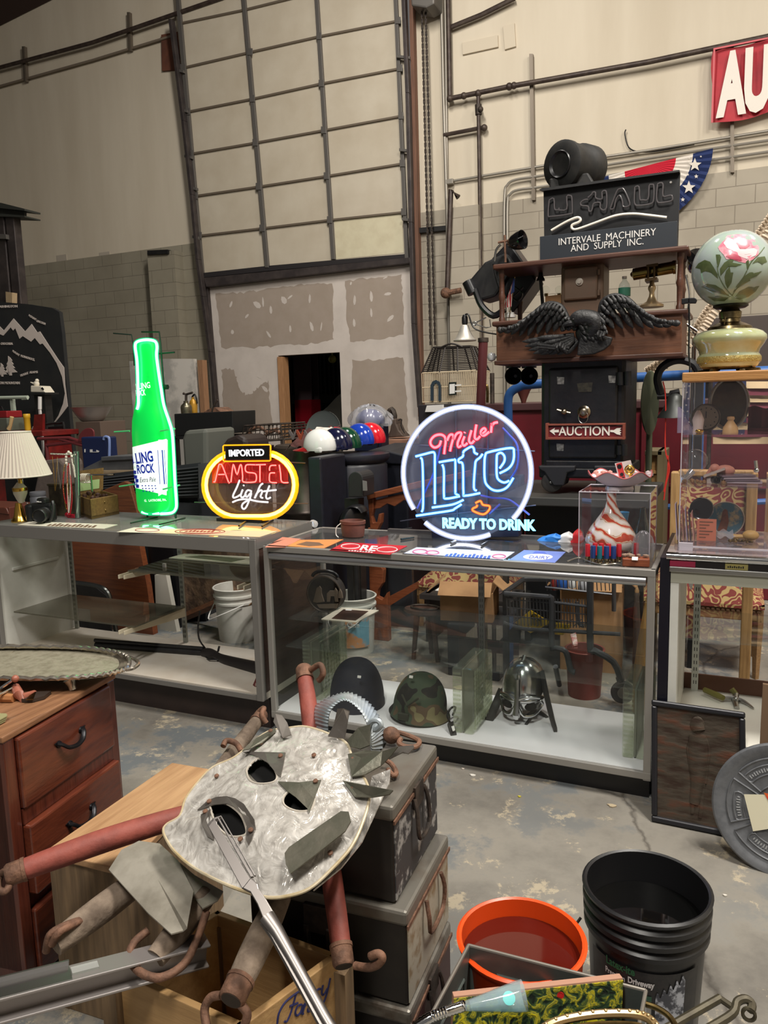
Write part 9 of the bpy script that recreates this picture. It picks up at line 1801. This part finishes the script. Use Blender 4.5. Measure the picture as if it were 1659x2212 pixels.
b=B();b.grid(lambda u,v:V((-1.62+u*.26,0,.04+.15*v)),10,6);t.p('label_picture',wrapc(b,.0045),mat('label_pic',(46,84,66),.5,0,(150,150,146),30,.5,.56),parent=lab_)
b=B();b.grid(lambda u,v:V((-1.5+u*.09*(1-.4*v),0,.04+.13*v)),6,6);t.p('label_figure',wrapc(b,.006),mat('label_white',(206,206,206),.5),parent=lab_)
# open grey steel box with painting etc.
GZ_=.40;g1,g2,g3=at(1012,2042,Z=GZ_),at(1395,2140,Z=GZ_),at(916,2222,Z=GZ_);g4=g2+(g3-g1);gm_=mat('grey_green_steel',(98,106,102),.42,.4,(84,90,88),8)
t=T('steel_case','open grey-green steel box holding the bright abstract painting','metal box',(g1+g4)/2-V((0,0,GZ_)))
for nm,p,q in(('back_wall',g1,g2),('side_wall',g1,g3),('side_wall',g2,g4),('front_wall',g3,g4)):
 b=B();d_=((g1+g4)/2-(p+q)/2);s_=V((-(q-p).y,(q-p).x,0)).normalized();s_=s_ if s_.dot(d_)>0 else-s_;b.prism([V((p.x,p.y,0)),V((q.x,q.y,0)),V((q.x,q.y,GZ_)),V((p.x,p.y,GZ_))],s_*.004);w_=t.p(nm,b,gm_,.001)
 m0,m1=p.lerp(q,.18),p.lerp(q,.82);b=B();b.tube([V((x.x,x.y,z))+s_*.004 for x,z in((m0,GZ_-.05),(m1,GZ_-.05),(m1,GZ_-.2),(m0,GZ_-.2))],.004,6,True);t.p('pressed_panel',b,gm_,parent=w_)
 b=B();b.rod(V((p.x,p.y,GZ_)),V((q.x,q.y,GZ_)),.004,8);t.p('rolled_edge',b,mat('worn_edge',(130,124,116),.4,.5))
b=B();b.prism([V((p.x,p.y,.002))for p in(g1,g2,g4,g3)],(0,0,.006));t.p('bottom',b,gm_)
def splash(nt,bs):
 N,L=nt.nodes,nt.links;tc=N.new('ShaderNodeTexCoord');n1=N.new('ShaderNodeTexNoise');n1.inputs['Scale'].default_value=34;n1.inputs['Detail'].default_value=3;n1.inputs['Distortion'].default_value=1.8;L.new(tc.outputs['Object'],n1.inputs[0])
 r=N.new('ShaderNodeValToRGB');e_=r.color_ramp.elements;e_[0].position=.36;e_[0].color=lin((34,40,34));e_[1].position=.66;e_[1].color=lin((206,190,40))
 for p,c_ in((.44,(52,72,48)),(.5,(96,108,52)),(.54,(186,172,44)),(.59,(120,124,60))):x=e_.new(p);x.color=lin(c_)
 n3=N.new('ShaderNodeTexVoronoi');n3.inputs['Scale'].default_value=16;L.new(tc.outputs['Object'],n3.inputs[0]);lt=N.new('ShaderNodeMath');lt.operation='LESS_THAN';lt.inputs[1].default_value=.22;L.new(n3.outputs[0],lt.inputs[0]);sp2=N.new('ShaderNodeSeparateColor');L.new(n3.outputs[1],sp2.inputs[0]);g2_=N.new('ShaderNodeMath');g2_.operation='GREATER_THAN';g2_.inputs[1].default_value=.62;L.new(sp2.outputs[0],g2_.inputs[0]);ml=N.new('ShaderNodeMath');ml.operation='MULTIPLY';L.new(lt.outputs[0],ml.inputs[0]);L.new(g2_.outputs[0],ml.inputs[1])
 mx=N.new('ShaderNodeMix');mx.data_type='RGBA';L.new(ml.outputs[0],mx.inputs[0]);L.new(n1.outputs[0],r.inputs[0]);L.new(r.outputs[0],mx.inputs[6]);mx.inputs[7].default_value=lin((176,36,34));L.new(mx.outputs[2],bs.inputs['Base Color']);bs.inputs['Roughness'].default_value=.3
 bp=N.new('ShaderNodeBump');bp.inputs['Strength'].default_value=.7;bp.inputs['Distance'].default_value=.006;L.new(n1.outputs[0],bp.inputs['Height']);L.new(bp.outputs[0],bs.inputs['Normal'])
t=T('abstract_painting','yellow green and red splashed canvas standing in the grey steel box','painting',at(1160,2212,Z=.34));c0,c1=at(980,2152,Z=.43),at(1345,2112,Z=.43);dn_=V((.0,-.05,-.26));nn_=(c1-c0).cross(dn_).normalized();nn_=nn_ if nn_.y>0 else-nn_
b=B();b.prism([c0,c1,c1+dn_,c0+dn_],nn_*.016);t.p('canvas_edge',b,mat('pink_canvas_edge',(176,132,110),.7),.001);b=B();b.prism([c0-nn_*.001+V((0,0,-.004)),c1-nn_*.001+V((0,0,-.004)),c1+dn_-nn_*.001,c0+dn_-nn_*.001],-nn_*.002);t.p('painted_face',b,nodemat('paint_splashes',splash))
t=T('gooseneck_lamp','chrome gooseneck lamp with a clear flared plastic shade, over the painting','lamp',at(1000,2200,Z=.45));P=smooth([at(890,2222,Z=.44),at(930,2198,Z=.455),at(965,2185,Z=.46),at(1005,2172,Z=.46)],12);b=B();b.tube(P,[.009+.0012*(i%2)for i in range(len(P))],10);t.p('flexible_neck',b,chrome)
a,c_=at(1002,2174,Z=.46),at(1132,2150,Z=.47);b=B();M_=basis(c_-a,(0,0,1));L_=(c_-a).length;b.lathe([(.008,0),(.012,L_*.2),(.02,L_*.6),(.026,L_*.9),(.027,L_),(.025,L_*.98),(.018,L_*.6),(.008,L_*.1)],a,M_,22);t.p('shade',b,pane('clear_shade',(.72,.84,.86),1.5,.22,(.7,.78,.82),.06));b=B();b.ball(a.lerp(c_,.75),.012);t.p('bulb',b,glow('teal_lamp_bulb',(.15,.9,.75),1.6))
t=T('oval_mirror','gold beaded oval mirror rim at the bottom beside the bright painting','mirror',at(1300,2212,Z=.44));P=smooth([at(x,y,Z=.44)for x,y in((1150,2240),(1200,2208),(1280,2192),(1360,2190),(1400,2200),(1424,2226))],6);b=B();b.tube(P,.008,8);gold=mat('old_gilt',(176,146,100),.35,.7);t.p('rim',b,gold);b=B()
for p in P[::2]:b.ball(p+V((0,0,.006)),.0042,I3,8)
t.p('beading',b,gold);b=B();b.tube([p+V((.0,-.02,-.004))for p in P],.004,6);t.p('inner_rim',b,brass)
b=B();b.tube(smooth([at(x,y,Z=.36)for x,y in((1392,2168),(1420,2178),(1446,2196),(1462,2220))],6),.006,8);one('brass_pan','brass curved edge of a round pan beside the grey steel box','pan',b,brass)
ol=mat('olive_iron',(84,78,62),.55,.5,(66,60,48),20);t=T('iron_stand','olive iron bracket arm with a hooked end in the bottom right corner','bracket',at(1530,2212,Z=.3));b=B();b.tube([at(1440,2222,Z=.28),at(1556,2156,Z=.3)],.009,8);b.tube([at(1552,2155,Z=.3),at(1594,2184,Z=.3)],.007,8);b.tube(smooth([at(1530,2222,Z=.28),at(1582,2190,Z=.3),at(1592,2165,Z=.31),at(1610,2158,Z=.315),at(1624,2168,Z=.31),at(1622,2184,Z=.305)],4),.009,8);t.p('arm',b,ol);b=B();b.tube([at(1618,2182,Z=.305)+V((.012*math.cos(a),0,.014*math.sin(a)-.01))for a in[2*PI*k/16 for k in range(16)]],.004,6,True);t.p('ring',b,ol)
# ---------------------------------------------------------------- framed relief and weight plate on the floor
bl0,br0=at(1408,1772,Z=.0),at(1588,1808,Z=.0);FW=.325;ux=V((1,-.03,0)).normalized();tl_=at(1408,1510,Y=2.985);upv=tl_-bl0;FH=upv.length;upv.normalize();fn_=ux.cross(upv);fn_=fn_ if fn_.y<0 else-fn_
def fp(u,v,d=0):return bl0+ux*(u*FW)+upv*(v*FH)+fn_*d
bfm=mat('charcoal_frame',(44,44,48),.35,.4);t=T('framed_relief','dark copper relief of a standing figure in a charcoal frame, leaning on the display cases','framed relief',bl0)
def cop(nt,bs):
 N,L=nt.nodes,nt.links;tc=N.new('ShaderNodeTexCoord');mp=N.new('ShaderNodeMapping');mp.inputs['Scale'].default_value=(1,1,3.5);L.new(tc.outputs['Object'],mp.inputs[0]);n1=N.new('ShaderNodeTexNoise');n1.inputs['Scale'].default_value=9;n1.inputs['Detail'].default_value=8;L.new(mp.outputs[0],n1.inputs[0]);r=N.new('ShaderNodeValToRGB');e_=r.color_ramp.elements;e_[0].position=.35;e_[0].color=lin((64,50,42));e_[1].position=.7;e_[1].color=lin((104,66,50));x=e_.new(.5);x.color=lin((82,74,64));L.new(n1.outputs[0],r.inputs[0]);L.new(r.outputs[0],bs.inputs['Base Color']);bs.inputs['Roughness'].default_value=.45;bs.inputs['Metallic'].default_value=.5
 bp=N.new('ShaderNodeBump');bp.inputs['Strength'].default_value=.8;bp.inputs['Distance'].default_value=.006;L.new(n1.outputs[0],bp.inputs['Height']);L.new(bp.outputs[0],bs.inputs['Normal'])
copm=nodemat('dark_copper',cop);b=B();b.prism([fp(.04,.03),fp(.96,.03),fp(.96,.97),fp(.04,.97)],fn_*.004);t.p('copper_sheet',b,copm)
b=B()
for(u0,v0,u1,v1)in((0,0,1,.05),(0,.95,1,1)):b.prism([fp(u0,v0),fp(u1,v0),fp(u1-.0,v1),fp(u0,v1)],fn_*.018)
for(u0,u1)in((0,.065),(.935,1)):b.prism([fp(u0,.05),fp(u1,.05),fp(u1,.95),fp(u0,.95)],fn_*.018)
t.p('frame',b,bfm,.006)
b=B();b.tube(smooth([fp(.5,.86,.006),fp(.52,.8,.006)],3),[.02,.022],10);b.ball(fp(.5,.84,.006),(.026,.01,.034));b.tube(smooth([fp(.44,.74,.005),fp(.4,.64,.005),fp(.42,.52,.005),fp(.44,.4,.005)],4),.006,8);b.tube(smooth([fp(.58,.75,.005),fp(.62,.64,.005),fp(.6,.52,.005),fp(.58,.38,.005)],4),.006,8);b.tube(smooth([fp(.44,.6,.006),fp(.5,.5,.007),fp(.58,.46,.006)],4),.005,8);b.tube(smooth([fp(.5,.76,.004),fp(.51,.55,.007),fp(.5,.38,.005),fp(.46,.2,.004)],4),[.03,.032,.034,.034,.032,.03,.028,.026,.024,.022,.02,.018,.016][:13],10,sx=1.0)
b.tube(smooth([fp(.45,.22,.004),fp(.44,.12,.004)],3),.006,6);b.tube(smooth([fp(.56,.38,.004),fp(.54,.2,.004),fp(.52,.1,.004)],4),.007,6)
for p_ in range(len(b.v)):q=b.v[p_];h__=(q-bl0).dot(fn_);b.v[p_]=q-fn_*(h__-(.004+max(0,min(h__,.03))*.35))
t.p('relief_figure',b,copm)
pc=at(1692,1752,Z=.205);gpl=mat('grey_hammertone',(112,114,118),.45,.3,(100,102,106),40);M_=basis((-.12,-1,.22));pr_=.215
t=T('weight_plate','grey iron barbell weight plate leaning against the copper relief','weight plate',V((pc.x,pc.y,0)))
b=B();b.lathe([(.03,-.016),(pr_,-.016),(pr_+.006,-.006),(pr_+.006,.006),(pr_,.012),(pr_-.02,.012),(pr_-.03,.004),(.07,.004),(.062,.012),(.03,.012)],pc,M_,64);t.p('disc',b,gpl)
for k in range(6):
 a0=PI/6+k*PI/3+.08;a1=a0+PI/3-.16;P=[(r_*math.cos(a),r_*math.sin(a))for r_,a in[(.172,a0+(a1-a0)*i/8)for i in range(9)]+[(.085,a1-(a1-a0)*i/5)for i in range(6)]];b=B();b.tube([pc+M_@V((x,y,.005))for x,y in P],.0035,6,True);t.p('raised_border',b,gpl)
for a0 in(2.2,3.25,4.3):
 b=B();b.tube([pc+M_@V((r_*math.cos(a),r_*math.sin(a),.005))for r_,a in[(.152,a0-.3+.06*k)for k in range(11)]+[(.142,a0+.34),(.132,a0+.34)]+[(.122,a0+.3-.06*k)for k in range(11)]+[(.132,a0-.34),(.142,a0-.34)]],.003,6,True);t.p('grip_rim',b,gpl);b=B()
 for k in range(8):
  a=a0-.22+.063*k;b.obox(pc+M_@V((.137*math.cos(a),.137*math.sin(a),.006)),(.012 if k%3 else.008,.004,.003),M_@rotz(a))
 t.p('raised_marks',b,mat('plate_letter',(170,172,174),.4,.3))
b=B();q=[pc+M_@V((x,y,.014))for x,y in((-.12,.03),(-.03,.05),(-.005,-.05),(-.085,-.085))];b.prism(q,M_@V((0,0,.001)));nt_=t.p('paper_note',b,mat('note_paper',(216,210,184),.7),label='cream handwritten paper note')
b=B();b.prism([pc+M_@V((x,y,.0155))for x,y in((-.06,.05),(0,.05),(.02,-.02),(-.02,-.01))],M_@V((0,0,.001)));t.p('sticker',b,mat('orange_sticker',(214,120,40),.5,0,(206,60,40),30,.48,.52),parent=nt_)
b=B();b.box((pc.x-.05,pc.y-.04,0),(pc.x-.04,pc.y-.03,.001))
b=B();q0=at(1650,1478,Y=2.93);b.prism([at(1648,1478,Y=2.93),at(1700,1486,Y=2.93),V((at(1700,1486,Y=2.93).x,2.88,0)),V((q0.x-.008,2.88,0))],(0,.015,0));one('hardboard_sheet','brown hardboard sheet with a chipped white edge at the right border','board',b,mat('hardboard',(112,88,66),.7))
# litter on the floor
for lab,x,y,r,c_ in(('white paper crumb on the floor below the middle case',1021,1676,.012,(210,206,198)),('pale dry leaf scrap on the floor near the framed relief',1322,1742,.016,(176,160,132)),('yellow crumb on the floor right of the metal boxes',1122,1722,.006,(196,186,60)),('tiny white chip on the floor beside the black bucket',1566,1936,.006,(206,200,190)),('white flake on the floor under the left end of the case',1000,1662,.006,(200,190,180))):
 p=at(x,y,Z=0);b=B();b.prism([p+V((r*math.cos(a)*(1+.4*math.sin(a*3)),r*.7*math.sin(a),.001))for a in[2*PI*k/9 for k in range(9)]],(0,0,.004));one('litter_scrap',lab,'litter',b,mat('lit_%d'%c_[2],c_,.8))
